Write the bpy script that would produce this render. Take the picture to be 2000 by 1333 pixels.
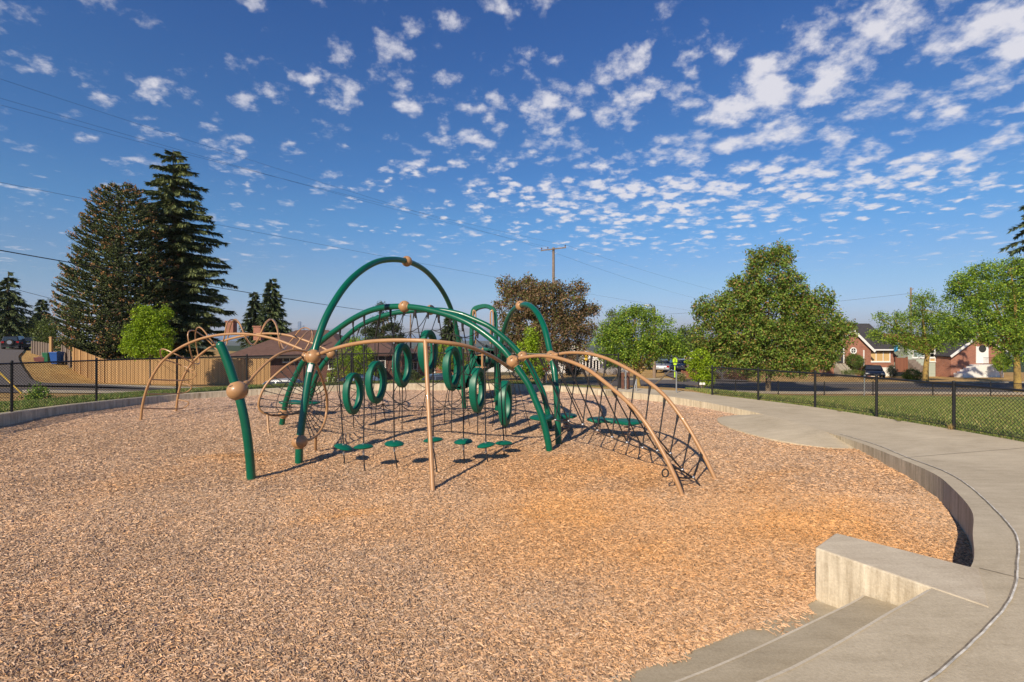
import bpy, math, random
import numpy as np
from mathutils import Vector, Matrix
random.seed(7); RNG = np.random.default_rng(7)
R = math.radians
# ------------------------------------------------------------------ camera
F, CX, HY, H = 1000.0, 1000.0, 650.0, 2.2          # focal in photo pixels, principal x, horizon y, eye height over the chips
scene = bpy.context.scene
for o in list(bpy.data.objects): bpy.data.objects.remove(o)
C = scene.collection
cd = bpy.data.cameras.new("camera"); cam = bpy.data.objects.new("camera", cd); C.objects.link(cam)
cd.sensor_width = 36; cd.lens = 18.0; cd.clip_start = .05; cd.clip_end = 60000
cd.shift_y = -(666.5 - HY) / 2000.0
cam.location = (0, 0, H); cam.rotation_euler = (R(90), 0, 0)
scene.camera = cam
# ------------------------------------------------------------------ light
SUN_EL = R(32); SD = Vector((-.5, -.866, 0)).normalized()          # horizontal direction towards the sun
sl = bpy.data.lights.new("sun", 'SUN'); so = bpy.data.objects.new("sun", sl); C.objects.link(so)
sl.energy = 5.0; sl.angle = R(.5); sl.color = (1.0, .86, .66)
sv = Vector((SD.x * math.cos(SUN_EL), SD.y * math.cos(SUN_EL), math.sin(SUN_EL)))
so.rotation_euler = (-sv).to_track_quat('-Z', 'Y').to_euler(); so.location = (-20, -30, 30)
scene.view_settings.view_transform = 'Standard'; scene.view_settings.look = 'None'
scene.view_settings.exposure = 0.22; scene.view_settings.gamma = 1.0
scene.render.engine = 'CYCLES'
scene.render.resolution_x = 1024; scene.render.resolution_y = 682

def NT(nt):
    def n(t, **kw):
        x = nt.nodes.new(t)
        for k, v in kw.items():
            if k.startswith('i_'): x.inputs[k[2:].replace('_', ' ')].default_value = v
            else: setattr(x, k, v)
        return x
    def l(a, b): nt.links.new(a, b)
    def m(op, a, b=None, c=None, clamp=False):
        x = nt.nodes.new('ShaderNodeMath'); x.operation = op; x.use_clamp = clamp
        for i, v in enumerate((a, b, c)):
            if v is None: continue
            if isinstance(v, (int, float)): x.inputs[i].default_value = v
            else: nt.links.new(v, x.inputs[i])
        return x.outputs[0]
    return n, l, m
# ------------------------------------------------------------------ world: sky + altocumulus layer
CLO, CHI = .765, .97
w = bpy.data.worlds.new("World"); scene.world = w; w.use_nodes = True; w.cycles.sampling_method = 'MANUAL'; w.cycles.sample_map_resolution = 256
nt = w.node_tree; nt.nodes.clear(); n, l, m = NT(nt)
out = n('ShaderNodeOutputWorld'); bg = n('ShaderNodeBackground'); bg.inputs[1].default_value = .096
sky = n('ShaderNodeTexSky'); sky.sky_type = 'NISHITA'; sky.sun_disc = False
sky.sun_elevation = SUN_EL; sky.sun_rotation = math.atan2(SD.x, SD.y)
sky.altitude = 0; sky.air_density = 1.0; sky.dust_density = .2; sky.ozone_density = 1.6
tc = n('ShaderNodeTexCoord'); sep = n('ShaderNodeSeparateXYZ'); l(tc.outputs['Generated'], sep.inputs[0])
zc = m('MAXIMUM', sep.outputs[2], .012)
u = m('DIVIDE', sep.outputs[0], zc); v = m('DIVIDE', sep.outputs[1], zc)
comb = n('ShaderNodeCombineXYZ'); l(u, comb.inputs[0]); l(v, comb.inputs[1])
rr_ = m('POWER', m('ADD', m('MULTIPLY', u, u), m('MULTIPLY', v, v)), -.20)
comb2 = n('ShaderNodeCombineXYZ'); l(m('MULTIPLY', u, rr_), comb2.inputs[0]); l(m('MULTIPLY', v, rr_), comb2.inputs[1])     # cloud cells drawn out with distance
def noise(scale, detail, rough, vec=comb.outputs[0], dist=0.0, off=(0, 0, 0), sc=(1, 1, 1), rot=0):
    mp = n('ShaderNodeMapping'); mp.inputs['Location'].default_value = off; mp.inputs['Scale'].default_value = sc
    mp.inputs['Rotation'].default_value = (0, 0, rot)
    l(vec, mp.inputs[0]); t = n('ShaderNodeTexNoise', i_Scale=scale, i_Detail=detail, i_Roughness=rough, i_Distortion=dist)
    l(mp.outputs[0], t.inputs['Vector']); return t.outputs['Fac']
def voro(scale, off, sc=(1, 1, 1), rot=0, warp=.0, smoothn=.35):
    mp = n('ShaderNodeMapping'); mp.inputs['Location'].default_value = off; mp.inputs['Scale'].default_value = sc; mp.inputs['Rotation'].default_value = (0, 0, rot)
    wn = n('ShaderNodeTexNoise', i_Scale=scale*1.1, i_Detail=4, i_Roughness=.6); l(comb2.outputs[0], wn.inputs['Vector'])
    va = n('ShaderNodeVectorMath', operation='MULTIPLY_ADD'); l(wn.outputs['Color'], va.inputs[0]); va.inputs[1].default_value = (warp, warp, 0); l(comb2.outputs[0], va.inputs[2])
    l(va.outputs[0], mp.inputs[0]); t = n('ShaderNodeTexVoronoi', feature='SMOOTH_F1', i_Scale=scale, i_Smoothness=smoothn, i_Randomness=1.0); l(mp.outputs[0], t.inputs['Vector'])
    return m('SUBTRACT', 1.0, t.outputs['Distance'])
big = noise(1.3, 3, .5, off=(3.1, 1.7, 0))
puff = voro(7.0, (.3, .9, 0), warp=.20); puffn = noise(12.5, 5, .6, vec=comb2.outputs[0], off=(.3, .9, 0))
cell = voro(13, (5.2, 2.2, 0), warp=.09); celln = noise(24, 4, .6, vec=comb2.outputs[0], off=(4.1, 2, 0))
mid = noise(2.8, 3, .55, off=(7.7, 5.1, 0), sc=(1, .6, 1))
def gauss(cx, cy, rx, ry, amp):
    a = m('DIVIDE', m('SUBTRACT', u, cx), rx); b = m('DIVIDE', m('SUBTRACT', v, cy), ry)
    e = m('ADD', m('MULTIPLY', a, a), m('MULTIPLY', b, b))
    return m('MULTIPLY', m('EXPONENT', m('MULTIPLY', e, -1.0)), amp)
cov = m('ADD', gauss(1.75, 1.65, 1.0, .5, .19), gauss(1.0, 2.25, .9, .5, .085))
for g_ in ((1.6, 3.4, 2.2, 1.1, .17), (1.3, 5.2, 2.2, 1.5, .17), (-.6, 2.0, 1.5, .9, .06), (2.9, 3.1, 1.0, .8, .07), (-1.8, 3.0, 1.6, 1.6, .025), (.2, 3.2, 1.0, .9, .04), (-1.1, 1.5, .45, .4, -.04), (.15,1.6,.25,.2,-.06)):
    cov = m('ADD', cov, gauss(*g_))
farw = n('ShaderNodeMapRange'); farw.interpolation_type = 'SMOOTHSTEP'; farw.inputs['From Min'].default_value = 2.1; farw.inputs['From Max'].default_value = 3.6; l(v, farw.inputs['Value']); farw = farw.outputs[0]
inv = m('SUBTRACT', 1.0, farw)
shape = m('ADD', m('MULTIPLY', m('ADD', m('MULTIPLY', puff, .40), m('MULTIPLY', puffn, .60)), inv), m('MULTIPLY', m('ADD', m('MULTIPLY', cell, .42), m('MULTIPLY', celln, .54)), farw))
val = m('ADD', m('ADD', shape, m('ADD', m('MULTIPLY', big, .16), m('MULTIPLY', mid, .22))), m('SUBTRACT', cov, .055))
mr = n('ShaderNodeMapRange'); mr.interpolation_type = 'SMOOTHSTEP'
mr.inputs['From Min'].default_value = CLO; mr.inputs['From Max'].default_value = CHI
l(val, mr.inputs['Value'])
farfade = n('ShaderNodeMapRange'); farfade.interpolation_type = 'SMOOTHSTEP'
farfade.inputs['From Min'].default_value = 5.4; farfade.inputs['From Max'].default_value = 9.5
farfade.inputs['To Min'].default_value = 1.0; farfade.inputs['To Max'].default_value = 0.0
l(v, farfade.inputs['Value'])
thin = m('ADD', m('ADD', m('MULTIPLY', voro(8.5, (2.2, 8.2, 0), warp=.14), .40), m('MULTIPLY', noise(15, 5, .62, vec=comb2.outputs[0], off=(9.1, 2, 0)), .62)), m('MULTIPLY', noise(1.9, 3, .55, off=(2.7, 8.1, 0), sc=(1, .7, 1)), .30))
mr2 = n('ShaderNodeMapRange'); mr2.interpolation_type = 'SMOOTHSTEP'; mr2.inputs['From Min'].default_value = .715; mr2.inputs['From Max'].default_value = .95; l(thin, mr2.inputs['Value'])
both = m('MAXIMUM', mr.outputs[0], m('MULTIPLY', mr2.outputs[0], .80))
alpha = m('MULTIPLY', m('MULTIPLY', both, farfade.outputs[0]), .88)
up = n('ShaderNodeMapRange'); l(sep.outputs[2], up.inputs['Value']); up.inputs['From Min'].default_value = .0; up.inputs['From Max'].default_value = .02
alpha = m('MULTIPLY', alpha, up.outputs[0])
tint = n('ShaderNodeMix'); tint.data_type = 'RGBA'; tint.blend_type = 'MULTIPLY'; tint.inputs[0].default_value = 1; l(sky.outputs[0], tint.inputs[6])
rmp = n('ShaderNodeValToRGB'); rmp.color_ramp.interpolation = 'EASE'; re_ = rmp.color_ramp.elements        # colour of the clear air by height above the horizon
re_[0].position = .02; re_[0].color = (.42, .56, .98, 1); re_[1].position = .56; re_[1].color = (.225, .53, .99, 1)
for pz, cz in ((.10, (.405,.59,.86,1)), (.21, (.31,.63,.94,1)), (.30, (.26,.59,.95,1))): e_ = re_.new(pz); e_.color = cz
l(sep.outputs[2], rmp.inputs[0]); l(rmp.outputs[0], tint.inputs[7])
hsv = n('ShaderNodeHueSaturation', i_Saturation=1.0, i_Value=1.0); l(tint.outputs[2], hsv.inputs['Color'])
mix = n('ShaderNodeMix'); mix.data_type = 'RGBA'
l(alpha, mix.inputs[0]); l(hsv.outputs[0], mix.inputs[6]); mix.inputs[7].default_value = (7.4, 7.2, 7.6, 1)
l(mix.outputs[2], bg.inputs[0]); l(bg.outputs[0], out.inputs[0])

# ------------------------------------------------------------------ helpers
def W(px, py, Y): return Vector(((px - CX) / F * Y, Y, H - (py - HY) / F * Y))
def G(px, py, z=0.0):
    Y = (H - z) * F / (py - HY); return Vector(((px - CX) / F * Y, Y, z))
def onplane(px, py, A, B):
    u = (px - CX) / F; dx, dy = B[0] - A[0], B[1] - A[1]
    t = (u * A[1] - A[0]) / (dx - u * dy); Y = A[1] + t * dy
    return W(px, py, Y)
def catmull(P, n=8, closed=False):
    P = [Vector(p) for p in P]; out = []; N = len(P); segs = N if closed else N - 1
    for i in range(segs):
        if closed: p0, p1, p2, p3 = P[(i-1) % N], P[i], P[(i+1) % N], P[(i+2) % N]
        else: p0, p1, p2, p3 = P[max(i-1, 0)], P[i], P[i+1], P[min(i+2, N-1)]
        for k in range(n):
            t = k / n
            out.append(.5 * ((2*p1) + (-p0+p2)*t + (2*p0-5*p1+4*p2-p3)*t*t + (-p0+3*p1-3*p2+p3)*t**3))
    if not closed: out.append(P[-1])
    return out
def resample(P, n):
    P = [Vector(p) for p in P]; d = [0]
    for a, b in zip(P, P[1:]): d.append(d[-1] + (b-a).length)
    out = []; j = 0
    for i in range(n):
        t = d[-1] * i / (n-1)
        while j < len(P)-2 and d[j+1] < t: j += 1
        f = (t - d[j]) / max(d[j+1]-d[j], 1e-9); out.append(P[j].lerp(P[j+1], min(max(f, 0), 1)))
    return out
def smooth(P, it=2):
    P = [Vector(p) for p in P]
    for _ in range(it):
        P = [P[0]] + [(P[i-1] + 2*P[i] + P[i+1]) / 4 for i in range(1, len(P)-1)] + [P[-1]]
    return P
MATS = {}
class MB:
    def __init__(s): s.v = []; s.f = []; s.sm = []
    def add(s, vs, fs, sm=False):
        b = len(s.v); s.v += [tuple(p) for p in vs]; s.f += [tuple(i+b for i in f) for f in fs]; s.sm += [sm]*len(fs); return s
    def box(s, c, d, rz=0, M=None, taper=1.0):
        c = Vector(c); hx, hy, hz = d[0]/2, d[1]/2, d[2]/2; vs = []
        for z in (-1, 1):
            k = taper if z > 0 else 1
            for x, y in ((-1,-1),(1,-1),(1,1),(-1,1)):
                vs.append(Vector((x*hx*k, y*hy*k, z*hz)))
        rot = M if M is not None else Matrix.Rotation(rz, 3, 'Z')
        return s.add([c + rot @ p for p in vs], [(0,3,2,1),(4,5,6,7),(0,1,5,4),(1,2,6,5),(2,3,7,6),(3,0,4,7)])
    def bar(s, a, b, w, t=None, upv=(0,0,1)):
        a, b = Vector(a), Vector(b); t = t or w; d = (b-a).normalized(); upv = Vector(upv)
        if abs(d.dot(upv)) > .98: upv = Vector((1,0,0))
        x = d.cross(upv).normalized(); y = x.cross(d); vs = []
        for p in (a, b):
            for i, j in ((-1,-1),(1,-1),(1,1),(-1,1)): vs.append(p + x*i*w/2 + y*j*t/2)
        return s.add(vs, [(0,1,2,3),(7,6,5,4),(0,4,5,1),(1,5,6,2),(2,6,7,3),(3,7,4,0)])
    def tube(s, P, r, seg=10, cap=True):
        P = [Vector(p) for p in P]; N = len(P)
        if N < 2: return s
        T = [(P[min(i+1, N-1)] - P[max(i-1, 0)]).normalized() for i in range(N)]
        up = Vector((0,0,1)) if abs(T[0].z) < .9 else Vector((1,0,0))
        x = T[0].cross(up).normalized(); vs = []
        for i in range(N):
            x = (x - T[i]*x.dot(T[i]))
            x = x.normalized() if x.length > 1e-6 else T[i].orthogonal().normalized()
            y = T[i].cross(x); ri = r[i] if hasattr(r, '__len__') else r
            for k in range(seg):
                a = 2*math.pi*k/seg; vs.append(P[i] + (x*math.cos(a) + y*math.sin(a))*ri)
        fs = [(i*seg+k, i*seg+(k+1) % seg, (i+1)*seg+(k+1) % seg, (i+1)*seg+k) for i in range(N-1) for k in range(seg)]
        b = len(s.v); s.add(vs, fs, True)
        if cap: s.add([], []); s.f += [tuple(b+k for k in reversed(range(seg))), tuple(b+(N-1)*seg+k for k in range(seg))]; s.sm += [False, False]
        return s
    def ell(s, c, r, seg=20, rings=12, M=None):
        c = Vector(c); r = r if hasattr(r, '__len__') else (r, r, r); vs = []
        for i in range(rings+1):
            th = math.pi*i/rings
            for k in range(seg):
                a = 2*math.pi*k/seg; p = Vector((r[0]*math.sin(th)*math.cos(a), r[1]*math.sin(th)*math.sin(a), r[2]*math.cos(th)))
                vs.append(c + (M @ p if M is not None else p))
        fs = [(i*seg+k, (i+1)*seg+k, (i+1)*seg+(k+1) % seg, i*seg+(k+1) % seg) for i in range(rings) for k in range(seg)]
        return s.add(vs, fs, True)
    def lathe(s, c, prof, seg=24, M=None):
        c = Vector(c); vs = []
        for r, z in prof:
            for k in range(seg):
                a = 2*math.pi*k/seg; p = Vector((r*math.cos(a), r*math.sin(a), z)); vs.append(c + (M @ p if M is not None else p))
        N = len(prof)
        fs = [(i*seg+k, i*seg+(k+1) % seg, (i+1)*seg+(k+1) % seg, (i+1)*seg+k) for i in range(N-1) for k in range(seg)]
        return s.add(vs, fs, True)
    def prism(s, poly, d):                      # 3D polygon extruded along vector d
        P = [Vector(p) for p in poly]; N = len(P); d = Vector(d)
        return s.add(P + [p+d for p in P], [tuple(range(N)), tuple(range(2*N-1, N-1, -1))] + [(i, N+i, N+(i+1) % N, (i+1) % N) for i in range(N)])
    def quad(s, *p): return s.add(p, [tuple(range(len(p)))])
    def build(s, name, mat, parent=None, bevel=0):
        me = bpy.data.meshes.new(name); me.from_pydata([tuple(p) for p in s.v], [], s.f)
        me.polygons.foreach_set('use_smooth', s.sm); me.materials.append(mat); me.update()
        if any(s.sm): me.set_sharp_from_angle(angle=R(40))
        o = bpy.data.objects.new(name, me); C.objects.link(o)
        if parent is not None:
            o.parent = parent; o.matrix_parent_inverse = Matrix.Translation(parent.location).inverted() if parent.type == 'EMPTY' else Matrix.Identity(4)
        if bevel:
            b = o.modifiers.new('bevel', 'BEVEL'); b.width = bevel; b.segments = 2; b.limit_method = 'ANGLE'
        return o
def tag(o, label=None, cat=None, group=None, kind=None):
    if label: o['label'] = label
    if cat: o['category'] = cat
    if group: o['group'] = group
    if kind: o['kind'] = kind
    return o
def empty(name, loc, label, cat, group=None):
    o = bpy.data.objects.new(name, None); C.objects.link(o); o.location = loc; o.empty_display_size = .2
    return tag(o, label, cat, group)
def npmesh(name, V, Fq, mat, parent=None, col=None, smooth_=False, cname='col'):
    """V (n,3), Fq (m,k) numpy; col (n,3) point colours"""
    me = bpy.data.meshes.new(name); nv, (nf, k) = len(V), Fq.shape
    me.vertices.add(nv); me.vertices.foreach_set('co', np.ascontiguousarray(V, dtype=np.float32).ravel())
    me.loops.add(nf*k); me.loops.foreach_set('vertex_index', np.ascontiguousarray(Fq, dtype=np.int32).ravel())
    me.polygons.add(nf); me.polygons.foreach_set('loop_start', np.arange(0, nf*k, k, dtype=np.int32))
    me.polygons.foreach_set('loop_total', np.full(nf, k, dtype=np.int32))
    me.polygons.foreach_set('use_smooth', np.full(nf, smooth_, dtype=bool))
    if col is not None:
        a = me.color_attributes.new(cname, 'FLOAT_COLOR', 'POINT')
        cc = np.ones((nv, 4), dtype=np.float32); cc[:, :3] = col; a.data.foreach_set('color', cc.ravel())
    me.materials.append(mat); me.update(); me.validate()
    o = bpy.data.objects.new(name, me); C.objects.link(o)
    if parent is not None:
        o.parent = parent; o.matrix_parent_inverse = Matrix.Translation(parent.location).inverted()
    return o
# ------------------------------------------------------------------ materials
def mat(name, col, rough=.6, metal=0, spec=.5, var=0, vscale=3, bump=0, bscale=40, coat=0, col2=None):
    if name in MATS: return MATS[name]
    mt = bpy.data.materials.new(name); mt.use_nodes = True; nt = mt.node_tree; n, l, m = NT(nt)
    p = nt.nodes['Principled BSDF']; p.inputs['Roughness'].default_value = rough; p.inputs['Metallic'].default_value = metal
    p.inputs['Specular IOR Level'].default_value = spec; p.inputs['Coat Weight'].default_value = coat
    p.inputs['Base Color'].default_value = (*col, 1)
    if var or bump or col2:
        tc = n('ShaderNodeTexCoord')
        if var or col2:
            t = n('ShaderNodeTexNoise', i_Scale=vscale, i_Detail=6, i_Roughness=.65); l(tc.outputs['Object'], t.inputs['Vector'])
            rp = n('ShaderNodeValToRGB'); l(t.outputs['Fac'], rp.inputs[0])
            c2 = col2 or col
            rp.color_ramp.elements[0].position = .32; rp.color_ramp.elements[1].position = .68
            rp.color_ramp.elements[0].color = (*[c*(1-var) for c in col], 1); rp.color_ramp.elements[1].color = (*[min(c*(1+var), 1) for c in c2], 1)
            l(rp.outputs[0], p.inputs['Base Color'])
        if bump:
            t = n('ShaderNodeTexNoise', i_Scale=bscale, i_Detail=4, i_Roughness=.6); l(tc.outputs['Object'], t.inputs['Vector'])
            b = n('ShaderNodeBump', i_Strength=bump, i_Distance=.02); l(t.outputs['Fac'], b.inputs['Height']); l(b.outputs[0], p.inputs['Normal'])
    MATS[name] = mt; return mt
GREEN = mat('green_powder_coat', (.0, .100, .052), .30, var=.14, vscale=2.2, coat=.25, bump=.04, bscale=60)
GREENP = mat('green_plastic', (.0, .115, .068), .42, var=.15, vscale=5, bump=.05, bscale=50)
TAN = mat('tan_powder_coat', (.43, .235, .105), .38, var=.08, vscale=2.5, coat=.15, bump=.03, bscale=60)
ROPE = mat('black_rope', (.018, .016, .017), .7, bump=.3, bscale=150)
STEEL = mat('galvanised_steel', (.52, .53, .54), .38, metal=.85, var=.1, vscale=8)
BLACKP = mat('black_vinyl', (.012, .012, .013), .4)
DARK = mat('dark_plastic', (.02, .02, .022), .5)
WHITE = mat('white_paint', (.76, .75, .72), .55, var=.05, vscale=2)
LABELP = mat('white_sticker', (.8, .79, .74), .5)
SPRING = mat('spring_steel', (.35, .22, .16), .45, metal=.3)
BARK = mat('grey_bark', (.16, .12, .085), .9, var=.35, vscale=5, bump=.8, bscale=14)
BARKY = mat('lichen_bark', (.24, .155, .065), .9, var=.4, vscale=4, bump=.8, bscale=14, col2=(.30, .20, .05))
WOODPOLE = mat('weathered_pole_wood', (.23, .17, .125), .85, var=.25, vscale=4, bump=.4)
GLASS = mat('dark_window_glass', (.03, .035, .04), .08, spec=.8)
RUBBER = mat('tyre_rubber', (.015, .015, .015), .8)
CHROME = mat('wheel_alloy', (.45, .45, .46), .35, metal=.8)

def brick(name, a, b, mortar, scale=1.0):
    mt = bpy.data.materials.new(name); mt.use_nodes = True; nt = mt.node_tree; n, l, m = NT(nt); p = nt.nodes['Principled BSDF']
    tc = n('ShaderNodeTexCoord'); sp = n('ShaderNodeSeparateXYZ'); l(tc.outputs['Object'], sp.inputs[0])
    cb = n('ShaderNodeCombineXYZ'); l(m('ADD', sp.outputs[0], sp.outputs[1]), cb.inputs[0]); l(sp.outputs[2], cb.inputs[1])
    bt = n('ShaderNodeTexBrick', i_Scale=scale); bt.inputs['Brick Width'].default_value = .22; bt.inputs['Row Height'].default_value = .075
    bt.inputs['Mortar Size'].default_value = .008; bt.inputs['Color1'].default_value = (*a, 1); bt.inputs['Color2'].default_value = (*b, 1); bt.inputs['Mortar'].default_value = (*mortar, 1)
    l(cb.outputs[0], bt.inputs['Vector'])
    t = n('ShaderNodeTexNoise', i_Scale=1.2, i_Detail=5); l(tc.outputs['Object'], t.inputs['Vector'])
    hs = n('ShaderNodeHueSaturation'); l(bt.outputs[0], hs.inputs['Color']); l(m('ADD', m('MULTIPLY', t.outputs['Fac'], .7), .65), hs.inputs['Value'])
    l(hs.outputs[0], p.inputs['Base Color']); p.inputs['Roughness'].default_value = .9
    return mt
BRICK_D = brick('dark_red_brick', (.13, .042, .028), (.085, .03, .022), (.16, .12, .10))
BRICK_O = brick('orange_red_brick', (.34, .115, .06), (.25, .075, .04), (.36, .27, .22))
def shingle(name, a, b):
    mt = bpy.data.materials.new(name); mt.use_nodes = True; nt = mt.node_tree; n, l, m = NT(nt); p = nt.nodes['Principled BSDF']
    tc = n('ShaderNodeTexCoord'); v = n('ShaderNodeTexVoronoi', i_Scale=5.0); mp = n('ShaderNodeMapping'); mp.inputs['Scale'].default_value = (1, 1, 2.4)
    l(tc.outputs['Object'], mp.inputs[0]); l(mp.outputs[0], v.inputs['Vector'])
    t = n('ShaderNodeTexNoise', i_Scale=.8, i_Detail=6); l(tc.outputs['Object'], t.inputs['Vector'])
    rp = n('ShaderNodeValToRGB'); rp.color_ramp.elements[0].color = (*a, 1); rp.color_ramp.elements[1].color = (*b, 1)
    sp = n('ShaderNodeSeparateColor'); l(v.outputs['Color'], sp.inputs[0])
    l(m('ADD', m('MULTIPLY', sp.outputs[0], .6), m('MULTIPLY', t.outputs['Fac'], .4)), rp.inputs[0]); l(rp.outputs[0], p.inputs['Base Color']); p.inputs['Roughness'].default_value = .9
    return mt
ROOF_BR = shingle('brown_shingle', (.085, .045, .034), (.15, .082, .062))
ROOF_DK = shingle('charcoal_shingle', (.03, .028, .03), (.062, .056, .06))
ROOF_GR = shingle('grey_brown_shingle', (.17, .13, .10), (.26, .20, .16))
def board(name, a, b, width=.14, axis='xy', rough=.85):
    mt = bpy.data.materials.new(name); mt.use_nodes = True; nt = mt.node_tree; n, l, m = NT(nt); p = nt.nodes['Principled BSDF']
    tc = n('ShaderNodeTexCoord'); sp = n('ShaderNodeSeparateXYZ'); l(tc.outputs['Object'], sp.inputs[0])
    s_ = m('ADD', sp.outputs[0], sp.outputs[1]) if axis == 'xy' else sp.outputs[2]
    q = m('DIVIDE', s_, width); cell = m('FLOOR', q); fr = m('FRACT', q)
    wn = n('ShaderNodeTexWhiteNoise'); wn.noise_dimensions = '1D'; l(cell, wn.inputs['W'])
    t = n('ShaderNodeTexNoise', i_Scale=3, i_Detail=6, i_Roughness=.7); mp = n('ShaderNodeMapping'); mp.inputs['Scale'].default_value = (6, 6, .6) if axis == 'xy' else (.6, .6, 6)
    l(tc.outputs['Object'], mp.inputs[0]); l(mp.outputs[0], t.inputs['Vector'])
    rp = n('ShaderNodeValToRGB'); rp.color_ramp.elements[0].color = (*a, 1); rp.color_ramp.elements[1].color = (*b, 1)
    l(m('ADD', m('MULTIPLY', wn.outputs['Value'], .55), m('MULTIPLY', t.outputs['Fac'], .45)), rp.inputs[0])
    gap = m('LESS_THAN', fr, .06); mx = n('ShaderNodeMix'); mx.data_type = 'RGBA'; l(gap, mx.inputs[0]); l(rp.outputs[0], mx.inputs[6]); mx.inputs[7].default_value = (a[0]*.3, a[1]*.3, a[2]*.3, 1)
    l(mx.outputs[2], p.inputs['Base Color']); p.inputs['Roughness'].default_value = rough
    return mt
CEDAR = board('cedar_boards', (.36, .21, .085), (.55, .34, .15))
GREYW = board('grey_boards', (.17, .13, .105), (.27, .215, .175))
REDW = board('red_brown_boards', (.19, .07, .04), (.27, .11, .06))
SIDING = board('pale_green_siding', (.36, .42, .36), (.42, .47, .40), .18, 'z')
PLY = board('plywood_sheet', (.50, .33, .14), (.62, .43, .20), .9)

def colattr_mat(name, rough=.6, trans=.0, bump=0, bscale=60, spec=.5, vary=0):
    mt = bpy.data.materials.new(name); mt.use_nodes = True; nt = mt.node_tree; n, l, m = NT(nt); p = nt.nodes['Principled BSDF']
    a = n('ShaderNodeAttribute'); a.attribute_name = 'col'
    l(a.outputs['Color'], p.inputs['Base Color']); p.inputs['Roughness'].default_value = rough; p.inputs['Specular IOR Level'].default_value = spec
    if trans:
        t = n('ShaderNodeBsdfTranslucent'); l(a.outputs['Color'], t.inputs[0]); mx = n('ShaderNodeMixShader', i_Fac=trans)
        l(p.outputs[0], mx.inputs[1]); l(t.outputs[0], mx.inputs[2]); l(mx.outputs[0], nt.nodes['Material Output'].inputs[0])
    return mt
LEAF = colattr_mat('leaf', .5, .32, spec=.35)
NEEDLE = colattr_mat('needle', .6, .12, spec=.3)
CHIP = colattr_mat('wood_chip', .85, spec=.2)
# ------------------------------------------------------------------ value noise in numpy
_LAT = RNG.random((256, 256))
def vnoise(x, y, s, off=0):
    x = np.asarray(x, float)*s + off*17.3 + 500; y = np.asarray(y, float)*s + off*7.1 + 500
    xi = np.floor(x).astype(int); yi = np.floor(y).astype(int); fx = x-xi; fy = y-yi
    fx = fx*fx*(3-2*fx); fy = fy*fy*(3-2*fy)
    g = lambda a, b: _LAT[a % 256, b % 256]
    return (g(xi, yi)*(1-fx) + g(xi+1, yi)*fx)*(1-fy) + (g(xi, yi+1)*(1-fx) + g(xi+1, yi+1)*fx)*fy
def fbm(x, y, s, off=0, o=3):
    return sum(vnoise(x, y, s*2**k, off+k)*.5**(k+1) for k in range(o)) / (1-.5**o)
# ------------------------------------------------------------------ pit, path, kerb: plan of the place (metres, chips at z = 0)
RIM = [(2.84,3.50,.44,1),(3.45,3.85,.44,1),(4.05,4.50,.43,1),(4.70,5.24,.385,1),(5.32,6.2,.33,1),(5.72,6.95,.29,1),(6.08,8.0,.225,1),(6.35,9.0,.175,1),
       (6.47,9.9,.155,1),(6.45,11.2,.15,1),(6.28,12.7,.16,1),(5.98,13.8,.175,1),(5.5,15.0,.19,1),(4.8,16.2,.2,1),(3.5,17.6,.2,1),(1.88,18.8,.215,0),(0,19.4,.23,0),
       (-1.95,19.65,.24,0),(-4.9,19.5,.235,0),(-7.0,18.9,.21,0),(-8.6,18.15,.2,0),(-10.3,17.0,.2,0),(-11.3,15.6,.215,0),(-11.8,14.2,.24,0),(-12.0,12.9,.26,0),
       (-11.95,11.4,.29,0),(-11.4,8.5,.34,0),(-9.7,5.6,.4,0),(-7,3.6,.44,0),(-4,2.4,.44,0),(-2.4,2.0,.44,0)]
RIMC = catmull([p[:3] for p in RIM], 6)
SKIRT = [(-2.4,2.0,.44),(-1.2,1.95,.44),(0,2.16,.44),(1.24,2.58,.44),(2.45,3.27,.44),(2.84,3.50,.44)]     # top nosing of the steps
SKC = catmull(SKIRT, 6)
OUT = [(9.0,2.5,.42),(9.05,4.0,.40),(9.08,5.6,.36),(9.05,7.5,.31),(8.98,9.0,.28),(8.88,10.3,.25),(8.62,12.3,.20),(8.15,13.9,.185),(7.45,15.4,.17),(6.55,16.8,.165)]
OUTC = catmull(OUT, 6)
EXIT0, EXIT1 = Vector((6.3,17.7,.15)), Vector((3.95,19.2,.17))
KW = .27                                                                                        # kerb width on the far side
def offs(P, d):
    out = []
    for i, p in enumerate(P):
        t = (P[min(i+1, len(P)-1)] - P[max(i-1, 0)]); t.z = 0; t.normalize(); out.append(p + Vector((t.y, -t.x, 0))*d)
    return out
CENT = Vector((-1.5, 9.0))
i0 = next(i for i, p in enumerate(RIMC) if p.y > 17.2 and p.x < 4.2)                              # kerb only from here on, counter-clockwise
KERB_IN = RIMC[i0:]; KERB_OUT = offs(KERB_IN, KW)
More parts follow.
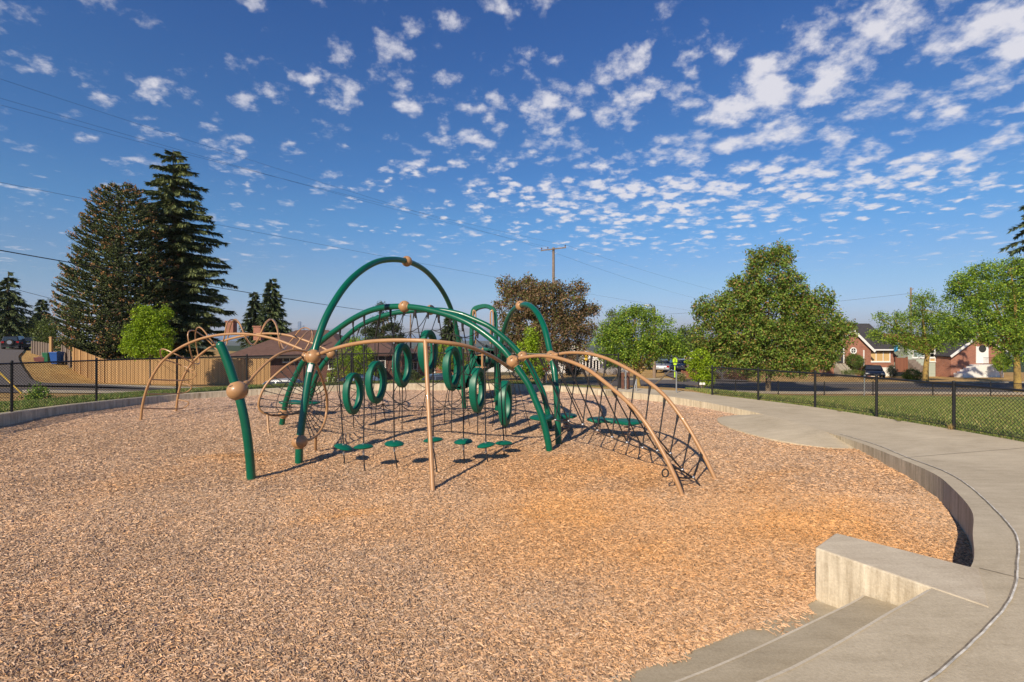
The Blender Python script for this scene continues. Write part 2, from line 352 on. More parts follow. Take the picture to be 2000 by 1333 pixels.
# outer boundary of everything paved, counter-clockwise, then the ground begins
BND = [Vector((9.0,-6,.42))] + OUTC + [EXIT0, EXIT1] + KERB_OUT[2:] + [Vector((-5.5,-1,.42)), Vector((-5,-6,.42))]
BN = 720
bx = np.array([[p.x-CENT.x, p.y-CENT.y, p.z] for p in BND]); bth = np.arctan2(bx[:,1], bx[:,0]); br = np.hypot(bx[:,0], bx[:,1])
BTH = np.linspace(-np.pi, np.pi, BN, endpoint=False)
def _ray(th):
    # exact distance to the boundary polygon along the direction th
    d = np.array([math.cos(th), math.sin(th)]); best = None
    for i in range(len(bx)):
        a = bx[i, :2]; b = bx[(i+1) % len(bx), :2]; e = b-a; den = d[0]*e[1]-d[1]*e[0]
        if abs(den) < 1e-12: continue
        t = (a[0]*e[1]-a[1]*e[0])/den; s_ = (a[0]*d[1]-a[1]*d[0])/den
        if t > 0 and -1e-6 <= s_ <= 1+1e-6:
            z = bx[i,2]*(1-s_) + bx[(i+1) % len(bx),2]*s_
            if best is None or t > best[0]: best = (t, z)
    return best
_bd = np.array([_ray(t) for t in BTH])
def bound(th):
    f = (th+np.pi)/(2*np.pi)*BN; i = np.floor(f).astype(int); f = f-i
    return _bd[i % BN, 0]*(1-f)+_bd[(i+1) % BN, 0]*f, _bd[i % BN, 1]*(1-f)+_bd[(i+1) % BN, 1]*f
# terrain: thin plate through measured heights
CP = np.array([(17,31,-1.52),(35,31,-1.6),(60,31,-1.6),(0,28,-1.25),(8,29,-1.2),(-5,27.5,-1.3),(-14,26.5,-1.05),(-22,24,-.6),(-40,22,-.3),
 (22,44,-2.1),(40,44,-2.15),(10,42,-1.6),(-4,38,-1.9),(-15,34,-1.65),(-26,32,-1.1),(38,60,-2.9),(60,60,-2.8),(18,62,-2.4),(21,80,-3.0),(0,50,-2.2),(-10,48,-2.3),
 (-20,45,-2.05),(-31,39,-1.62),(-45,50,-.45),(-60,62,-.2),(-74,78,.15),(-90,100,1),(-40,60,-1.2),(-20,70,-3),(0,80,-5),(45,90,-5),(80,80,-4),(0,120,-9),
 (60,130,-9),(-60,130,-2),(-120,100,1),(10,9,.22),(13,14,.0),(13,20,-.55),(9,22,-.45),(12,5,.33),(-13.5,12,.22),(-16,15,.02),(-15,18,-.1),(0,22,-.15),(-8,22,-.15),
 (-20,14,-.0),(15,0,.3),(-15,0,.3),(0,-10,.3),(30,0,.2),(30,15,-.6),(-30,5,.1),(0,-40,.2),(60,0,.0),(-60,0,.1),(20,24,-.9),(35,22,-1.0)], float)
def _U(r2): return np.where(r2 > 0, .5*r2*np.log(np.maximum(r2, 1e-12)), 0)
_n = len(CP); _K = _U(((CP[:,None,:2]-CP[None,:,:2])**2).sum(-1)) + np.eye(_n)*2.0
_P = np.c_[np.ones(_n), CP[:,:2]]; _A = np.block([[_K, _P], [_P.T, np.zeros((3,3))]])
_w = np.linalg.solve(_A, np.r_[CP[:,2], 0, 0, 0])
def tps(x, y):
    x = np.asarray(x, float).ravel(); y = np.asarray(y, float).ravel(); out = np.empty(len(x))
    for a in range(0, len(x), 20000):
        xx = x[a:a+20000]; yy = y[a:a+20000]
        out[a:a+20000] = _U((xx[:,None]-CP[None,:,0])**2 + (yy[:,None]-CP[None,:,1])**2) @ _w[:_n] + _w[_n] + _w[_n+1]*xx + _w[_n+2]*yy
    return out
def gz(x, y):
    x = np.atleast_1d(np.asarray(x, float)); y = np.atleast_1d(np.asarray(y, float))
    dx, dy = x-CENT.x, y-CENT.y; r = np.hypot(dx, dy); b, zb = bound(np.arctan2(dy, dx))
    t = np.clip((r-b)/5.0, 0, 1); t = t*t*(3-2*t)
    z = tps(x, y)
    far = np.clip((r-110)/120, 0, 1); z = z*(1-far) + np.minimum(z, -12)*far
    return (zb-.03)*(1-t) + z*t
def g1(x, y): return float(gz(x, y)[0])
def GP(px, Y, dz=0): x = (px-CX)/F*Y; return Vector((x, Y, g1(x, Y)+dz))
# ground: rings outwards from the paved edge, one sheet
def pip(x, y, poly):
    inside = np.zeros(len(x), bool); n_ = len(poly); j = n_-1
    for i in range(n_):
        xi, yi = poly[i][:2]; xj, yj = poly[j][:2]
        c_ = ((yi > y) != (yj > y)) & (x < (xj-xi)*(y-yi)/((yj-yi) if yj != yi else 1e-9)+xi); inside ^= c_; j = i
    return inside
ROAD_N = [(-70,17),(-40,20.5),(-22,23),(-14,25),(-5,26.5),(3,27.6),(10,29.6),(17,31),(25,31.3),(35,31.3),(60,31.5),(95,31)]
ROAD_F = [(-70,26),(-40,29),(-24,31.0),(-14,33),(-5,36.5),(5,39.6),(13,42.2),(22,43.6),(30,44),(40,44),(60,44.3),(95,44)]
RG = np.r_[0, .12, .3, np.cumsum(np.r_[.3, .28*1.045**np.arange(92)])[1:]+.0]
RG = np.unique(np.round(np.r_[RG, [300, 420, 650, 1000]], 3))
TH = np.linspace(-np.pi, np.pi, 1440, endpoint=False); bb, zz = bound(TH)
XX = CENT.x + (bb[:,None]+RG[None])*np.cos(TH)[:,None]; YY = CENT.y + (bb[:,None]+RG[None])*np.sin(TH)[:,None]
ZZ = gz(XX.ravel(), YY.ravel()).reshape(XX.shape)
nr = len(RG); V = np.stack([XX.ravel(), YY.ravel(), ZZ.ravel()], 1)
ii, jj = np.meshgrid(np.arange(len(TH)), np.arange(nr-1), indexing='ij'); i2 = (ii+1) % len(TH)
Fq = np.stack([ii*nr+jj, ii*nr+jj+1, i2*nr+jj+1, i2*nr+jj], -1).reshape(-1, 4)
x, y = V[:,0], V[:,1]
nz = fbm(x, y, .35, 1, 4); nz2 = fbm(x, y, 2.2, 5, 3)
xw = x + (nz-.5)*2.0; yw = y + (nz2-.5)*1.2
dry = np.array([.56,.36,.13]); dry2 = np.array([.42,.25,.09]); grn = np.array([.20,.26,.060]); grn2 = np.array([.33,.33,.095])
lawnR = pip(xw, yw, [(6.5,18.3),(9,-10),(60,-10),(90,28.6),(30,28.8),(16,28.6),(11.5,27.0),(8.3,22.2),(6.6,19.6)])
lawnL = pip(xw, yw, [(3.5,19.2),(-4,25.6),(-12.5,21.4),(-19,16.2),(-40,13),(-40,-10),(-9,-10),(-12,12)])
t = np.clip((nz2-.25)*1.8, 0, 1)[:,None]; colr = dry*(1-t)+dry2*t
tg = np.clip((fbm(x, y, .9, 9, 3)-.35)*2.4, 0, 1)[:,None]; cg = grn*(1-tg)+grn2*tg
lm = np.maximum(lawnR, lawnL)[:,None]; colr = colr*(1-lm)+cg*lm
farm = np.clip((np.hypot(x, y)-100)/80, 0, 1)[:,None]; colr = colr*(1-farm)+np.array([.05,.07,.03])*farm
def groundmat(name, base=None, n1=30, n2=4, amp=.35, bump=.5, bs=60, rough=.95, attr=True, dist=.03):
    mt = bpy.data.materials.new(name); mt.use_nodes = True; nt = mt.node_tree; n, l, m = NT(nt); p = nt.nodes['Principled BSDF']
    tc = n('ShaderNodeTexCoord'); t1 = n('ShaderNodeTexNoise', i_Scale=n1, i_Detail=6, i_Roughness=.75); t2 = n('ShaderNodeTexNoise', i_Scale=n2, i_Detail=6, i_Roughness=.65)
    l(tc.outputs['Object'], t1.inputs['Vector']); l(tc.outputs['Object'], t2.inputs['Vector'])
    if attr: a = n('ShaderNodeAttribute'); a.attribute_name = 'col'; src = a.outputs['Color']
    else: a = n('ShaderNodeRGB'); a.outputs[0].default_value = (*base, 1); src = a.outputs[0]
    f = m('ADD', m('MULTIPLY', m('SUBTRACT', t1.outputs['Fac'], .5), amp*2.6), m('MULTIPLY', m('SUBTRACT', t2.outputs['Fac'], .5), amp*1.6))
    hs = n('ShaderNodeHueSaturation'); l(src, hs.inputs['Color']); l(m('ADD', f, 1.0), hs.inputs['Value'])
    l(hs.outputs[0], p.inputs['Base Color']); p.inputs['Roughness'].default_value = rough; p.inputs['Specular IOR Level'].default_value = .2
    t3 = n('ShaderNodeTexNoise', i_Scale=bs, i_Detail=4, i_Roughness=.7); l(tc.outputs['Object'], t3.inputs['Vector'])
    b = n('ShaderNodeBump', i_Strength=bump, i_Distance=dist); l(t3.outputs['Fac'], b.inputs['Height']); l(b.outputs[0], p.inputs['Normal'])
    return mt
tag(npmesh('ground', V, Fq, groundmat('grass_and_soil', n1=9, n2=1.5, amp=.5, bump=.9, bs=22, dist=.08), col=colr, smooth_=True), kind='structure')
# far land, water and hills beyond the brow
big_ = MB(); big_.quad((-30000,300,-60),(30000,300,-60),(30000,4000,-62),(-30000,4000,-62))
tag(big_.build('far_land', mat('far_land', (.06,.07,.04), .95, var=.4, vscale=.01)), kind='structure')
big_ = MB(); big_.quad((-40000,4000,-62),(40000,4000,-62),(40000,26000,-62),(-40000,26000,-62))
tag(big_.build('water', mat('sound_water', (.03,.06,.10), .25)), kind='structure')
hv = []; hf = []
xs = np.linspace(-26000, 26000, 240)
for i, xx in enumerate(xs):
    h_ = 30 + 170*fbm([xx], [0], .00022, 3, 4)[0] + 90*fbm([xx], [9], .0011, 6, 3)[0]
    hv += [(xx, 19000, -70), (xx, 20500, h_), (xx, 24000, -70)]
for i in range(len(xs)-1): a = i*3; hf += [(a, a+3, a+4, a+1), (a+1, a+4, a+5, a+2)]
mbh = MB(); mbh.add(hv, hf, True); tag(mbh.build('hills', mat('forest_hills', (.05,.075,.045), .95, var=.3, vscale=.003)), kind='structure')
# ------------------------------------------------------------------ streets
ASPH = groundmat('asphalt', (.135,.118,.108), n1=60, n2=.7, amp=.16, bump=.3, bs=150, attr=False)
def drape(name, A, B, nu, nv, dz, material, kind='structure'):
    A = resample([Vector((p[0], p[1], 0)) for p in catmull([(a[0], a[1], 0) for a in A], 8)], nu); B = resample([Vector((p[0], p[1], 0)) for p in catmull([(a[0], a[1], 0) for a in B], 8)], nu)
    P = np.array([[(1-s_)*a + s_*b for s_ in np.linspace(0, 1, nv)] for a, b in zip([np.array(p) for p in A], [np.array(p) for p in B])]).reshape(-1, 3)
    P[:,2] = gz(P[:,0], P[:,1]) + dz
    i, j = np.meshgrid(np.arange(nu-1), np.arange(nv-1), indexing='ij')
    Q = np.stack([i*nv+j, (i+1)*nv+j, (i+1)*nv+j+1, i*nv+j+1], -1).reshape(-1, 4)
    o = npmesh(name, P, Q, material, smooth_=True)
    if kind: o['kind'] = kind
    return o
drape('road', ROAD_N, ROAD_F, 340, 30, .035, ASPH)
drape('side_road', [(13.5,41.5),(15,50),(18.2,62),(22,80),(25,95)], [(20,42.9),(22.5,52),(26,63),(30.5,80),(34,95)], 120, 24, .09, ASPH)
drape('alley', [(-44,24),(-48,40),(-57,50),(-68,60),(-83,75),(-96,88)], [(-19,29.3),(-27.3,31.2),(-33.4,35.8),(-37.9,40),(-43.2,45),(-48.2,50),(-56,58.5),(-68.5,72),(-82,86)], 140, 40, .13, ASPH)
def midline(t0, w_, A=ROAD_N, B=ROAD_F):
    a = resample(catmull([(p[0],p[1],0) for p in A], 8), 60); b = resample(catmull([(p[0],p[1],0) for p in B], 8), 60)
    return [tuple(p.lerp(q, t0-w_)) for p, q in zip(a, b)], [tuple(p.lerp(q, t0+w_)) for p, q in zip(a, b)]
YEL = mat('yellow_road_paint', (.50,.30,.04), .7, var=.2, vscale=6)
for t0 in (.485, .515):
    A_, B_ = midline(t0, .006); o = drape('road_marking', A_, B_, 340, 2, .045, YEL)
KERBM = groundmat('kerb_concrete', (.36,.32,.26), n1=30, n2=2, amp=.15, bump=.3, attr=False)
def kerb(pts, name='road_kerb'):
    P = resample(catmull([(p[0], p[1], 0) for p in pts], 8), 160); mb = MB(); vs = []; 
    for p, q in zip(P, offs(P, .16)):
        za, zb = g1(p.x, p.y), g1(q.x, q.y)
        vs += [(p.x, p.y, za-.05), (p.x, p.y, za+.14), (q.x, q.y, za+.14), (q.x, q.y, zb-.05)]
    fs = [(i*4+k, i*4+k+1, (i+1)*4+k+1, (i+1)*4+k) for i in range(len(P)-1) for k in range(3)]
    mb.add(vs, fs, False); return tag(mb.build(name, KERBM), kind='structure')
kerb([p for p in ROAD_F if 21 < p[0]]); kerb([(-26.5,30.7),(-25.5,30.9),(-24,31.0),(-14,33),(-5,36.5),(5,39.6),(13,41.8)]); kerb(list(reversed([p for p in ROAD_N if p[0] > -30])))
# ------------------------------------------------------------------ the pit of wood chips
def pitcol(x, y):
    x = np.asarray(x, float); y = np.asarray(y, float)
    a = fbm(x, y, .33, 2, 4); b = fbm(x, y, 1.3, 4, 3)
    org = np.exp(-(((x+.6)/5.2)**2 + ((y-8.2)/2.4)**2))*.45 + np.exp(-(((x-3.9)/1.3)**2 + ((y-5.9)/1.3)**2))*.95 + np.exp(-(((x-1.5)/2.2)**2 + ((y-5.2)/1.3)**2))*.25
    org = org + sum(.55*np.exp(-(((x-cx_)*math.cos(an)+(y-cy_)*math.sin(an))/rx_)**2-((-(x-cx_)*math.sin(an)+(y-cy_)*math.cos(an))/ry_)**2) for cx_, cy_, rx_, ry_, an in ((-2.1,6.1,.55,.16,.5),(4.3,8.0,.6,.2,.3),(.6,6.2,.7,.3,-.2),(-4.9,9.2,.8,.25,.2),(1.9,7.4,.5,.2,.9),(-1.2,4.3,.35,.12,-.4)))
    k = np.clip(org + (a-.5)*1.5 + (b-.5)*.5, 0, 1)
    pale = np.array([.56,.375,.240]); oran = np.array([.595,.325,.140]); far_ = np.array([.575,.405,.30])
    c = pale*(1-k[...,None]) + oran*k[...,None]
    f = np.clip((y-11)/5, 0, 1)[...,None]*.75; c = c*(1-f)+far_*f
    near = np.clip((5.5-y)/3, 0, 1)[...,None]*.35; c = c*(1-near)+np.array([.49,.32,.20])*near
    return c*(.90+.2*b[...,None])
def pitz(x, y): return (fbm(x, y, .8, 3, 3)-.5)*.09 + (fbm(x, y, 3.1, 8, 2)-.5)*.03
PITB = [Vector((p.x, p.y)) for p in RIMC] + [Vector((-2.4,2.9)), Vector((-1.0,2.85)), Vector((.5,3.15)), Vector((1.9,3.85)), Vector((2.45,4.17)), Vector((2.9,3.7))]
gx = np.arange(-12.6, 7.2, .06); gy = np.arange(2.2, 20.4, .06); PX, PY = np.meshgrid(gx, gy, indexing='ij')
PZ = pitz(PX, PY); 
rimp = np.array([[p.x, p.y] for p in RIMC])
V = np.stack([PX.ravel(), PY.ravel(), PZ.ravel()], 1); nx_, ny_ = len(gx), len(gy)
i, j = np.meshgrid(np.arange(nx_-1), np.arange(ny_-1), indexing='ij')
Q = np.stack([i*ny_+j, (i+1)*ny_+j, (i+1)*ny_+j+1, i*ny_+j+1], -1).reshape(-1, 4)
# keep a little beyond the rim (hidden under kerb and path)
cen = V[Q].mean(1); grown = [((p.x-CENT.x)*1.012+CENT.x, (p.y-CENT.y)*1.012+CENT.y) for p in RIMC]
Q = Q[pip(cen[:,0], cen[:,1], grown)]
mt = bpy.data.materials.new('wood_chip_bed'); mt.use_nodes = True; nt = mt.node_tree; n, l, m = NT(nt); p = nt.nodes['Principled BSDF']
tc = n('ShaderNodeTexCoord'); a = n('ShaderNodeAttribute'); a.attribute_name = 'col'
facs = []; hts = []
for k, (rot, sc) in enumerate(((.6, (26, 75, 40)), (-.9, (70, 24, 40)), (2.1, (30, 85, 40)))):
    mp = n('ShaderNodeMapping'); mp.inputs['Rotation'].default_value = (0, 0, rot); mp.inputs['Scale'].default_value = sc; mp.inputs['Location'].default_value = (k*3.7, k*1.3, 0)
    l(tc.outputs['Object'], mp.inputs[0]); v = n('ShaderNodeTexVoronoi', i_Scale=1.0); l(mp.outputs[0], v.inputs['Vector'])
    sp = n('ShaderNodeSeparateColor'); l(v.outputs['Color'], sp.inputs[0]); facs.append(sp.outputs[0]); hts.append(v.outputs['Distance'])
tt = n('ShaderNodeTexNoise', i_Scale=9, i_Detail=3); l(tc.outputs['Object'], tt.inputs['Vector'])
s1 = m('GREATER_THAN', tt.outputs['Fac'], .5)
f = m('ADD', m('MULTIPLY', facs[0], s1), m('MULTIPLY', facs[1], m('SUBTRACT', 1.0, s1))); f = m('ADD', m('MULTIPLY', f, .6), m('MULTIPLY', facs[2], .4))
rp = n('ShaderNodeValToRGB'); el = rp.color_ramp.elements; el[0].position = .08; el[0].color = (.28,.25,.24,1); el[1].position = .93; el[1].color = (1.55,1.55,1.5,1)
e = el.new(.30); e.color = (.66,.63,.62,1); e = el.new(.6); e.color = (1.02,1.0,1.0,1)
l(f, rp.inputs[0]); mx = n('ShaderNodeMix'); mx.data_type = 'RGBA'; mx.blend_type = 'MULTIPLY'; mx.clamp_result = False; mx.inputs[0].default_value = 1
l(a.outputs['Color'], mx.inputs[6]); l(rp.outputs[0], mx.inputs[7]); l(mx.outputs[2], p.inputs['Base Color']); p.inputs['Roughness'].default_value = .95; p.inputs['Specular IOR Level'].default_value = .1
b = n('ShaderNodeBump', i_Strength=.8, i_Distance=.018); l(m('ADD', f, m('MULTIPLY', hts[0], -.6)), b.inputs['Height']); l(b.outputs[0], p.inputs['Normal'])
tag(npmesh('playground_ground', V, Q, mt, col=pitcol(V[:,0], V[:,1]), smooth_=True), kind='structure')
# loose chips, real splinters, dense near the viewer
def chips(N, y0, y1, size, wob=1.0):
    xs_, ys_ = [], []
    tot = 0
    while tot < N:
        yy = y0 + (y1-y0)*RNG.random(N)**(.85 if y1 < 9 else 1.0); xx = (RNG.random(N)*2-1)*1.06*(yy+.2)
        k = pip(xx, yy, [(q.x, q.y) for q in PITB]); xx, yy = xx[k], yy[k]; xs_.append(xx); ys_.append(yy); tot += len(xx)
    x = np.concatenate(xs_)[:N]; y = np.concatenate(ys_)[:N]
    L = size*(.45+.9*RNG.random(N)); Wd = L*(.14+.18*RNG.random(N)); Hh = Wd*(.35+.3*RNG.random(N))
    az = RNG.random(N)*2*np.pi; ti = RNG.normal(0, .22, N); z = pitz(x, y) + RNG.random(N)*size*.28
    ux = np.stack([np.cos(az)*np.cos(ti), np.sin(az)*np.cos(ti), np.sin(ti)], 1); uy = np.stack([-np.sin(az), np.cos(az), RNG.normal(0, .25, N)], 1)
    uz = np.cross(ux, uy); uz /= np.linalg.norm(uz, axis=1)[:,None]; c = np.stack([x, y, z], 1)
    loc = [(-.5,-.5,0),(-.5,.5,0),(-.42,.05,1),(.5,-.4,0),(.5,.4,0),(.4,-.05,1)]
    Vv = np.stack([c + ux*(a_*L)[:,None] + uy*(b_*Wd)[:,None] + uz*(c_*Hh)[:,None] for a_, b_, c_ in loc], 1)
    tri = np.array([(0,2,1),(3,4,5),(0,3,5),(0,5,2),(1,2,5),(1,5,4)])
    Ft = (np.arange(N)[:,None,None]*6 + tri[None]).reshape(-1, 3)
    base = pitcol(x, y); k = RNG.random(N)[:,None]
    br_ = np.where(k < .20, .40+1.0*k, np.where(k < .72, .76+.36*k, 1.0+.50*(k-.3)))
    hue = RNG.normal(0, .06, (N, 1)); cc = base*br_*(1+hue*np.array([[1, 0, -1.5]]))
    cc = np.repeat(np.clip(cc, .01, .85), 6, 0)
    return Vv.reshape(-1, 3), Ft, cc
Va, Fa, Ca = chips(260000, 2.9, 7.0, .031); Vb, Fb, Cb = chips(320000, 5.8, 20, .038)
def spill(n0):
    fr_ = catmull([(-.8,2.85,0),(.55,3.19,0),(1.96,3.886,0),(2.46,4.17,0)], 8); k = RNG.random(n0)*(len(fr_)-1); i = k.astype(int); P = np.array([[p.x, p.y] for p in fr_]); p = P[i]+(P[i+1]-P[i])*(k-i)[:,None]
    den = fbm(p[:,0], p[:,1], 2.2, 6, 2); off = np.abs(RNG.normal(0, 1, n0))*np.clip(den-.45, .0, 1)*.40; x = p[:,0]+off*.45; y = p[:,1]-off*.9
    return x, y, np.full(n0, .032)+RNG.random(n0)*.006
Sx, Sy, Sz = spill(1500)
def chips_at(x, y, z, size):
    N = len(x); L = size*(.45+.9*RNG.random(N)); Wd = L*(.14+.18*RNG.random(N)); az = RNG.random(N)*6.283
    ux = np.stack([np.cos(az), np.sin(az), RNG.normal(0,.06,N)], 1); uy = np.stack([-np.sin(az), np.cos(az), np.zeros(N)], 1); uz = np.array([[0,0,1.]]); c = np.stack([x, y, z], 1)
    loc = [(-.5,-.5,0),(-.5,.5,0),(-.42,.05,1),(.5,-.4,0),(.5,.4,0),(.4,-.05,1)]
    Vv = np.stack([c + ux*(a_*L)[:,None] + uy*(b_*Wd)[:,None] + uz*(c_*Wd*.5)[:,None] for a_, b_, c_ in loc], 1); tri = np.array([(0,2,1),(3,4,5),(0,3,5),(0,5,2),(1,2,5),(1,5,4)])
    return Vv.reshape(-1, 3), (np.arange(N)[:,None,None]*6+tri[None]).reshape(-1, 3), np.repeat(np.clip(pitcol(x, y)*(.5+.9*RNG.random((N,1))), .01, .85), 6, 0)
Vs, Fs, Cs = chips_at(Sx, Sy, Sz, .036)
Vb, Fb, Cb = np.r_[Vb, Vs], np.r_[Fb, Fs+len(Vb)], np.r_[Cb, Cs]
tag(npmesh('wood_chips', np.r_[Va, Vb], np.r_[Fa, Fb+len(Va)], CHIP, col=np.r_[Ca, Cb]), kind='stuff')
# ------------------------------------------------------------------ concrete
def concrete(name, base, stain=(.6,.55,.48), rough=.9):
    mt = bpy.data.materials.new(name); mt.use_nodes = True; nt = mt.node_tree; n, l, m = NT(nt); p = nt.nodes['Principled BSDF']
    tc = n('ShaderNodeTexCoord'); t1 = n('ShaderNodeTexNoise', i_Scale=.7, i_Detail=8, i_Roughness=.7, i_Distortion=.4); t2 = n('ShaderNodeTexNoise', i_Scale=60, i_Detail=5, i_Roughness=.7)
    mp = n('ShaderNodeMapping'); mp.inputs['Scale'].default_value = (.35, 2.2, 1); mp.inputs['Rotation'].default_value = (0, 0, .35); l(tc.outputs['Object'], mp.inputs[0])
    t4 = n('ShaderNodeTexNoise', i_Scale=5, i_Detail=8, i_Roughness=.75); l(mp.outputs[0], t4.inputs['Vector'])
    mp2 = n('ShaderNodeMapping'); mp2.inputs['Scale'].default_value = (8, 8, .8); l(tc.outputs['Object'], mp2.inputs[0])
    t5 = n('ShaderNodeTexNoise', i_Scale=1.6, i_Detail=6, i_Roughness=.7); l(mp2.outputs[0], t5.inputs['Vector'])
    for t in (t1, t2): l(tc.outputs['Object'], t.inputs['Vector'])
    geo = n('ShaderNodeNewGeometry'); sz = n('ShaderNodeSeparateXYZ'); l(geo.outputs['Normal'], sz.inputs[0]); vert = m('SUBTRACT', 1.0, m('ABSOLUTE', sz.outputs[2]), clamp=True)
    f = m('ADD', m('MULTIPLY', m('SUBTRACT', t1.outputs['Fac'], .5), .75), m('MULTIPLY', m('SUBTRACT', t2.outputs['Fac'], .5), .55))
    f = m('ADD', f, m('MULTIPLY', m('SUBTRACT', t4.outputs['Fac'], .5), .55)); f = m('ADD', f, m('MULTIPLY', m('MULTIPLY', m('SUBTRACT', t5.outputs['Fac'], .5), 1.5), vert))
    rp = n('ShaderNodeValToRGB'); rp.color_ramp.elements[0].color = (*[a*b for a, b in zip(base, stain)], 1); rp.color_ramp.elements[1].color = (*[min(1, a*1.22) for a in base], 1)
    rp.color_ramp.elements[0].position = .12; rp.color_ramp.elements[1].position = .88; l(m('ADD', f, .52), rp.inputs[0])
    l(rp.outputs[0], p.inputs['Base Color']); p.inputs['Roughness'].default_value = rough; p.inputs['Specular IOR Level'].default_value = .25
    b = n('ShaderNodeBump', i_Strength=.35, i_Distance=.008); l(m('ADD', t2.outputs['Fac'], m('MULTIPLY', t4.outputs['Fac'], .6)), b.inputs['Height']); l(b.outputs[0], p.inputs['Normal'])
    return mt
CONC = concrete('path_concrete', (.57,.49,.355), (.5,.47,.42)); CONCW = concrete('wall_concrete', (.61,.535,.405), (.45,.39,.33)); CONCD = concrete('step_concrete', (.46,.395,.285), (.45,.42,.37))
# path: strips between the rim and the outer edge
rp_in = SKC + RIMC[1:i0+3]
def outer_for(p):
    # where the matching outer edge is
    if p.y < 3.85 and p.x < 3.4:
        t = (p.x+2.4)/5.8; return Vector((-5.0+14*t, -6+6.5*t*t, .43))
    return None
inn = []; outp = []
N1 = len(RIMC[1:i0+3]); tail = resample([Vector((9.0,.5,.43))]+OUTC+[EXIT0, EXIT1], N1)
for p in SKC: inn.append(p); t = (p.x+2.4)/5.24; outp.append(Vector((-5.5+14.5*t, -6+6.0*t*t, .43)))
for p, q in zip(RIMC[1:i0+3], tail): inn.append(p); outp.append(q)
NS = 14; Vp = []
for p, q in zip(inn, outp):
    for s_ in range(NS): Vp.append(p.lerp(q, s_/(NS-1)))
mb = MB(); mb.add(Vp, [(i*NS+k, i*NS+k+1, (i+1)*NS+k+1, (i+1)*NS+k) for i in range(len(inn)-1) for k in range(NS-1)], True)
# inner face of the path slab (a real kerb step down to the chips)
face = RIMC[:i0+3]; mb.add([q for p in face for q in (p, Vector((p.x, p.y, -.15)))], [(2*i, 2*i+2, 2*i+3, 2*i+1) for i in range(len(face)-1)], False)
ed = [q for q in outp[len(SKC):]]; mb.add([q for p in ed for q in (p, Vector((p.x, p.y, p.z-.25)))], [(2*i+1, 2*i+3, 2*i+2, 2*i) for i in range(len(ed)-1)], False)
from mathutils.bvhtree import BVHTree
PBVH = BVHTree.FromPolygons([tuple(v_) for v_ in mb.v], mb.f)
tag(mb.build('path', CONC), kind='structure')
# caulked joint following the rim
jr = [Vector((2.0,2.52,.44)),Vector((2.44,2.80,.44)),Vector((3.04,3.19,.44)),Vector((3.52,3.56,.44)),Vector((3.86,3.93,.44)),Vector((4.30,4.33,.43))]
JR_ = [G(1915,968,.36), G(1880,938,.335), G(1835,914,.30), G(1769,891,.245), G(1713,868,.19), G(1640,848,.155)]
jl = catmull([Vector((.9,2.05,.44))]+jr+[Vector((4.75,4.95,.40))]+JR_, 6)
def on_path(p, dz):
    # height of the path surface at p
    h_ = PBVH.ray_cast(Vector((p.x, p.y, 5)), Vector((0,0,-1)))[0]; return Vector((p.x, p.y, (h_.z if h_ is not None else p.z)+dz))
JM = mat('joint_caulk', (.62,.58,.50), .8, var=.45, vscale=9); JD = mat('joint_gap', (.22,.18,.13), .9, var=.5, vscale=12)
def ribbon(P, w_, dz, name, material):
    a, b = offs(P, -w_/2), offs(P, w_/2); mb = MB()
    mb.add([q for p, r_ in zip(a, b) for q in (on_path(p, dz), on_path(r_, dz))], [(2*i, 2*i+1, 2*i+3, 2*i+2) for i in range(len(a)-1)], True)
    return tag(mb.build(name, material), kind='structure')
def wavy(P, a): return [p + Vector((math.sin(i*1.9)*a+math.sin(i*.7)*a, math.cos(i*1.3)*a, 0)) for i, p in enumerate(P)]
jl = wavy(smooth(resample(jl, 160), 40), .0012)
ribbon(jl, .020, .004, 'path_joint', JD); ribbon([p for p in offs(jl, .006)], .011, .008, 'joint_sealant', JM)
for a_, b_ in (((3.45,3.86),(3.95,3.35)),((3.9,3.33),(5.9,1.6)),((6.1,8.05),(9.0,8.6)),((6.0,13.8),(8.1,14.1))):
    ribbon(resample([Vector((*a_, 0)), Vector((*b_, 0))], 14), .010, .004, 'path_joint', JD)
# kerb on the far and left sides
mb = MB(); P0, P1 = KERB_IN, KERB_OUT
vs = []
for p, q in zip(P0, P1): vs += [(p.x, p.y, -.15), (p.x, p.y, p.z), (q.x, q.y, q.z), (q.x, q.y, q.z-.35)]
mb.add(vs, [(i*4+k, (i+1)*4+k, (i+1)*4+k+1, i*4+k+1) for i in range(len(P0)-1) for k in range(3)], False)
tag(mb.build('kerb', CONCW), kind='structure')
# entry ramp slab
rampP = [Vector((6.44,9.62,.0)),Vector((5.83,9.84,.012)),Vector((5.3,10.6,.014)),Vector((5.05,11.6,.014)),Vector((5.05,12.5,.016)),Vector((5.35,13.2,.02)),Vector((6.02,13.62,.0))]
rc = catmull(rampP, 5); rin = resample([p for p in RIMC if 9.55 < p.y < 13.7 and p.x > 5], len(rc)); mb = MB(); NS2 = 6; vs = []
for p, q in zip(rc, rin):
    q = Vector((q.x+.03, q.y, q.z+.003))
    e_ = min(1, min((p-rc[0]).length, (p-rc[-1]).length)/1.0)
    for k in range(NS2):
        s_ = k/(NS2-1); r_ = p.lerp(q, s_); r_.z = .016+(q.z-.016)*s_*e_ if k < NS2-1 or e_ < 1 else q.z; vs.append(r_)
mb.add(vs, [(i*NS2+k, (i+1)*NS2+k, (i+1)*NS2+k+1, i*NS2+k+1) for i in range(len(rc)-1) for k in range(NS2-1)], True)
sk_ = [vs[i*NS2] for i in range(len(rc))]; mb.add([q for p in sk_ for q in (p, p-Vector((0,0,.12)))], [(2*i, 2*i+1, 2*i+3, 2*i+2) for i in range(len(sk_)-1)], False)
tag(mb.build('entry_ramp', CONC), kind='structure')
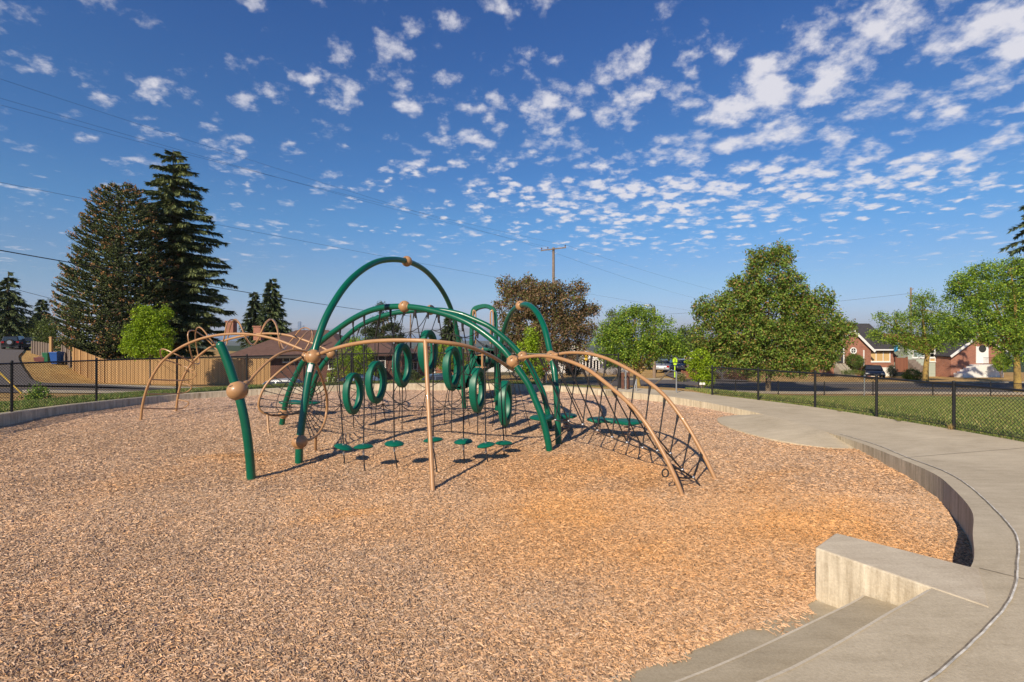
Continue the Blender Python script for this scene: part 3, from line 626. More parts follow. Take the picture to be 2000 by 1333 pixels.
# steps down into the chips
def step(name, front, back, z, dz=.5):
    A = resample(catmull([(a_, b_, z) for a_, b_ in front], 6), 40); B = resample(catmull([(a_, b_, z) for a_, b_ in back], 6), 40); mb = MB(); vs = []
    for a_, b_ in zip(A, B): vs += [b_, a_, a_ - Vector((0, 0, dz))]
    mb.add(vs, [(i*3+k, i*3+k+1, (i+1)*3+k+1, (i+1)*3+k) for i in range(len(A)-1) for k in range(2)], False)
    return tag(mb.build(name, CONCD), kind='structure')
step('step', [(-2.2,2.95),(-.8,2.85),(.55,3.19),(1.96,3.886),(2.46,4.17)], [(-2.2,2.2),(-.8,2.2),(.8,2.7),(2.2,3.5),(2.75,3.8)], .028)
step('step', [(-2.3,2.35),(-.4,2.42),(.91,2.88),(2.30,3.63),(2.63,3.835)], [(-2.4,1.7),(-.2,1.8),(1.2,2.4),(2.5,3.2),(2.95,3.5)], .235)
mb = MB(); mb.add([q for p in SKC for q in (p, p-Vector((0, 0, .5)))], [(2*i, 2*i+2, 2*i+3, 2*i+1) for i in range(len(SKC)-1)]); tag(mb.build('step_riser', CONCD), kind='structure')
NOSE = concrete('edge_light_nosing', (.60,.54,.43))  # paler colour paints in the light a rounded step edge catches
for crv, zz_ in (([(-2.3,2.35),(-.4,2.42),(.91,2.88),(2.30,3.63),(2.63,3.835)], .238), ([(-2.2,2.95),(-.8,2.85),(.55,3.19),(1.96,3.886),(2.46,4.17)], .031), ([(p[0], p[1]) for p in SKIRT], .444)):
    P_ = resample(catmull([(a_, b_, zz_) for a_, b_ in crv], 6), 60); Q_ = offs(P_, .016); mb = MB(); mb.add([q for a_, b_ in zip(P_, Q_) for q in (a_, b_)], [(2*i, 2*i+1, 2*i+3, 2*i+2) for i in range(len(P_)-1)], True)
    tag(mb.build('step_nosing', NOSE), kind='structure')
# cheek wall beside the steps
ck = [Vector((2.48,4.17,.446)),Vector((2.87,4.50,.446)),Vector((3.50,3.83,.446)),Vector((3.09,3.36,.446))]
ck = [Vector((2.475,4.18,.446)),Vector((2.84,4.49,.446)),Vector((3.47,3.80,.446)),Vector((3.05,3.27,.446))]
mb = MB(); mb.prism(list(reversed(ck)), (0,0,-.6)); o = mb.build('cheek_wall', CONCW, bevel=.012)
tag(o, 'low rectangular concrete wall block beside the steps into the wood chips', 'concrete wall')
# ================================================================== the climbing structure
A1 = ((-3.6, 8.63), (-1.40, 14.9)); A2 = ((-5.4, 12.1), (.69, 9.48)); A3 = ((-5.6, 13.6), (.87, 11.8)); A4 = ((.914, 10.05), (-.42, 14.4))
PG = empty('climbing_structure', (-2.2, 11, 0), 'large climbing structure of green arches, tan balls and rails and black rope nets', 'play structure')
def trace(pts, AB, n=6): return smooth(catmull([onplane(px, py, *AB) for px, py in pts], n), 6)
def toground(P):
    P = list(P)
    for e, nb in ((0, 1), (-1, -2)):
        if P[e].z < .35:
            d = (P[e]-P[nb]).normalized(); ext = P[e]+d*(.35/max(-d.z, .3)); P = [ext]+P if e == 0 else P+[ext]
    return P
ARCHES = {}
def arch(key, pts, AB, nm='arch', label=None, r=.0635):
    P = trace(pts, AB); ARCHES[key] = P; mb = MB(); mb.tube(toground(P), r, 18); o = mb.build(nm, GREEN, PG)
    if label: o['label'] = label
    return o
arch(1, [(583.7,904),(585,863),(591,818),(597,774),(604,731),(612,697),(618,673),(631,633),(648,598),(673,560),(701,532),(734,512),(764,507),(787,509),(810,516),(835,532),(860,562),(877,593),(888,627),(894,658),(900,690),(904,745),(907,799)], A1, label='tallest green arch rising well above the others')
arch(2, [(550,832),(552,820),(556,796),(561,776),(570,751),(580,730),(591,709),(610,684),(636,660),(660,643),(684,626),(717,609),(747,601),(778,599),(802,600),(831,604),(862,611.5),(889,620),(918,633),(948,653),(977,677),(994,696),(1018,730),(1033.5,753),(1046,783),(1058,812),(1066,842),(1071,866),(1073.6,883)], A2, label='long low green arch at the front')
arch(3, [(590,812),(597,795),(609,770),(613.6,748),(620,730),(630,713.6),(642,698.5),(660,674.5),(686,649),(711.5,631.7),(739,620.7),(764,613),(790,609),(830,606),(860,606),(879,609),(904,615),(938,629.5),(957.5,639),(981,657),(997,671.5),(1010,685),(1031,709),(1042,729),(1054.5,753.5),(1062,771),(1070,807),(1073.6,831)], A3)
arch(4, [(1091,869),(1089.5,830),(1087,771),(1084,740),(1081,713.5),(1073,682),(1068,658),(1061,634),(1051,614),(1039,600),(1027,595),(1019,597),(1006,602),(994,619),(985,643),(980,667),(974,705),(972,753),(971,801)], A4, label='narrow green arch at the right with a ball on its crown')
# leaning post
PA = [W(px, py, 7.67) for px, py in [(491,938),(487.6,892),(481.6,844),(474,803),(463.6,762.5),(456,741),(445.6,709.6),(436,685.6),(431,675)]]
PA = smooth(catmull(PA, 5), 3); mb = MB(); mb.tube(toground(PA), .0635, 18, cap=False)
d = (PA[-1]-PA[-2]).normalized(); mb.ell(PA[-1], (.0635,.0635,.0635), 18, 10)
o = mb.build('leaning_post', GREEN, PG); o['label'] = 'curved green post leaning left in front of the arches'
def ball(p, axis, r=.125, label=None):
    z = Vector(axis).normalized(); q = z.to_track_quat('Z', 'Y').to_matrix(); mb = MB()
    prof = [(.066, .88*r)] + [(r*math.cos(a), r*.93*math.sin(a)) for a in np.linspace(1.0, -1.0, 15)] + [(.066, -.88*r)]
    mb.lathe(p, prof, 28, q)
    o = mb.build('ball_joint', TAN, PG)
    # clamp seam and finger slot
    s = MB(); a0 = q @ Vector((1, 0, 0)); s.lathe(p, [(r*1.004, .002), (r*1.008, 0), (r*1.004, -.002)], 32, q @ Matrix.Rotation(R(90), 3, 'Y')); s.build('seam', DARK_TAN, o)
    s = MB(); slot = Vector((-.25, -.8, .55)).normalized(); t = slot.cross(z).normalized()
    s.ell(p+slot*r*.93, (.034, .012, .012), 12, 8, Matrix((t, slot.cross(t).normalized(), slot)).transposed()); s.build('slot', DARK, o)
    if label: o['label'] = label
    return o
DARK_TAN = mat('tan_seam', (.26, .13, .06), .5)
def near(P, px): return min(range(1, len(P)-1), key=lambda i: abs(CX + P[i].x/P[i].y*F - px))
def nearxy(P, px, py): return min(range(1, len(P)-1), key=lambda i: abs(CX + P[i].x/P[i].y*F - px) + abs(HY+(H-P[i].z)/P[i].y*F - py))
def ball_on(key, px, py, r=.125, label=None):
    P = ARCHES[key] if key else PA; i = nearxy(P, px, py); ball(P[i], P[i+1]-P[i-1], r, label); return P[i].copy()
b_lo1 = ball_on(1, 585, 864, .13); b_k1 = ball_on(1, 611, 696, .135); b_top1 = ball_on(1, 795, 512, .125, 'ball joint on the crown of the tallest arch')
b_lo2 = ball_on(2, 555, 809, .12); b_k2 = ball_on(2, 599, 698, .125); b_top2 = ball_on(2, 790, 600, .125); b_r2 = ball_on(2, 1001, 710, .13)
b_k3 = ball_on(3, 645, 690, .13); b_top3 = ball_on(3, 838, 606, .125); b_r3 = ball_on(3, 1018, 697, .125)
b_top4 = ball_on(4, 1017, 597, .125); b_r4 = ball_on(4, 1075, 697, .125)
b_a = ball_on(0, 465, 764, .15, 'ball joint on the leaning post')
def band(key, px, py, label=None):
    P = ARCHES[key]; i = nearxy(P, px, py); d = (P[i+1]-P[i-1]).normalized(); mb = MB(); mb.tube([P[i]-d*.055, P[i]+d*.055], .0655, 18)
    return mb.build('dark_sleeve', mat('dark_green_sleeve', (.0,.035,.03), .4), PG)
band(2, 756, 600); band(4, 1084.5, 750)
# white stickers on the tall arch
P = ARCHES[1]
for (px, py, hh) in ((605.5, 716, .052), (603, 727.5, .026)):
    i = nearxy(P, px, py); d = (P[i+1]-P[i-1]).normalized(); view = Vector((0,0,H))-P[i]; f = (view - d*view.dot(d)).normalized(); s_ = d.cross(f)
    mb = MB(); rows = 7; r_ = .0648
    for k in range(rows+1):
        a = -.55+1.1*k/rows
        for e in (-1, 1): mb.v.append(tuple(P[i] + d*e*hh + (f*math.cos(a-.15)+s_*math.sin(a-.15))*r_))
    mb.f += [(2*k, 2*k+1, 2*k+3, 2*k+2) for k in range(rows)]; mb.sm += [True]*rows; mb.build('sticker', LABELP, PG)
# ---- tan tubes
def interp_depth(pts, D):
    xs_ = [d_[0] for d_ in D]; ys_ = [d_[1] for d_ in D]; s_ = 1 if xs_[-1] > xs_[0] else -1
    return [W(px, py, float(np.interp(s_*px, [s_*q for q in xs_], ys_))) for px, py in pts]
def tan_tube(P, name, r=.03, parent=None, seg=12, collars=True, label=None):
    mb = MB(); mb.tube(P, r, seg); o = mb.build(name, TAN, parent or PG)
    if label: o['label'] = label
    return o
def boss(p, d, parent=None):
    d = d.normalized(); mb = MB(); q = d.to_track_quat('Z', 'Y').to_matrix(); mb.lathe(p, [(0,-.02),(.05,-.02),(.052,.03),(.045,.07),(.034,.085),(.034,.11),(0,.11)], 16, q); return mb.build('collar', TAN, parent or PG)
# overhead curved rail with its outward leaning leg
pl = [(611,8.97),(623,8.9),(652,8.66),(684,8.45),(726,8.2),(778,8.05),(831,7.95),(873,8.05),(900,8.2),(928,8.45),(964,8.95),(986,9.4),(1001,9.77)]
midr = smooth(catmull(interp_depth([(614,696),(623,692),(652.5,681.7),(684,673.5),(726,667.2),(778.6,665),(831,666),(873,670),(900,674),(928,681.6),(964,698),(986,713),(1001,722)], pl), 6), 3)
o = tan_tube(midr, 'overhead_rail', .032, label='curved tan overhead rail from which the stepping discs hang')
boss(midr[1], midr[4]-midr[1]); 
leg = [midr[nearxy(midr, 834, 666)], G(847, 962)]; leg[1].z = -.2; tan_tube(leg, 'support_leg', .034, label='straight tan leg under the middle of the overhead rail')
# thin arc from the leaning post to the knot
th = smooth(catmull(interp_depth([(470,755),(483.6,747.6),(504,725),(528,703),(547,691),(564,685.5),(582,684),(600,688)], [(470,7.7),(600,8.97)]), 6), 3)
tan_tube(th, 'linking_tube', .021); boss(th[3], th[6]-th[3])
# left loop ladder
LF = smooth(catmull([onplane(px, py, (-9.30,12.83), (b_k2.x, b_k2.y)) for px, py in [(275,821.5),(278.5,790.7),(287,759),(298.5,733.7),(318,705),(347,682),(378,667),(410,657.5),(449.5,652.5),(492,653.5),(535,662),(563.6,672.4),(592,684),(599,690)]], 6), 4)
LB = smooth(catmull([onplane(px, py, (-9.35,14.2), (b_k3.x, b_k3.y)) for px, py in [(344,805),(347,776.5),(355.5,742),(369.7,716.6),(387,696.6),(409.6,679.5),(435,666.7),(472,657),(506.6,652.5),(535,652),(563.6,655.5),(592,664),(620.6,675),(640,685)]], 6), 4)
LAD = tan_tube(toground(LF), 'loop_ladder', .03); LAD['label'] = 'arched tan ladder with snaking loop rungs on the left'
tan_tube(toground(LB), 'rail', .03, LAD)
nF = resample(LF, 400); nB = resample(LB, 400)
def outward(P, i):
    t = (P[min(i+1, len(P)-1)]-P[max(i-1, 0)]).normalized(); side = (nB[200]-nF[200]); side.z = 0; side.normalize()
    n_ = side.cross(t).normalized(); return n_ if (n_.z > 0 if abs(n_.z) > .15 else n_.x < 0) else -n_
def ipx(P, px): return min(range(len(P)), key=lambda i: abs(CX+P[i].x/P[i].y*F-px))
FK = [ipx(nF, q) for q in (276.5, 279, 282, 290, 318, 388, 458, 527, 596)]; BK = [ipx(nB, q) for q in (345.5, 348, 350, 352, 358, 400, 462, 527, 594)]
def coil(hand):
    out = []
    ks = np.arange(4.0, 8.26, 1/40.)
    for k in ks:
        ph = (k)*2*math.pi*hand + math.pi/2       # top of the hoop at whole k
        if k > 8: fi = FK[8]+(k-8)*(FK[8]-FK[7]); bi = BK[8]+(k-8)*(BK[8]-BK[7])
        else: fi = np.interp(k, range(9), FK); bi = np.interp(k, range(9), BK)
        fi, bi = int(min(fi, 396)), int(min(bi, 396)); f, b = nF[fi], nB[bi]; n_ = (outward(nF, fi)+outward(nB, bi)).normalized()
        sh = math.sin(ph); ch = math.cos(ph); shs = math.copysign(abs(sh)**.8, sh)
        wv = .5+.5*max(-1, min(1, 1.12*ch)); out.append(f.lerp(b, wv)+n_*shs*(.36 if sh > 0 else .31)+Vector((0,0,.05)))
    return out
tan_tube(smooth(coil(1), 2), 'loop_rung', .016, LAD, 8); tan_tube(smooth(coil(-1), 2), 'loop_rung', .016, LAD, 8)
for (f0, b0, b1) in (((277,797),(345.5,796),(346.5,781)), ((281,770),(349,765),(353,749)), ((292,742),(356,740),(363,725))):   # foot rungs curling behind the rear rail
    p, q, r_ = nF[nearxy(nF, *f0)], nB[nearxy(nB, *b0)], nB[nearxy(nB, *b1)]; n_ = outward(nF, 20)*-1; n_.z = 0; n_.normalize()
    e = q + n_*.16 - Vector((0,0,.03)); e2 = q.lerp(r_, .6) + n_*.30; tan_tube(smooth(catmull([p, p.lerp(q, .5)+n_*.10-Vector((0,0,.03)), e, e2+(q-p).normalized()*.03, r_], 8), 2), 'loop_rung', .016, LAD, 8)
# rope wheel frames on the tall and the front arch, with the net between them
D1 = smooth(catmull([b_k2] + interp_depth([(594,696),(564,711.6),(540,731),(522,749),(510,770),(505,789),(509,803),(525,810),(544,812)], [(600,11.75),(540,11.35),(505,11.15),(505,11.15)][:3]) + [b_lo2], 6), 3)
D2p = [(617,712,8.98),(625.7,731,9.2),(634,755,9.5),(639,779,9.8),(638,803,9.9),(634,825,9.75),(623,846.5,9.4),(611,856,9.1),(601.7,860,8.85)]
D2 = smooth(catmull([b_k1] + [W(a_, b_, c_) for a_, b_, c_ in D2p] + [b_lo1], 6), 3)
tan_tube(D1, 'net_frame', .027); tan_tube(D2, 'net_frame', .024)
for P_, (tx, ty), (gx_, gy_) in ((D1, (521,812), (526,849)), (D2, (617,852), (616,881))):
    g_ = G(gx_, gy_); g_.z = -.1; tan_tube([P_[nearxy(P_, tx, ty)], g_], 'frame_leg', .024)
rope_net = MB(); fit = MB()
a = resample(D1, 17)[2:15]; b = resample(D2, 17)[2:15]; hub = W(600, 788, 10.4)
ring = [hub + Vector((.10*math.cos(t), .25*math.sin(t)*.3, .17*math.sin(t))) for t in np.linspace(2.0, -2.2, 13)]
for p, q, r_ in zip(a, b, ring):
    rope_net.tube([p, p.lerp(r_, .5)-Vector((0,0,.02)), r_], .0085, 6); rope_net.tube([r_, r_.lerp(q, .5)-Vector((0,0,.03)), q], .0085, 6)
    for e, h_ in ((p, r_), (q, r_)):
        dd = (h_-e).normalized(); fit.tube([e+dd*.04, e+dd*.13], [.020, .013], 8)
rope_net.tube(ring, .009, 6)
for fr in (.35, .6):
    rope_net.tube([p.lerp(r_, fr) for p, r_ in zip(a, ring)], .007, 6); rope_net.tube([p.lerp(r_, fr) for p, r_ in zip(b, ring)], .007, 6)
rope_net.add(fit.v, fit.f, True); o = rope_net.build('spider_net', ROPE, PG)
# ---- stepping discs hanging under the overhead rail
disc = [(659,690,671,874,8.60,674,906,.28),(707,680,710,873,8.18,713,919,-.03),(767,673,770,867,8.27,777,916,.05),(845,671,846,860,8.03,855,924,-.08),
        (903,680,905,863,8.53,908,908,-.06),(945,690,949,870,8.66,954,904,-.16),(977,706,984,866,9.17,985,890,0)]
for k, (tx, ty, px, py, Y, gx_, gy_, tilt) in enumerate(disc):
    top = midr[nearxy(midr, tx, ty-12)]; c = W(px, py, Y); g_ = G(gx_, gy_)
    q = Matrix.Rotation(tilt, 3, 'Y') @ Matrix.Rotation(random.uniform(-.1, .12), 3, 'X'); r_ = .158
    prof = [(0,.042),(.03,.042),(.09,.036),(.135,.020),(r_,.0),(.150,-.014),(.10,-.030),(.04,-.038),(0,-.040)]
    mb = MB(); mb.lathe(c, prof, 28, q); o = mb.build('stepping_disc', GREENP, PG)
    mb = MB(); mb.tube([top-Vector((0,0,.02)), top.lerp(c, .5)+Vector((.01*math.sin(k*2),0,0)), c+Vector((0,0,.03))], .011, 8); mb.tube([c-Vector((0,0,.1)), g_-Vector((0,0,.06))], .011, 8); mb.tube([top-Vector((0,0,.05)), top-Vector((0,0,.14))], [.022,.014], 8)
    mb.build('rope', ROPE, o)
    for a_, b_, r_ in ((c-Vector((0,0,.035)), c-Vector((-.002,0,.13)), .017), (c+Vector((0,0,.03)), c+Vector((0,0,.06)), .02), (top, top-Vector((0,0,.055)), .012)): mb = MB(); mb.tube([a_, b_], r_, 8); mb.build('fitting', STEEL, o)
# ---- hanging rings
rings = [(690,767,11.9,691,835,664,646),(735,745,11.64,732,839,713,622),(786,712,11.3,785,844,763,609),(836,686,11.2,836,847,813,604),(883,718,11.2,881,847,858,612),(933,760,10.95,933,851,905,626),(987,786,10.8,989,854,968,668)]
nrm = Vector((.957, -.29, 0)); dwn = Vector((.29, .957, 0)).normalized()
def ringmesh(c, hw, hh, dep, yaw=0):
    q = Matrix.Rotation(yaw, 3, 'Z'); n_ = q @ nrm; s_ = q @ dwn; mb = MB(); M_ = 40; vs = []
    for k in range(M_):
        a = 2*math.pi*k/M_; ca, sa = math.cos(a), math.sin(a)
        pt = max(0, -sa)**5
        for (rad, dd) in ((-.046,-.42),(-.050,0),(-.046,.42),(-.038,.5),(.036,.5),(.048,.42),(.052,0),(.048,-.42),(.036,-.5),(-.038,-.5)):
            rr_ = 1.0; x_ = (hw+rad)*ca; z_ = (hh+rad)*sa - (pt*.055*(1 if rad > 0 else .25))
            vs.append(c + s_*x_ + Vector((0,0,1))*z_ + n_*dd*dep*(1-.25*pt))
    fs = [(k*10+j, k*10+(j+1) % 10, ((k+1) % M_)*10+(j+1) % 10, ((k+1) % M_)*10+j) for k in range(M_) for j in range(10)]
    mb.add(vs, fs, True); return mb, n_, s_
for k, (px, py, Y, gx_, gy_, tx, ty) in enumerate(rings):
    c = W(px, py, Y); mb, n_, s_ = ringmesh(c, .28, .41, .15, random.uniform(-.07, .07)); o = mb.build('hanging_ring', GREENP, PG)
    top = ARCHES[2][nearxy(ARCHES[2], tx, ty)]; cl = c - s_*.27 + Vector((0,0,.20)) - n_*.05; cl2 = c - s_*.285 + Vector((0,0,.03)) - n_*.05
    mb = MB(); mb.tube([cl+Vector((0,0,.12))+s_*.05, cl, cl2, cl2-Vector((0,0,.10))], [.018,.026,.026,.018], 8); mb.build('clip', TAN, o)
    g_ = G(gx_, gy_); mb = MB(); mb.tube([top-Vector((0,0,.06)), cl+Vector((0,0,.1)), cl2-n_*.02], .011, 7); mb.tube([top-Vector((0,0,.06)), top-Vector((0,0,.22))], [.03,.016], 8)
    mb.tube([c-Vector((0,0,.47)), g_-Vector((0,0,.05))], .011, 7); mb.tube([c-Vector((0,0,.45)), c-Vector((0,0,.54))], [.03,.012], 8)
    if k in (2, 4): lp = c-Vector((0,0,.46)); sd = 1 if k == 2 else -1; mb.tube(catmull([lp, lp+Vector((.10*sd*-1,0,.0))*1, lp+Vector((-.22*sd,0,-.28)), lp+Vector((-.02*sd,0,-.42)), lp+Vector((.08*sd,0,-.25)), lp+Vector((.04*sd,0,.05))], 6), .009, 6)
    mb.build('rope', ROPE, o)
# ---- big climbing net: from the rear arch to the ground
P3 = ARCHES[3]; netmb = MB(); fer = MB()
hang = [(650,683),(680,656),(704,640),(740,621),(774,612),(811,607),(854,606),(890,611),(925,623),(960,641),(990,665)]
anch = [(640,812),(671,815),(700,817),(727,818),(752,820),(778,823),(820,826),(868,829),(917,832),(962,834),(1006,834)]
cols = []
for k, ((hx_, hy_), (ax, ay)) in enumerate(zip(hang, anch)):
    t_ = P3[nearxy(P3, hx_, hy_)]-Vector((0,0,.05)); g_ = G(ax, ay); col = []
    for s_ in np.linspace(0, 1, 7):
        p = t_.lerp(g_, s_); bul = math.sin(math.pi*s_); p += Vector((.10*math.sin(k*1.7+s_*5)*bul, -.35*bul+.05*math.sin(k*2.3+s_*4), .04*math.sin(k*3.1+s_*7)*bul)); col.append(p)
    cols.append(col); netmb.tube(catmull(col, 4), .0095, 6); dd = (col[1]-col[0]).normalized(); fer.tube([col[0]+dd*.02, col[0]+dd*.16], [.03,.014], 8)
def sag(a, b, s=.06, n_=5): return [a.lerp(b, i/n_) - Vector((0,0,s*4*(i/n_)*(1-i/n_))) for i in range(n_+1)]
for k in range(len(cols)-1):
    for j in range(1, 6):
        c0, c1 = cols[k], cols[k+1]
        if (k+j) % 2 == 0: netmb.tube(sag(c0[j], c1[min(j+1, 5)], .05), .008, 6)
        else: netmb.tube(sag(c0[min(j+1, 5)], c1[j], .05), .008, 6)
        if j in (1, 3): netmb.tube(sag(c0[j], c1[j], .04), .008, 6)
        if j == 5: netmb.tube(sag(c0[j], c1[j], .16), .009, 6)
# links between the front and the rear arch
P2 = ARCHES[2]
for k, (x2, y2) in enumerate([(690,622),(740,603),(790,601),(835,605),(880,617),(930,642),(970,672)]):
    p = P2[nearxy(P2, x2, y2)]-Vector((0,0,.06)); c0 = cols[min(k+2, 9)]; q = c0[1]; r2 = c0[2]
    netmb.tube(sag(p, q, .10), .0085, 6); m_ = p.lerp(c0[3], .5)-Vector((0,0,.35)); netmb.tube(catmull([p, m_, c0[4]], 6), .0085, 6); fer.tube([p, p-Vector((0,0,.13))], [.028,.014], 8)
    if k < 6: netmb.tube(sag(m_, p.lerp(cols[min(k+3, 9)][3], .5)-Vector((0,0,.35)), .12), .008, 6)
netmb.add(fer.v, fer.f, True); o = netmb.build('climbing_net', ROPE, PG)
# right hand side anchors under the arches
mb = MB()
for (x0, y0, x1, y1, Y1) in ((1003,722,1036,836,11.9),(1018,712,1040,780,10.6),(1040,780,1063,790,10.2),(985,664,1018,708,11.5)):
    mb = MB(); mb.tube([W(x0, y0, Y1), W(x1, y1, Y1)], .009, 6); mb.build('stay_rope', ROPE, PG)
# ---- rope ladder on the right
RF = smooth(catmull([b_r2.copy()] + [onplane(px, py, (b_r2.x, b_r2.y), (2.32,7.03)) for px, py in [(1010,701.5),(1033.5,697),(1054.5,695.3),(1075.5,697),(1096.5,701.5),(1120,709),(1145,720),(1170,738),(1195,758),(1220,780),(1240,800),(1265,832),(1284,864),(1303,899),(1320,936),(1331,964)]], 6), 4)
RB = smooth(catmull([b_r4.copy()] + [onplane(px, py, (b_r4.x, b_r4.y), (3.05,7.69)) for px, py in [(1090,692.5),(1105,690),(1120,689.3),(1145,690.5),(1170,696),(1195,705),(1220,717.5),(1245,732),(1270,749),(1296,771),(1320,800),(1344,835),(1363,868),(1380,900),(1397,936)]], 6), 4)
RL = tan_tube(toground(RF), 'rope_ladder', .032); RL['label'] = 'arched tan ladder with V shaped black ropes on the right'
tan_tube(toground(RB), 'rail', .032, RL); boss(RF[3], RF[8]-RF[3], RL); boss(RB[3], RB[8]-RB[3], RL)
rf = resample(RF, 200); rb = resample(RB, 200); mb = MB(); fm = MB(); prev = None
for k in range(11):
    t = .10+.80*k/10; i = int(t*199); f, b = rf[i]-Vector((0,0,.03)), rb[i]-Vector((0,0,.03)); mid = f.lerp(b, .5)
    drop = min(1.18, .72*mid.z); v_ = mid - Vector((0,0,drop)); v_.z = max(v_.z, .10) if k > 8 else max(v_.z, .38)
    along = (rf[min(i+12, 199)]-rf[i]); v_ += Vector((along.x, along.y, 0))*.9
    for e, nx in ((f, rf[max(i-3, 0)]), (b, rb[max(i-3, 0)])):
        mb.tube([e, e.lerp(v_, .5)+Vector((0,0,.01)), v_], .0115, 7); dd = (v_-e).normalized(); mb.tube([e, e+dd*.18], [.026,.015], 8); fm.tube([e+Vector((0,0,.03)), e-Vector((0,0,.03))], .012, 8); fm.build('eyelet', STEEL, RL); fm = MB()
    fm.ell(v_, (.028,.028,.022), 10, 6); fm.build('rope_clamp', STEEL, RL); fm = MB()
    if prev is not None: mb.tube(sag(prev, v_, .02), .0105, 6)
    prev = v_
e1 = rf[186]; e2 = rb[178]; g_ = G(1367, 948); mb.tube(sag(e1-Vector((0,0,.04)), prev, .02), .012, 7); mb.tube([prev, g_], .012, 7); mb.tube(sag(e2, prev, .06), .011, 7)
lp = e1-Vector((.08,.0,.0)); mb.tube([lp+Vector((.05*math.cos(t)*.9-.03, 0, .055*math.sin(t))) for t in np.linspace(0, 6.28, 14)], .011, 6)
# first ropes beside the arches
for (x0, y0, x1, y1, Y_) in ((1060,699,1114,835,10.0),(1114,835,1053,883,9.6),(1086,708,1139,818,10.3)): mb.tube([W(x0, y0, Y_), W(x1, y1, Y_)], .0105, 7)
o = mb.build('rope', ROPE, RL)
COUP = mat('coupling_band', (.10,.07,.05), .4, metal=.4)
for P_, (px, py) in ((LB,(549,652.5)), (LF,(592,684)), (LB,(628,678)), (midr,(628,691)), (RF,(1012,700)), (RB,(1092,692)), (D1,(590,697)), (midr,(990,716))):
    i = nearxy(P_, px, py); d = (P_[i+1]-P_[i-1]).normalized(); mb = MB(); mb.tube([P_[i]-d*.016, P_[i]+d*.016], .0345, 14); mb.build('coupling', COUP, PG)
# ---- free standing spring platforms
def spring(c, r, h, turns=4.5):
    mb = MB(); mb.tube([c+Vector((r*math.cos(t*2*math.pi*turns), r*math.sin(t*2*math.pi*turns), h*t)) for t in np.linspace(0, 1, 70)], .013, 7); return mb
def spring_platform(c1, r1, c2, r2, ztop, label):
    root = empty('spring_platform', ((c1[0]+c2[0])/2, (c1[1]+c2[1])/2, 0), label, 'spring platform', 'green spring platforms in the wood chips')
    a, b = Vector((*c1, ztop)), Vector((*c2, ztop)); d = (b-a).normalized(); s_ = Vector((-d.y, d.x, 0)); out = []
    L = (b-a).length
    for k in range(40):                                      # bone outline
        t = 2*math.pi*k/40; ct, st = math.cos(t), math.sin(t)
        out.append((b + d*r2*ct + s_*r2*st) if ct > 0.05 else ((a + d*r1*ct + s_*r1*st) if ct < -.05 else a.lerp(b, .5)+s_*min(r1, r2)*.62*math.copysign(1, st)))
    out = catmull(out, 3, True); cen = a.lerp(b, .5); mb = MB(); N = len(out); vs = []
    for sc, dz in ((.0,.022),(.75,.02),(.95,.010),(1.0,-.012),(.98,-.035),(.9,-.05),(.0,-.05)):
        for p in out: q = cen + (p-cen)*sc; vs.append((q.x, q.y, ztop+dz))
    mb.add(vs, [(i*N+k, i*N+(k+1) % N, (i+1)*N+(k+1) % N, (i+1)*N+k) for i in range(6) for k in range(N)], True)
    mb.build('deck', GREENP, root)
    for p in (a, b): spring(Vector((p.x, p.y, -.05)), .062, ztop-.0).build('spring', SPRING, root)
    return root
spring_platform((1.84,11.0), .235, (2.42,10.75), .31, .345, 'green two-lobed spring platform under the rope ladder on the right')
spring_platform((.66,11.25), .28, (1.22,11.55), .25, .345, 'green spring platform behind the right feet of the green arches')
spring_platform((-5.95,13.7), .27, (-5.35,13.55), .27, .36, 'green spring platform behind the left feet of the arches')
# ---- slide tower at the back
ST = empty('slide_tower', (-.9, 16.5, 0), 'green slide tower with a rounded portal and tan handles standing behind the arches', 'slide')
def ppt(px, py, Y=16.5): return W(px, py, Y)
def portal(Y, dep):
    o_ = [(916,690),(917,650),(918,618),(922,602),(933,596),(948,594),(961,598),(969,608),(971,625),(972,660),(973,690)]
    i_ = [(923,690),(923,650),(923,620),(927,609),(936,603.5),(948,601.5),(957,605),(963,613),(965,627),(966,660),(966.5,690)]
    O, I = [ppt(*p, Y) for p in catmull([(a_, b_, 0) for a_, b_ in o_], 3) for p in [(p[0], p[1])]], [ppt(*p, Y) for p in catmull([(a_, b_, 0) for a_, b_ in i_], 3) for p in [(p[0], p[1])]]
    mb = MB(); vs = []; d = Vector((0, dep, 0))
    for p, q in zip(O, I): vs += [p, q, q+d, p+d]
    mb.add(vs, [(i*4+k, i*4+(k+1) % 4, (i+1)*4+(k+1) % 4, (i+1)*4+k) for i in range(len(O)-1) for k in range(4)], True); return mb
portal(16.3, .55).build('portal', GREENP, ST, bevel=.01)
mb = MB(); mb.box(ppt(944, 682, 16.4)+Vector((0,.1,0)), (.92,.9,.09)); mb.build('deck', GREENP, ST, bevel=.02)
for px in (921, 968):
    p = ppt(px, 680, 16.2); mb = MB(); mb.tube([Vector((p.x, 16.2, -.1)), Vector((p.x, 16.2, 2.2))], .05, 12); mb.build('post', GREEN, ST)
    p = Vector((p.x, 17.0, 0)); mb = MB(); mb.tube([p, p+Vector((0,0,1.7))], .05, 12); mb.build('post', GREEN, ST)
for px, sg in ((929, 1), (958, -1)):
    x0 = ppt(px, 0, 16.2).x; P_ = catmull([Vector((x0, 16.2, H-(y_-HY)/F*16.2)) + Vector((dx_, 0, 0)) for y_, dx_ in ((672,0),(640,0),(613,0),(607,-.04*sg),(610,-.08*sg),(640,-.085*sg))], 4); mb = MB(); mb.tube(P_, .022, 8); mb.build('handle', TAN, ST)
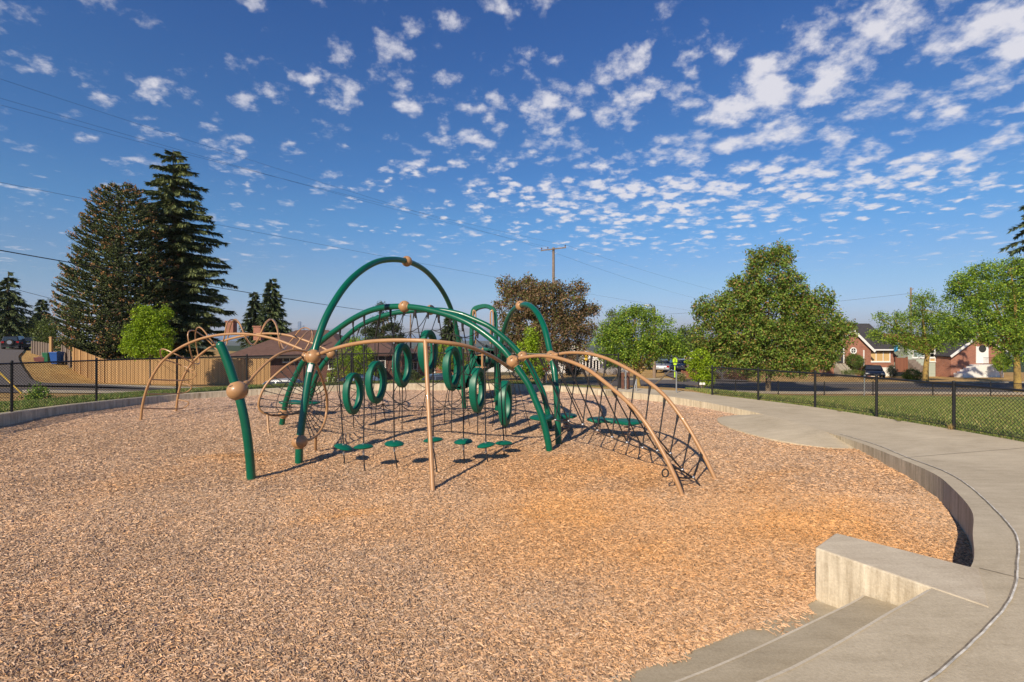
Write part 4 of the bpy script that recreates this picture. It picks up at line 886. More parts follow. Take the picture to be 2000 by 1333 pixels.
mb = MB(); p0 = ppt(942, 690, 15.9); mb.tube([Vector((p0.x, 15.9, -.1)), Vector((p0.x, 15.9, 1.62)), Vector((p0.x, 16.1, 1.7))], .035, 10)
for z_ in (.35, .75, 1.12, 1.5): mb.tube([Vector((p0.x-.21, 15.9, z_)), Vector((p0.x+.21, 15.9, z_))], .018, 8)
mb.build('peg_ladder', TAN, ST)
sp_ = catmull([Vector((-.55,16.9,1.55)), Vector((-.35,17.6,1.35)), Vector((-.75,18.1,1.1)), Vector((-1.25,17.8,.85)), Vector((-1.5,17.1,.62)), Vector((-1.72,16.5,.5))], 6); mb = MB(); vs = []
for i, p in enumerate(sp_):
    t = (sp_[min(i+1, len(sp_)-1)]-sp_[max(i-1, 0)]); t.z = 0; t.normalize(); s_ = Vector((t.y, -t.x, 0))
    for (a_, h_) in ((-.30,.24),(-.33,.26),(-.36,.22),(-.30,-.08),(0,-.16),(.30,-.08),(.36,.22),(.33,.26),(.30,.24),(.24,.02),(0,-.05),(-.24,.02)): vs.append(p + s_*a_ + Vector((0,0,h_)))
mb.add(vs, [(i*12+k, i*12+(k+1) % 12, (i+1)*12+(k+1) % 12, (i+1)*12+k) for i in range(len(sp_)-1) for k in range(12)], True); mb.build('chute', GREENP, ST)
# second, straighter side wall seen beside the peg ladder
mb = MB(); mb.prism([ppt(927,692,16.1), ppt(933,697,16.1), ppt(912,742,16.1), ppt(897,757,16.1), ppt(895,748,16.1)], (0,.7,0)); mb.build('side_panel', GREENP, ST, bevel=.02)
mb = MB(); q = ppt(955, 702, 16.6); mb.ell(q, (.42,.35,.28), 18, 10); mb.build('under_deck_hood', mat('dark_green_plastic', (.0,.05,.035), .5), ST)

# ================================================================== chain link fences
WIRE = mat('black_vinyl_wire', (.014,.014,.015), .45)
def chain_fence(posts, hgt, label, pitch=.070, wire=.0085, name='chain_link_fence', rail=.021, post_r=.03, bottom=True, group=None, skip=()):
    c = sum(posts, Vector())/len(posts); root = empty(name, (c.x, c.y, posts[0].z), label, 'fence', group); pg = MB()
    rails = MB()
    for p in posts:
        mb = MB(); mb.tube([p-Vector((0,0,.15)), p+Vector((0,0,hgt+.03))], post_r, 10); mb.ell(p+Vector((0,0,hgt+.035)), (post_r*1.15, post_r*1.15, .028), 10, 6); mb.build('post', BLACKP, root)
    for k, (p, q) in enumerate(zip(posts, posts[1:])):
        if k in skip: continue
        rails.tube([p+Vector((0,0,hgt-.015)), q+Vector((0,0,hgt-.015))], rail, 8)
        if bottom: rails.tube([p+Vector((0,0,.05)), q+Vector((0,0,.05))], .006, 6)
        L = (q-p).length; d = (q-p)/L; h_ = hgt-.06; n_ = int((L+h_)/(pitch*1.0))+1
        for s_ in (1, -1):
            for i in range(n_):
                x0 = i*pitch - (h_ if s_ > 0 else 0); x1 = x0 + s_*h_ if s_ > 0 else x0 - h_
                z0, z1 = 0.0, h_
                a0, a1 = x0, x1
                def clip(a0, z0, a1, z1):
                    for lim, hi in ((0, False), (L, True)):
                        o0 = (a0 > lim) if hi else (a0 < lim); o1 = (a1 > lim) if hi else (a1 < lim)
                        if o0 and o1: return None
                        if o0 or o1:
                            t = (lim-a0)/(a1-a0); zz_ = z0+(z1-z0)*t
                            if o0: a0, z0 = lim, zz_
                            else: a1, z1 = lim, zz_
                    return a0, z0, a1, z1
                r_ = clip(a0, z0, a1, z1)
                if r_ is None or abs(r_[2]-r_[0]) < .01: continue
                a0, z0, a1, z1 = r_
                oo = Vector((-d.y, d.x, 0))*.002*s_
                A_ = p + d*a0 + Vector((0,0,.04+z0)) + oo; B_ = p + d*a1 + Vector((0,0,.04+z1)) + oo
                x_ = (B_-A_).normalized(); y_ = Vector((-d.y, d.x, 0)); z_ = x_.cross(y_); b0 = len(pg.v); w_ = wire/2
                for e in (A_, B_):
                    for t in range(3): an = t*2.094; pg.v.append(tuple(e + y_*math.cos(an)*w_ + z_*math.sin(an)*w_))
                pg.f += [(b0, b0+1, b0+4, b0+3), (b0+1, b0+2, b0+5, b0+4), (b0+2, b0, b0+3, b0+5)]; pg.sm += [False]*3
    rails.build('rail', BLACKP, root); pg.build('chain_link_mesh', WIRE, root); return root
def onb(px, py, z):  return G(px, py, z)
fr = [Vector((6.55,16.75,.165)), G(1481,781,.18), G(1592,794,.20), G(1712,812,.225), G(1863,838,.26), Vector((9.05,8.1,.30)), Vector((9.12,5.8,.36)), Vector((9.1,3.4,.41))]
chain_fence(fr, .91, 'low black chain-link fence curving along the path beside the right lawn')
kl = [p for p in KERB_OUT]
def kb(px, extra=.06):
    i = min(range(len(kl)), key=lambda i: abs(CX+kl[i].x/kl[i].y*F-px)); p = kl[i]; d = Vector((p.x-CENT.x, p.y-CENT.y, 0)).normalized(); return Vector((p.x, p.y, p.z-.03)) + d*extra
fl = [Vector((3.98,19.15,.17))] + [kb(px) for px in (1085, 975, 880, 785, 690, 590, 477, 347, 195)] + [G(23, 806, .25), Vector((-12.35,9.6,.31)), Vector((-11.6,7.0,.36))]
chain_fence(fl, 1.21, 'taller black chain-link fence behind the kerb on the far and left sides')
# thin low fence along the street beyond the lawn
pts = [(1365,28.6),(1437,28.9),(1520,29.3),(1610,29.5),(1705,29.5),(1822,29.5),(1935,29.5),(2060,29.5)]
lo = [GP(px, Y) for px, Y in pts]
chain_fence(lo, .74, 'knee-high thin black fence between the lawn and the street', .12, .006, 'street_fence', .016, .03)
# ================================================================== trees
def leafpts(cl, per, sig, size, col, jit=.25, up=.3, aspect=.6, flat=1.0):
    """diamond leaves round clump centres cl (n,3)"""
    n_ = len(cl)*per; c = np.repeat(cl, per, 0) + RNG.normal(0, 1, (n_, 3))*np.array([sig, sig, sig*flat])
    nrm_ = RNG.normal(0, 1, (n_, 3)); nrm_[:,2] += up*2; nrm_ /= np.linalg.norm(nrm_, axis=1)[:,None]
    a = np.cross(nrm_, RNG.normal(0, 1, (n_, 3))); a /= np.linalg.norm(a, axis=1)[:,None]; b = np.cross(nrm_, a)
    L = size*(.6+.8*RNG.random(n_))[:,None]
    V = np.stack([c-a*L*.5, c+b*L*aspect*.5-nrm_*L*.08, c+a*L*.5, c-b*L*aspect*.5-nrm_*L*.08], 1).reshape(-1, 3)
    Fq = np.arange(n_*4).reshape(-1, 4)
    pal = np.array(col); k = RNG.integers(0, len(pal), n_); base = pal[k]
    cj = np.repeat(RNG.normal(1, jit*.5, (len(cl), 1)), per, 0)          # clump to clump variation
    cc = np.clip(base*cj*(1+RNG.normal(0, jit, (n_, 1))), .004, .8)
    return V, Fq, np.repeat(cc, 4, 0)
def ellpts(c, r, n_, inner=.55):
    d = RNG.normal(0, 1, (n_, 3)); d /= np.linalg.norm(d, axis=1)[:,None]; k = (inner + (1-inner)*RNG.random((n_, 1))**.6)
    return np.array(c)[None] + d*np.array(r)[None]*k
def limb(mb, a, b, r0, r1, wob=.06, n_=7):
    a, b = Vector(a), Vector(b); L = (b-a).length; P = []
    m_ = a.lerp(b, .5) + Vector((random.uniform(-1,1), random.uniform(-1,1), random.uniform(.0,1.2)))*L*wob*1.5
    P = catmull([a, m_, b], 4); N = len(P); mb.tube(P, [r0+(r1-r0)*i/(N-1) for i in range(N)], 7); return P
def broadleaf(name, D, base, lobes, trunk_r, label, pal, leaf=.13, dens=1.0, trunk_top=None, barkm=None, group=None, depth=.8, per=26, clump=.28, cat='tree', inner=.5, fork=None):
    """lobes: (px, py, rx, ry) in photo pixels at distance D; base=(px, z or None)"""
    bx_ = (base[0]-CX)/F*D; bz = g1(bx_, D) if base[1] is None else base[1]
    root = empty(name, (bx_, D, bz), label, cat, group); s_ = D/F; cls = []; ctr = []; leaf *= .78; per = int(per*1.55)
    wmax = max(l_[2] for l_ in lobes)*s_
    for (lx, ly, rx, ry) in lobes:
        c = W(lx, ly, D); r3 = (rx*s_, max(rx, ry)*s_*depth, ry*s_); offy = random.uniform(-.25, .25)*r3[1]
        area = 4*math.pi*((r3[0]*r3[1])**1.6/3+(r3[0]*r3[2])**1.6/3+(r3[1]*r3[2])**1.6/3)**(1/1.6)
        n_ = max(8, int(area*dens*2.0/(clump*clump*4))); cls.append(ellpts((c.x, c.y+offy, c.z), r3, n_, inner)); ctr.append(Vector((c.x, c.y+offy, c.z)))
    cl = np.concatenate(cls); V, Fq, cc = leafpts(cl, per, clump*.50, leaf, pal)
    npmesh('crown', V, Fq, LEAF, root, cc)
    mb = MB(); b0 = Vector((bx_, D, bz-.2)); tt = W(*(trunk_top or (base[0], lobes[0][1]+lobes[0][3]*.6)), D); P = catmull([b0, b0.lerp(tt, .5)+Vector((random.uniform(-.05,.05)*trunk_r*8, 0, 0)), tt], 5); N = len(P)
    mb.tube(P, [trunk_r*(1.35 if i == 0 else 1.08 if i == 1 else 1.0)*(1-.35*i/(N-1)) for i in range(N)], 12)
    for c in ctr: limb(mb, tt-Vector((0,0,random.uniform(0, .4))), c, trunk_r*.42, trunk_r*.08)
    for k in RNG.choice(len(cl), min(len(cl), 70), replace=False):
        q = Vector(cl[k]); c = min(ctr, key=lambda e: (e-q).length); limb(mb, c, q, trunk_r*.12, trunk_r*.03)
    mb.build('trunk', barkm or BARK, root); return root
LIND = [(.17,.28,.03),(.24,.36,.035),(.11,.20,.025),(.33,.42,.045),(.14,.24,.03)]
MAPL = [(.15,.25,.035),(.20,.29,.04),(.11,.19,.03),(.26,.34,.06),(.28,.27,.06),(.17,.26,.04),(.34,.20,.07),(.13,.22,.03)]
PLUM = [(.19,.125,.06),(.25,.15,.08),(.13,.12,.045),(.30,.19,.10),(.15,.18,.045)]
YOUNG = [(.26,.38,.015),(.32,.43,.02),(.20,.31,.015)]
broadleaf('maple_tree', 31, (1500, None), [(1502,540,46,52),(1462,570,32,34),(1545,565,30,34),(1440,560,18,20),(1575,600,22,24),(1478,505,22,22),(1525,500,24,22),(1410,610,40,38),(1375,605,24,24),(1385,655,40,32),(1440,600,38,42),(1450,650,55,48),(1500,610,50,52),(1515,665,62,48),(1560,610,42,42),(1605,590,26,28),(1600,640,48,42),(1560,670,50,42),(1420,690,50,34),(1480,705,52,30),(1545,708,50,28),(1640,650,26,26),(1662,642,13,10),(1600,690,38,26),(1625,672,24,20)],
    .17, 'broad green maple with rust tinged leaves behind the low fence', MAPL, leaf=.17, dens=1.15, trunk_top=(1500,690), per=24, clump=.30)
broadleaf('plum_tree', 36, (1062, None), [(1010,590,38,40),(992,562,24,22),(1065,590,48,44),(1030,560,22,20),(1060,575,30,24),(1110,600,40,40),(1130,565,16,18),(1135,640,30,30),(1150,605,18,14),(1030,640,46,42),(1085,650,50,44),(1060,700,46,30),(1110,690,36,24),(1000,640,30,30),(1160,606,12,8),(975,600,12,12),(1010,680,30,26)],
    .2, 'rounded copper leaved plum tree in front of the utility pole', PLUM, leaf=.18, dens=1.0, trunk_top=(1062,690), per=24, clump=.32)
broadleaf('young_tree', 30, (1034, None), [(1037,655,14,16),(1030,690,24,26),(1045,715,26,22),(1022,715,18,18),(1040,672,16,14)], .05, 'slim young bright green tree in front of the copper plum tree', YOUNG, leaf=.13, per=18, clump=.2, group='young bright green trees', trunk_top=(1034,705))
broadleaf('young_tree', 34, (293, None), [(292,640,30,26),(285,612,22,16),(300,622,22,16),(270,655,26,26),(315,655,24,24),(292,680,38,20),(262,680,20,14),(320,684,18,13),(325,612,10,12)], .05, 'slim young bright green tree in front of the plank fence', YOUNG, leaf=.14, per=20, clump=.22, dens=1.0, group='young bright green trees', trunk_top=(293,690))
broadleaf('linden_tree', 30, (1250, None), [(1240,625,34,26),(1205,645,34,26),(1280,640,34,24),(1175,680,24,20),(1180,655,20,14),(1225,670,44,30),(1285,670,40,24),(1250,690,44,25),(1205,698,34,20),(1318,680,26,16),(1310,665,20,16),(1260,615,24,14),(1222,612,16,12)],
    .16, 'spreading light green tree with a leaning tan trunk by the path exit', LIND, leaf=.14, dens=1.0, barkm=BARKY, trunk_top=(1245,725), per=24, clump=.28)
broadleaf('street_tree', 46, (1808, None), [(1790,640,46,36),(1750,630,24,22),(1720,625,14,12),(1740,655,34,18),(1805,605,34,28),(1835,640,36,30),(1795,672,44,22),(1840,670,30,18),(1800,582,20,14),(1715,656,16,10),(1860,650,26,22)],
    .26, 'light green tree on a forked yellowish trunk before the pale siding house', LIND, leaf=.17, dens=.75, barkm=BARKY, trunk_top=(1812,690), per=22, clump=.36)
broadleaf('street_tree', 34, (1988, None), [(1960,600,48,46),(1920,560,44,34),(1890,580,40,34),(1870,555,22,20),(1990,560,40,40),(1930,530,30,20),(1975,525,24,20),(1905,625,52,34),(1870,640,34,22),(1950,655,46,34),(1990,640,38,40),(2040,590,60,60),(2010,520,30,26),(1995,690,30,24),(2050,650,60,50),(1900,655,32,16)],
    .23, 'big dense green tree at the right edge on a lichen yellow trunk', LIND, leaf=.15, dens=1.0, barkm=BARKY, trunk_top=(1985,690), per=24, clump=.32)
broadleaf('young_tree', 29.5, (1370, None), [(1368,700,18,18),(1380,720,20,22),(1360,725,16,18),(1375,740,20,14),(1350,700,12,14)], .035, 'slim young bright green tree at the left end of the low street fence', YOUNG, leaf=.12, per=18, clump=.18, group='young bright green trees', trunk_top=(1370,730))
broadleaf('garden_tree', 42, (688, None), [(690,690,26,24),(675,715,24,22),(710,705,26,26),(700,670,18,14),(720,725,18,16),(655,735,14,10)], .07, 'yellow green garden tree before the dark brick house', YOUNG[:2]+LIND[:2], leaf=.15, per=20, clump=.28, trunk_top=(690,715), group='yellow green garden trees')
broadleaf('garden_tree', 48, (880, None), [(868,690,22,18),(890,695,20,18),(850,700,18,14),(880,712,26,14),(905,705,14,12)], .07, 'yellow green garden tree right of the tan rail leg, behind the rings', YOUNG[:2]+LIND[:2], leaf=.16, per=18, clump=.3, trunk_top=(880,705), group='yellow green garden trees')
broadleaf('poplar_tree', 85, (1198, -3.2), [(1198,625,12,20),(1192,645,15,18),(1206,642,14,20),(1198,660,18,16)], .2, 'narrow grey green poplar behind the spreading light green tree', [(.09,.12,.04),(.13,.16,.055)], leaf=.35, per=18, clump=.6, trunk_top=(1198,650))
for k, (px, D, lb, sh) in enumerate(((1345, 55, 'leafy tree overhanging the parked white van', [(1345,665,26,22),(1325,680,24,16),(1360,690,24,20),(1340,650,16,12),(1310,690,18,12)]),
                                  (1300, 75, 'shady tree above the parked cars', [(1290,680,30,18),(1265,685,24,16),(1320,688,26,16),(1335,670,18,14)]),
                                  (1180, 78, 'green tree beside the white porch house', [(1175,700,20,14),(1200,705,22,14)]),
                                  (1420, 62, 'dark tree half hidden behind the maple', [(1400,690,30,20),(1440,680,40,28),(1480,700,40,20)]))):
    broadleaf('shade_tree', D, (px, None), sh, .18, lb, [(.07,.12,.02),(.11,.17,.03),(.15,.2,.035)], leaf=.28, per=18, clump=.5, group='shade trees along the side street')
# left background mass of garden trees
for k, (px, D, lb, sh) in enumerate(((8, 85, 'round green garden tree below the left fir', [(5,640,24,22),(-15,650,25,25),(28,650,18,16)]),
                                  (62, 80, 'olive green garden tree above the parked jeep', [(60,645,24,22),(40,655,20,16),(82,650,20,20),(95,636,12,10)]),
                                  (98, 62, 'light green bushy tree beside the monkey puzzle', [(95,660,22,22),(112,672,18,18),(84,672,16,14),(105,640,14,14)]))):
    broadleaf('garden_tree', D, (px, None), sh, .15, lb, [(.10,.14,.03),(.14,.18,.035),(.08,.11,.025)], leaf=.3, per=20, clump=.55, group='garden trees on the left rise')

def quads(P0, P1, w_, nrm_):
    """thin leaf quads from P0 to P1 (n,3)"""
    d = P1-P0; s_ = np.cross(d, nrm_); s_ /= np.maximum(np.linalg.norm(s_, axis=1), 1e-6)[:,None]; s_ *= w_[:,None]*.5
    V = np.stack([P0-s_*.5, P0+s_*.5, P0+d*.55+s_, P1, P0+d*.55-s_], 1); return V
def conifer(name, D, base, top_py, prof, label, pal, nbr=90, droop=.25, trunk_r=.25, needle=.28, dens=1.0, group=None, tiers=None, gap=.0, upturn=0.0, seed=None, flat=True):
    """prof: [(py, half width px left, half width px right)] from top to bottom"""
    s_ = D/F; bx_ = (base[0]-CX)/F*D; bz = g1(bx_, D) if base[1] is None else base[1]; root = empty(name, (bx_, D, bz), label, 'tree', group)
    ztop = W(0, top_py, D).z; tx = (base[2]-CX)/F*D if len(base) > 2 else bx_
    mb = MB(); mb.tube([(bx_, D, bz-.2), (bx_*.5+tx*.5, D, (bz+ztop)/2), (tx, D, ztop)], [trunk_r, trunk_r*.55, .02], 8)
    py_ = [p[0] for p in prof]; P0s, P1s, N_, ws, cc = [], [], [], [], []
    for i in range(nbr):
        f = (i+.5)/nbr; f = f**.8; py = py_[0]+(py_[-1]-py_[0])*f; z = W(0, py, D).z
        az = i*2.39996+random.uniform(-.3, .3); lr = np.interp(py, py_, [p[1] for p in prof]), np.interp(py, py_, [p[2] for p in prof])
        cxx = math.cos(az); L = (lr[1] if cxx > 0 else lr[0])*s_; L = L*abs(cxx)+(.5*(lr[0]+lr[1])*s_)*(1-abs(cxx)); L *= random.uniform(.72, 1.08)
        if L < .15: L = .15
        tfrac = (z-bz)/(ztop-bz); ox = bx_+(tx-bx_)*tfrac
        o_ = np.array([ox, D, z+L*.12+random.uniform(-.5,.5)*needle*1.6]); droop_ = droop+random.uniform(-.03,.16); d_ = np.array([math.cos(az), math.sin(az), 0])
        nseg = max(4, int(L/needle*1.6)); ts = np.linspace(0, 1, nseg+1); zz_ = -droop_*L*ts**1.5 + upturn*L*ts**3
        bp = o_ + d_*(L*ts)[:,None] + np.array([0,0,1])*zz_[:,None]
        if i % 2 == 0 or L > 2: mb.tube([tuple(p) for p in bp[::max(1, nseg//4)]], [max(.012, trunk_r*.12*(1-t_)) for t_ in ts[::max(1, nseg//4)]], 4)
        side = np.array([-d_[1], d_[0], 0]); per = max(5, int(19*dens))
        for k in range(nseg):
            tw = ts[k+1]; wloc = L*.34*(1-tw*.75)*min(1, tw*3+.35)
            for e in range(per):
                q = bp[k]+(bp[k+1]-bp[k])*random.random(); sg = random.uniform(-1, 1); ln = wloc*(.35+.65*random.random())
                p1 = q + side*sg*ln + d_*needle*random.uniform(.2, 1.2) + np.array([0,0,-abs(sg)*ln*random.uniform(.1,.5)+random.uniform(-1.0,.25)*needle])
                P0s.append(q + side*sg*ln*.15); P1s.append(p1); N_.append((random.gauss(0,.5), random.gauss(0,.5), 1)); ws.append(needle*random.uniform(.16,.32)); c_ = pal[random.randrange(len(pal))]; v_ = random.uniform(.7, 1.3); cc.append((c_[0]*v_, c_[1]*v_, c_[2]*v_))
    V = quads(np.array(P0s), np.array(P1s), np.array(ws), np.array(N_)).reshape(-1, 3); Fq = np.arange(len(V)).reshape(-1, 5)
    npmesh('crown', V, Fq, NEEDLE, root, np.repeat(np.array(cc), 5, 0)); mb.build('trunk', BARK, root); return root
CED = [(.11,.14,.055),(.15,.18,.065),(.08,.105,.045),(.19,.22,.08)]
FIR = [(.10,.135,.055),(.13,.165,.065),(.07,.10,.045)]
conifer('cedar_tree', 52, (342, None, 338), 292, [(293,5,5),(310,25,26),(335,40,42),(370,45,52),(400,50,58),(440,58,88),(480,62,98),(520,65,90),(555,70,118),(600,75,96),(640,80,102),(675,70,85),(700,40,55)],
    'tall dark green cedar with drooping layered boughs behind the monkey puzzle', CED, nbr=250, droop=.02, trunk_r=.38, needle=.46, dens=1.6, upturn=.0)
conifer('fir_tree', 72, (531, None, 531), 546, [(547,2,3),(570,12,14),(600,18,22),(640,26,32),(670,30,34)], 'dark conifer behind the brown roofs, right one of a pair', FIR, nbr=130, droop=.12, needle=.6, trunk_r=.3)
conifer('fir_tree', 76, (497, None, 497), 572, [(573,2,2),(600,10,12),(640,22,24),(670,28,26)], 'pale feathery conifer behind the brown roofs, left one of a pair', [(.09,.12,.06),(.07,.10,.045)], nbr=110, droop=.16, needle=.6, trunk_r=.25)
conifer('fir_tree', 70, (14, None, 16), 532, [(533,2,3),(550,12,12),(575,22,20),(600,28,38),(625,34,36),(655,30,34)], 'dark fir with ragged drooping boughs at the left edge', FIR, nbr=100, droop=.22, needle=.55, trunk_r=.35, dens=.9)
conifer('fir_tree', 95, (81, None, 81), 588, [(588,1,2),(605,8,9),(630,14,14),(650,18,18)], 'small pointed dark fir left of the monkey puzzle', FIR, nbr=80, droop=.12, needle=.7, trunk_r=.25)
conifer('fir_tree', 58, (880, None, 878), 620, [(621,2,2),(640,12,12),(665,18,20),(700,22,24)], 'small dark fir behind the nets', FIR, nbr=110, droop=.12, needle=.5, trunk_r=.2)
conifer('fir_tree', 40, (2016, None, 2010), 380, [(385,3,3),(430,15,18),(450,38,40),(500,45,50),(560,45,50),(640,40,50)], 'dark drooping conifer at the right edge above the big green tree', FIR, nbr=60, droop=.28, needle=.4, trunk_r=.3)
# rounded pine with plates of needles
broadleaf('pine_tree', 60, (748, None), [(745,602,9,12),(755,620,16,8),(735,628,14,8),(765,640,20,9),(728,648,24,10),(775,662,22,10),(745,665,28,12),(770,682,24,10),(722,672,20,10),(745,688,30,9)], .16, 'open rugged pine behind the nets between two brown roofs', [(.06,.085,.03),(.085,.11,.035),(.045,.065,.025)], leaf=.22, per=26, clump=.34, dens=1.0, trunk_top=(748,612), inner=.2)
# monkey puzzle: upswept ropes of stiff scale leaves with russet cones at the tips
def monkey(D, base_px, label):
    s_ = D/F; bx_ = (base_px-CX)/F*D; bz = g1(bx_, D); root = empty('monkey_puzzle_tree', (bx_, D, bz), label, 'tree'); ztop = W(0, 362, D).z
    prof = [(362,12,16),(375,30,45),(400,45,62),(440,58,80),(480,72,92),(520,85,100),(560,96,104),(600,106,106),(640,106,106),(675,90,98),(700,60,80)]
    cx0 = 232; xs_ = (cx0-CX)/F*D; mb = MB(); mb.tube([(xs_, D, bz-.2), (xs_, D, (bz+ztop)/2), (xs_, D, ztop)], [.45,.32,.06], 10)
    py_ = [p[0] for p in prof]; ropes = []; tips = []
    nb = 330
    for i in range(nb):
        f = (i+.5)/nb; py = py_[0]+(py_[-1]-py_[0])*f**.85; z = W(0, py, D).z; az = i*2.39996+random.uniform(-.2, .2)
        lr = np.interp(py, py_, [p[1] for p in prof]), np.interp(py, py_, [p[2] for p in prof]); cxx = math.cos(az); L = ((lr[1] if cxx > 0 else lr[0])*abs(cxx)+.5*(lr[0]+lr[1])*(1-abs(cxx)))*s_*random.uniform(.80, 1.05)
        d = Vector((math.cos(az), math.sin(az), 0)); o_ = Vector((xs_, D, z-L*.10)); P = []
        dr = .28*(f-.15)
        for t in np.linspace(0, 1, 8): P.append(o_ + d*L*t + Vector((0,0, L*(-dr*t + .30*t**3))))
        ropes.append((P, .085)); tips.append(P[-1])
        for t0 in (.45, .6, .72, .82, .9):
            for sg in (-1, 1):
                if random.random() < .12: continue
                b0 = o_ + d*L*t0 + Vector((0,0, L*(-dr*t0+.30*t0**3))); sd = Vector((-d.y, d.x, 0))*sg; l2 = min(L*(1.05-t0)*random.uniform(.55, .95), 1.9)
                Q = [b0 + (d*.75+sd*.65)*l2*t + Vector((0,0, l2*(-.10*t+.45*t**2))) for t in np.linspace(0, 1, 5)]; ropes.append((Q, .075)); tips.append(Q[-1])
    for P, r_ in ropes:
        if len(P) == 8: mb.tube([P[k] for k in (0, 3, 5)], [.06,.05,.03], 4)
    P0s, P1s, N_, ws, cc = [], [], [], [], []
    core = MB()
    for P, r_ in ropes:
        core.tube(P, [r_*.55]*(len(P)-1)+[r_*.3], 5)
        L = sum((b-a).length for a, b in zip(P, P[1:])); n_ = int(L/.055)
        for k in range(n_):
            t = random.uniform(.12 if len(P) == 8 else 0, 1)*(len(P)-1); j = min(int(t), len(P)-2); q = P[j].lerp(P[j+1], t-j); tg = (P[j+1]-P[j]).normalized()
            a_ = random.random()*6.283; x_ = tg.orthogonal().normalized(); y_ = tg.cross(x_); rd = x_*math.cos(a_)+y_*math.sin(a_)
            P0s.append(tuple(q+rd*r_*.3)); P1s.append(tuple(q+rd*r_*1.55+tg*r_*1.1)); N_.append(tuple(tg*.8+rd*.2)); ws.append(.085)
            v_ = random.uniform(.65, 1.35); c_ = (.10,.135,.04) if random.random() > .25 else (.18,.19,.06); cc.append((c_[0]*v_, c_[1]*v_, c_[2]*v_))
    for p in tips:
        if random.random() < .22:
            for k in range(9):
                q = p + Vector((random.gauss(0,.09), random.gauss(0,.09), random.gauss(.03,.08))); dd = Vector((random.gauss(0,1), random.gauss(0,1), random.gauss(.3,1))).normalized()*.13
                P0s.append(tuple(q)); P1s.append(tuple(q+dd)); N_.append((random.gauss(0,1), random.gauss(0,1), random.gauss(0,1))); ws.append(.09); v_ = random.uniform(.7, 1.3); cc.append((.36*v_, .18*v_, .07*v_))
    V = quads(np.array(P0s), np.array(P1s), np.array(ws), np.array(N_)).reshape(-1, 3); Fq = np.arange(len(V)).reshape(-1, 5)
    npmesh('foliage', V, Fq, NEEDLE, root, np.repeat(np.array(cc), 5, 0)); core.build('branches', mat('dark_scale_green', (.05,.07,.028), .8), root); mb.build('trunk', BARK, root)
monkey(48.5, 232, 'broad dark monkey puzzle tree with russet cones behind the plank fence')
def bush(px, py, D, rx, ry, label, pal=None, cat='bush', name='bush', leaf=.1, group=None, dens=1.0, zb=None):
    s_ = D/F; c = W(px, py, D); gzv = g1(c.x, D); c.z = max(c.z, gzv+ry*s_*.75); root = empty(name, (c.x, D, gzv), label, cat, group)
    n_ = max(60, int(rx*ry*s_*s_*dens*420)); cl = ellpts(c, (rx*s_, rx*s_*.8, ry*s_), n_, .6); V, Fq, cc = leafpts(cl, 16, .10, leaf, pal or [(.11,.17,.03),(.15,.22,.035),(.08,.13,.025)]); npmesh('foliage', V, Fq, LEAF, root, cc)
    mb = MB(); 
    for k in range(5): a_ = k*1.25; mb.tube([(c.x, D, gzv-.05), tuple(c+Vector((math.cos(a_)*rx*s_*.5, math.sin(a_)*rx*s_*.5, 0)))], [.03,.012], 5)
    mb.build('stems', BARK, root)
bush(1782,733,50,17,11,'clipped round green bush between the brick house and the street tree')
bush(1668,706,58.5,17,14,'dark bush under the round window of the brick house')
bush(1742,726,55,8,11,'grey green upright shrub at the corner of the brick house', [(.10,.12,.07),(.13,.15,.09)])
bush(1956,708,54,15,17,'yellow green shrub right of the white door', YOUNG[:2]+LIND)
bush(1770,690,64,20,18,'olive shrub above the red plank fence', LIND)
bush(1610,712,57,16,12,'small leafy shrub left of the entrance steps', LIND)
bush(1668,728,56.5,24,4,'low hedge along the front of the brick house', leaf=.08)
bush(1120,722,44,16,13,'dark green bush beside the stop sign', [(.03,.055,.018),(.045,.075,.022)])
bush(1385,735,45,22,9,'reddish green hedge behind the street', [(.12,.12,.04),(.16,.09,.04),(.09,.12,.03)])
bush(1440,735,46,26,9,'bronze red hedge behind the maple trunk', [(.20,.08,.05),(.15,.07,.045),(.11,.11,.04)])
bush(72,775,15.8,14,12,'thin straggly shrub behind the left chain-link fence', LIND, leaf=.07, dens=.30)
bush(1330,738,40,8,6,'dry pale weed clump by the rust red wall', [(.3,.28,.12),(.2,.22,.08)])
bush(850,742,40,26,10,'low green shrubs in front of the orange brick wall', LIND)
bush(800,735,46,20,12,'mixed green shrubs beside the second brown roof', [(.08,.12,.03),(.12,.16,.04)])
bush(1345,715,58,12,8,'dark clipped bush in front of the white van', [(.02,.035,.012)])
bush(1600,702,56,34,8,'leafy shrubs left of the brick house door', LIND)
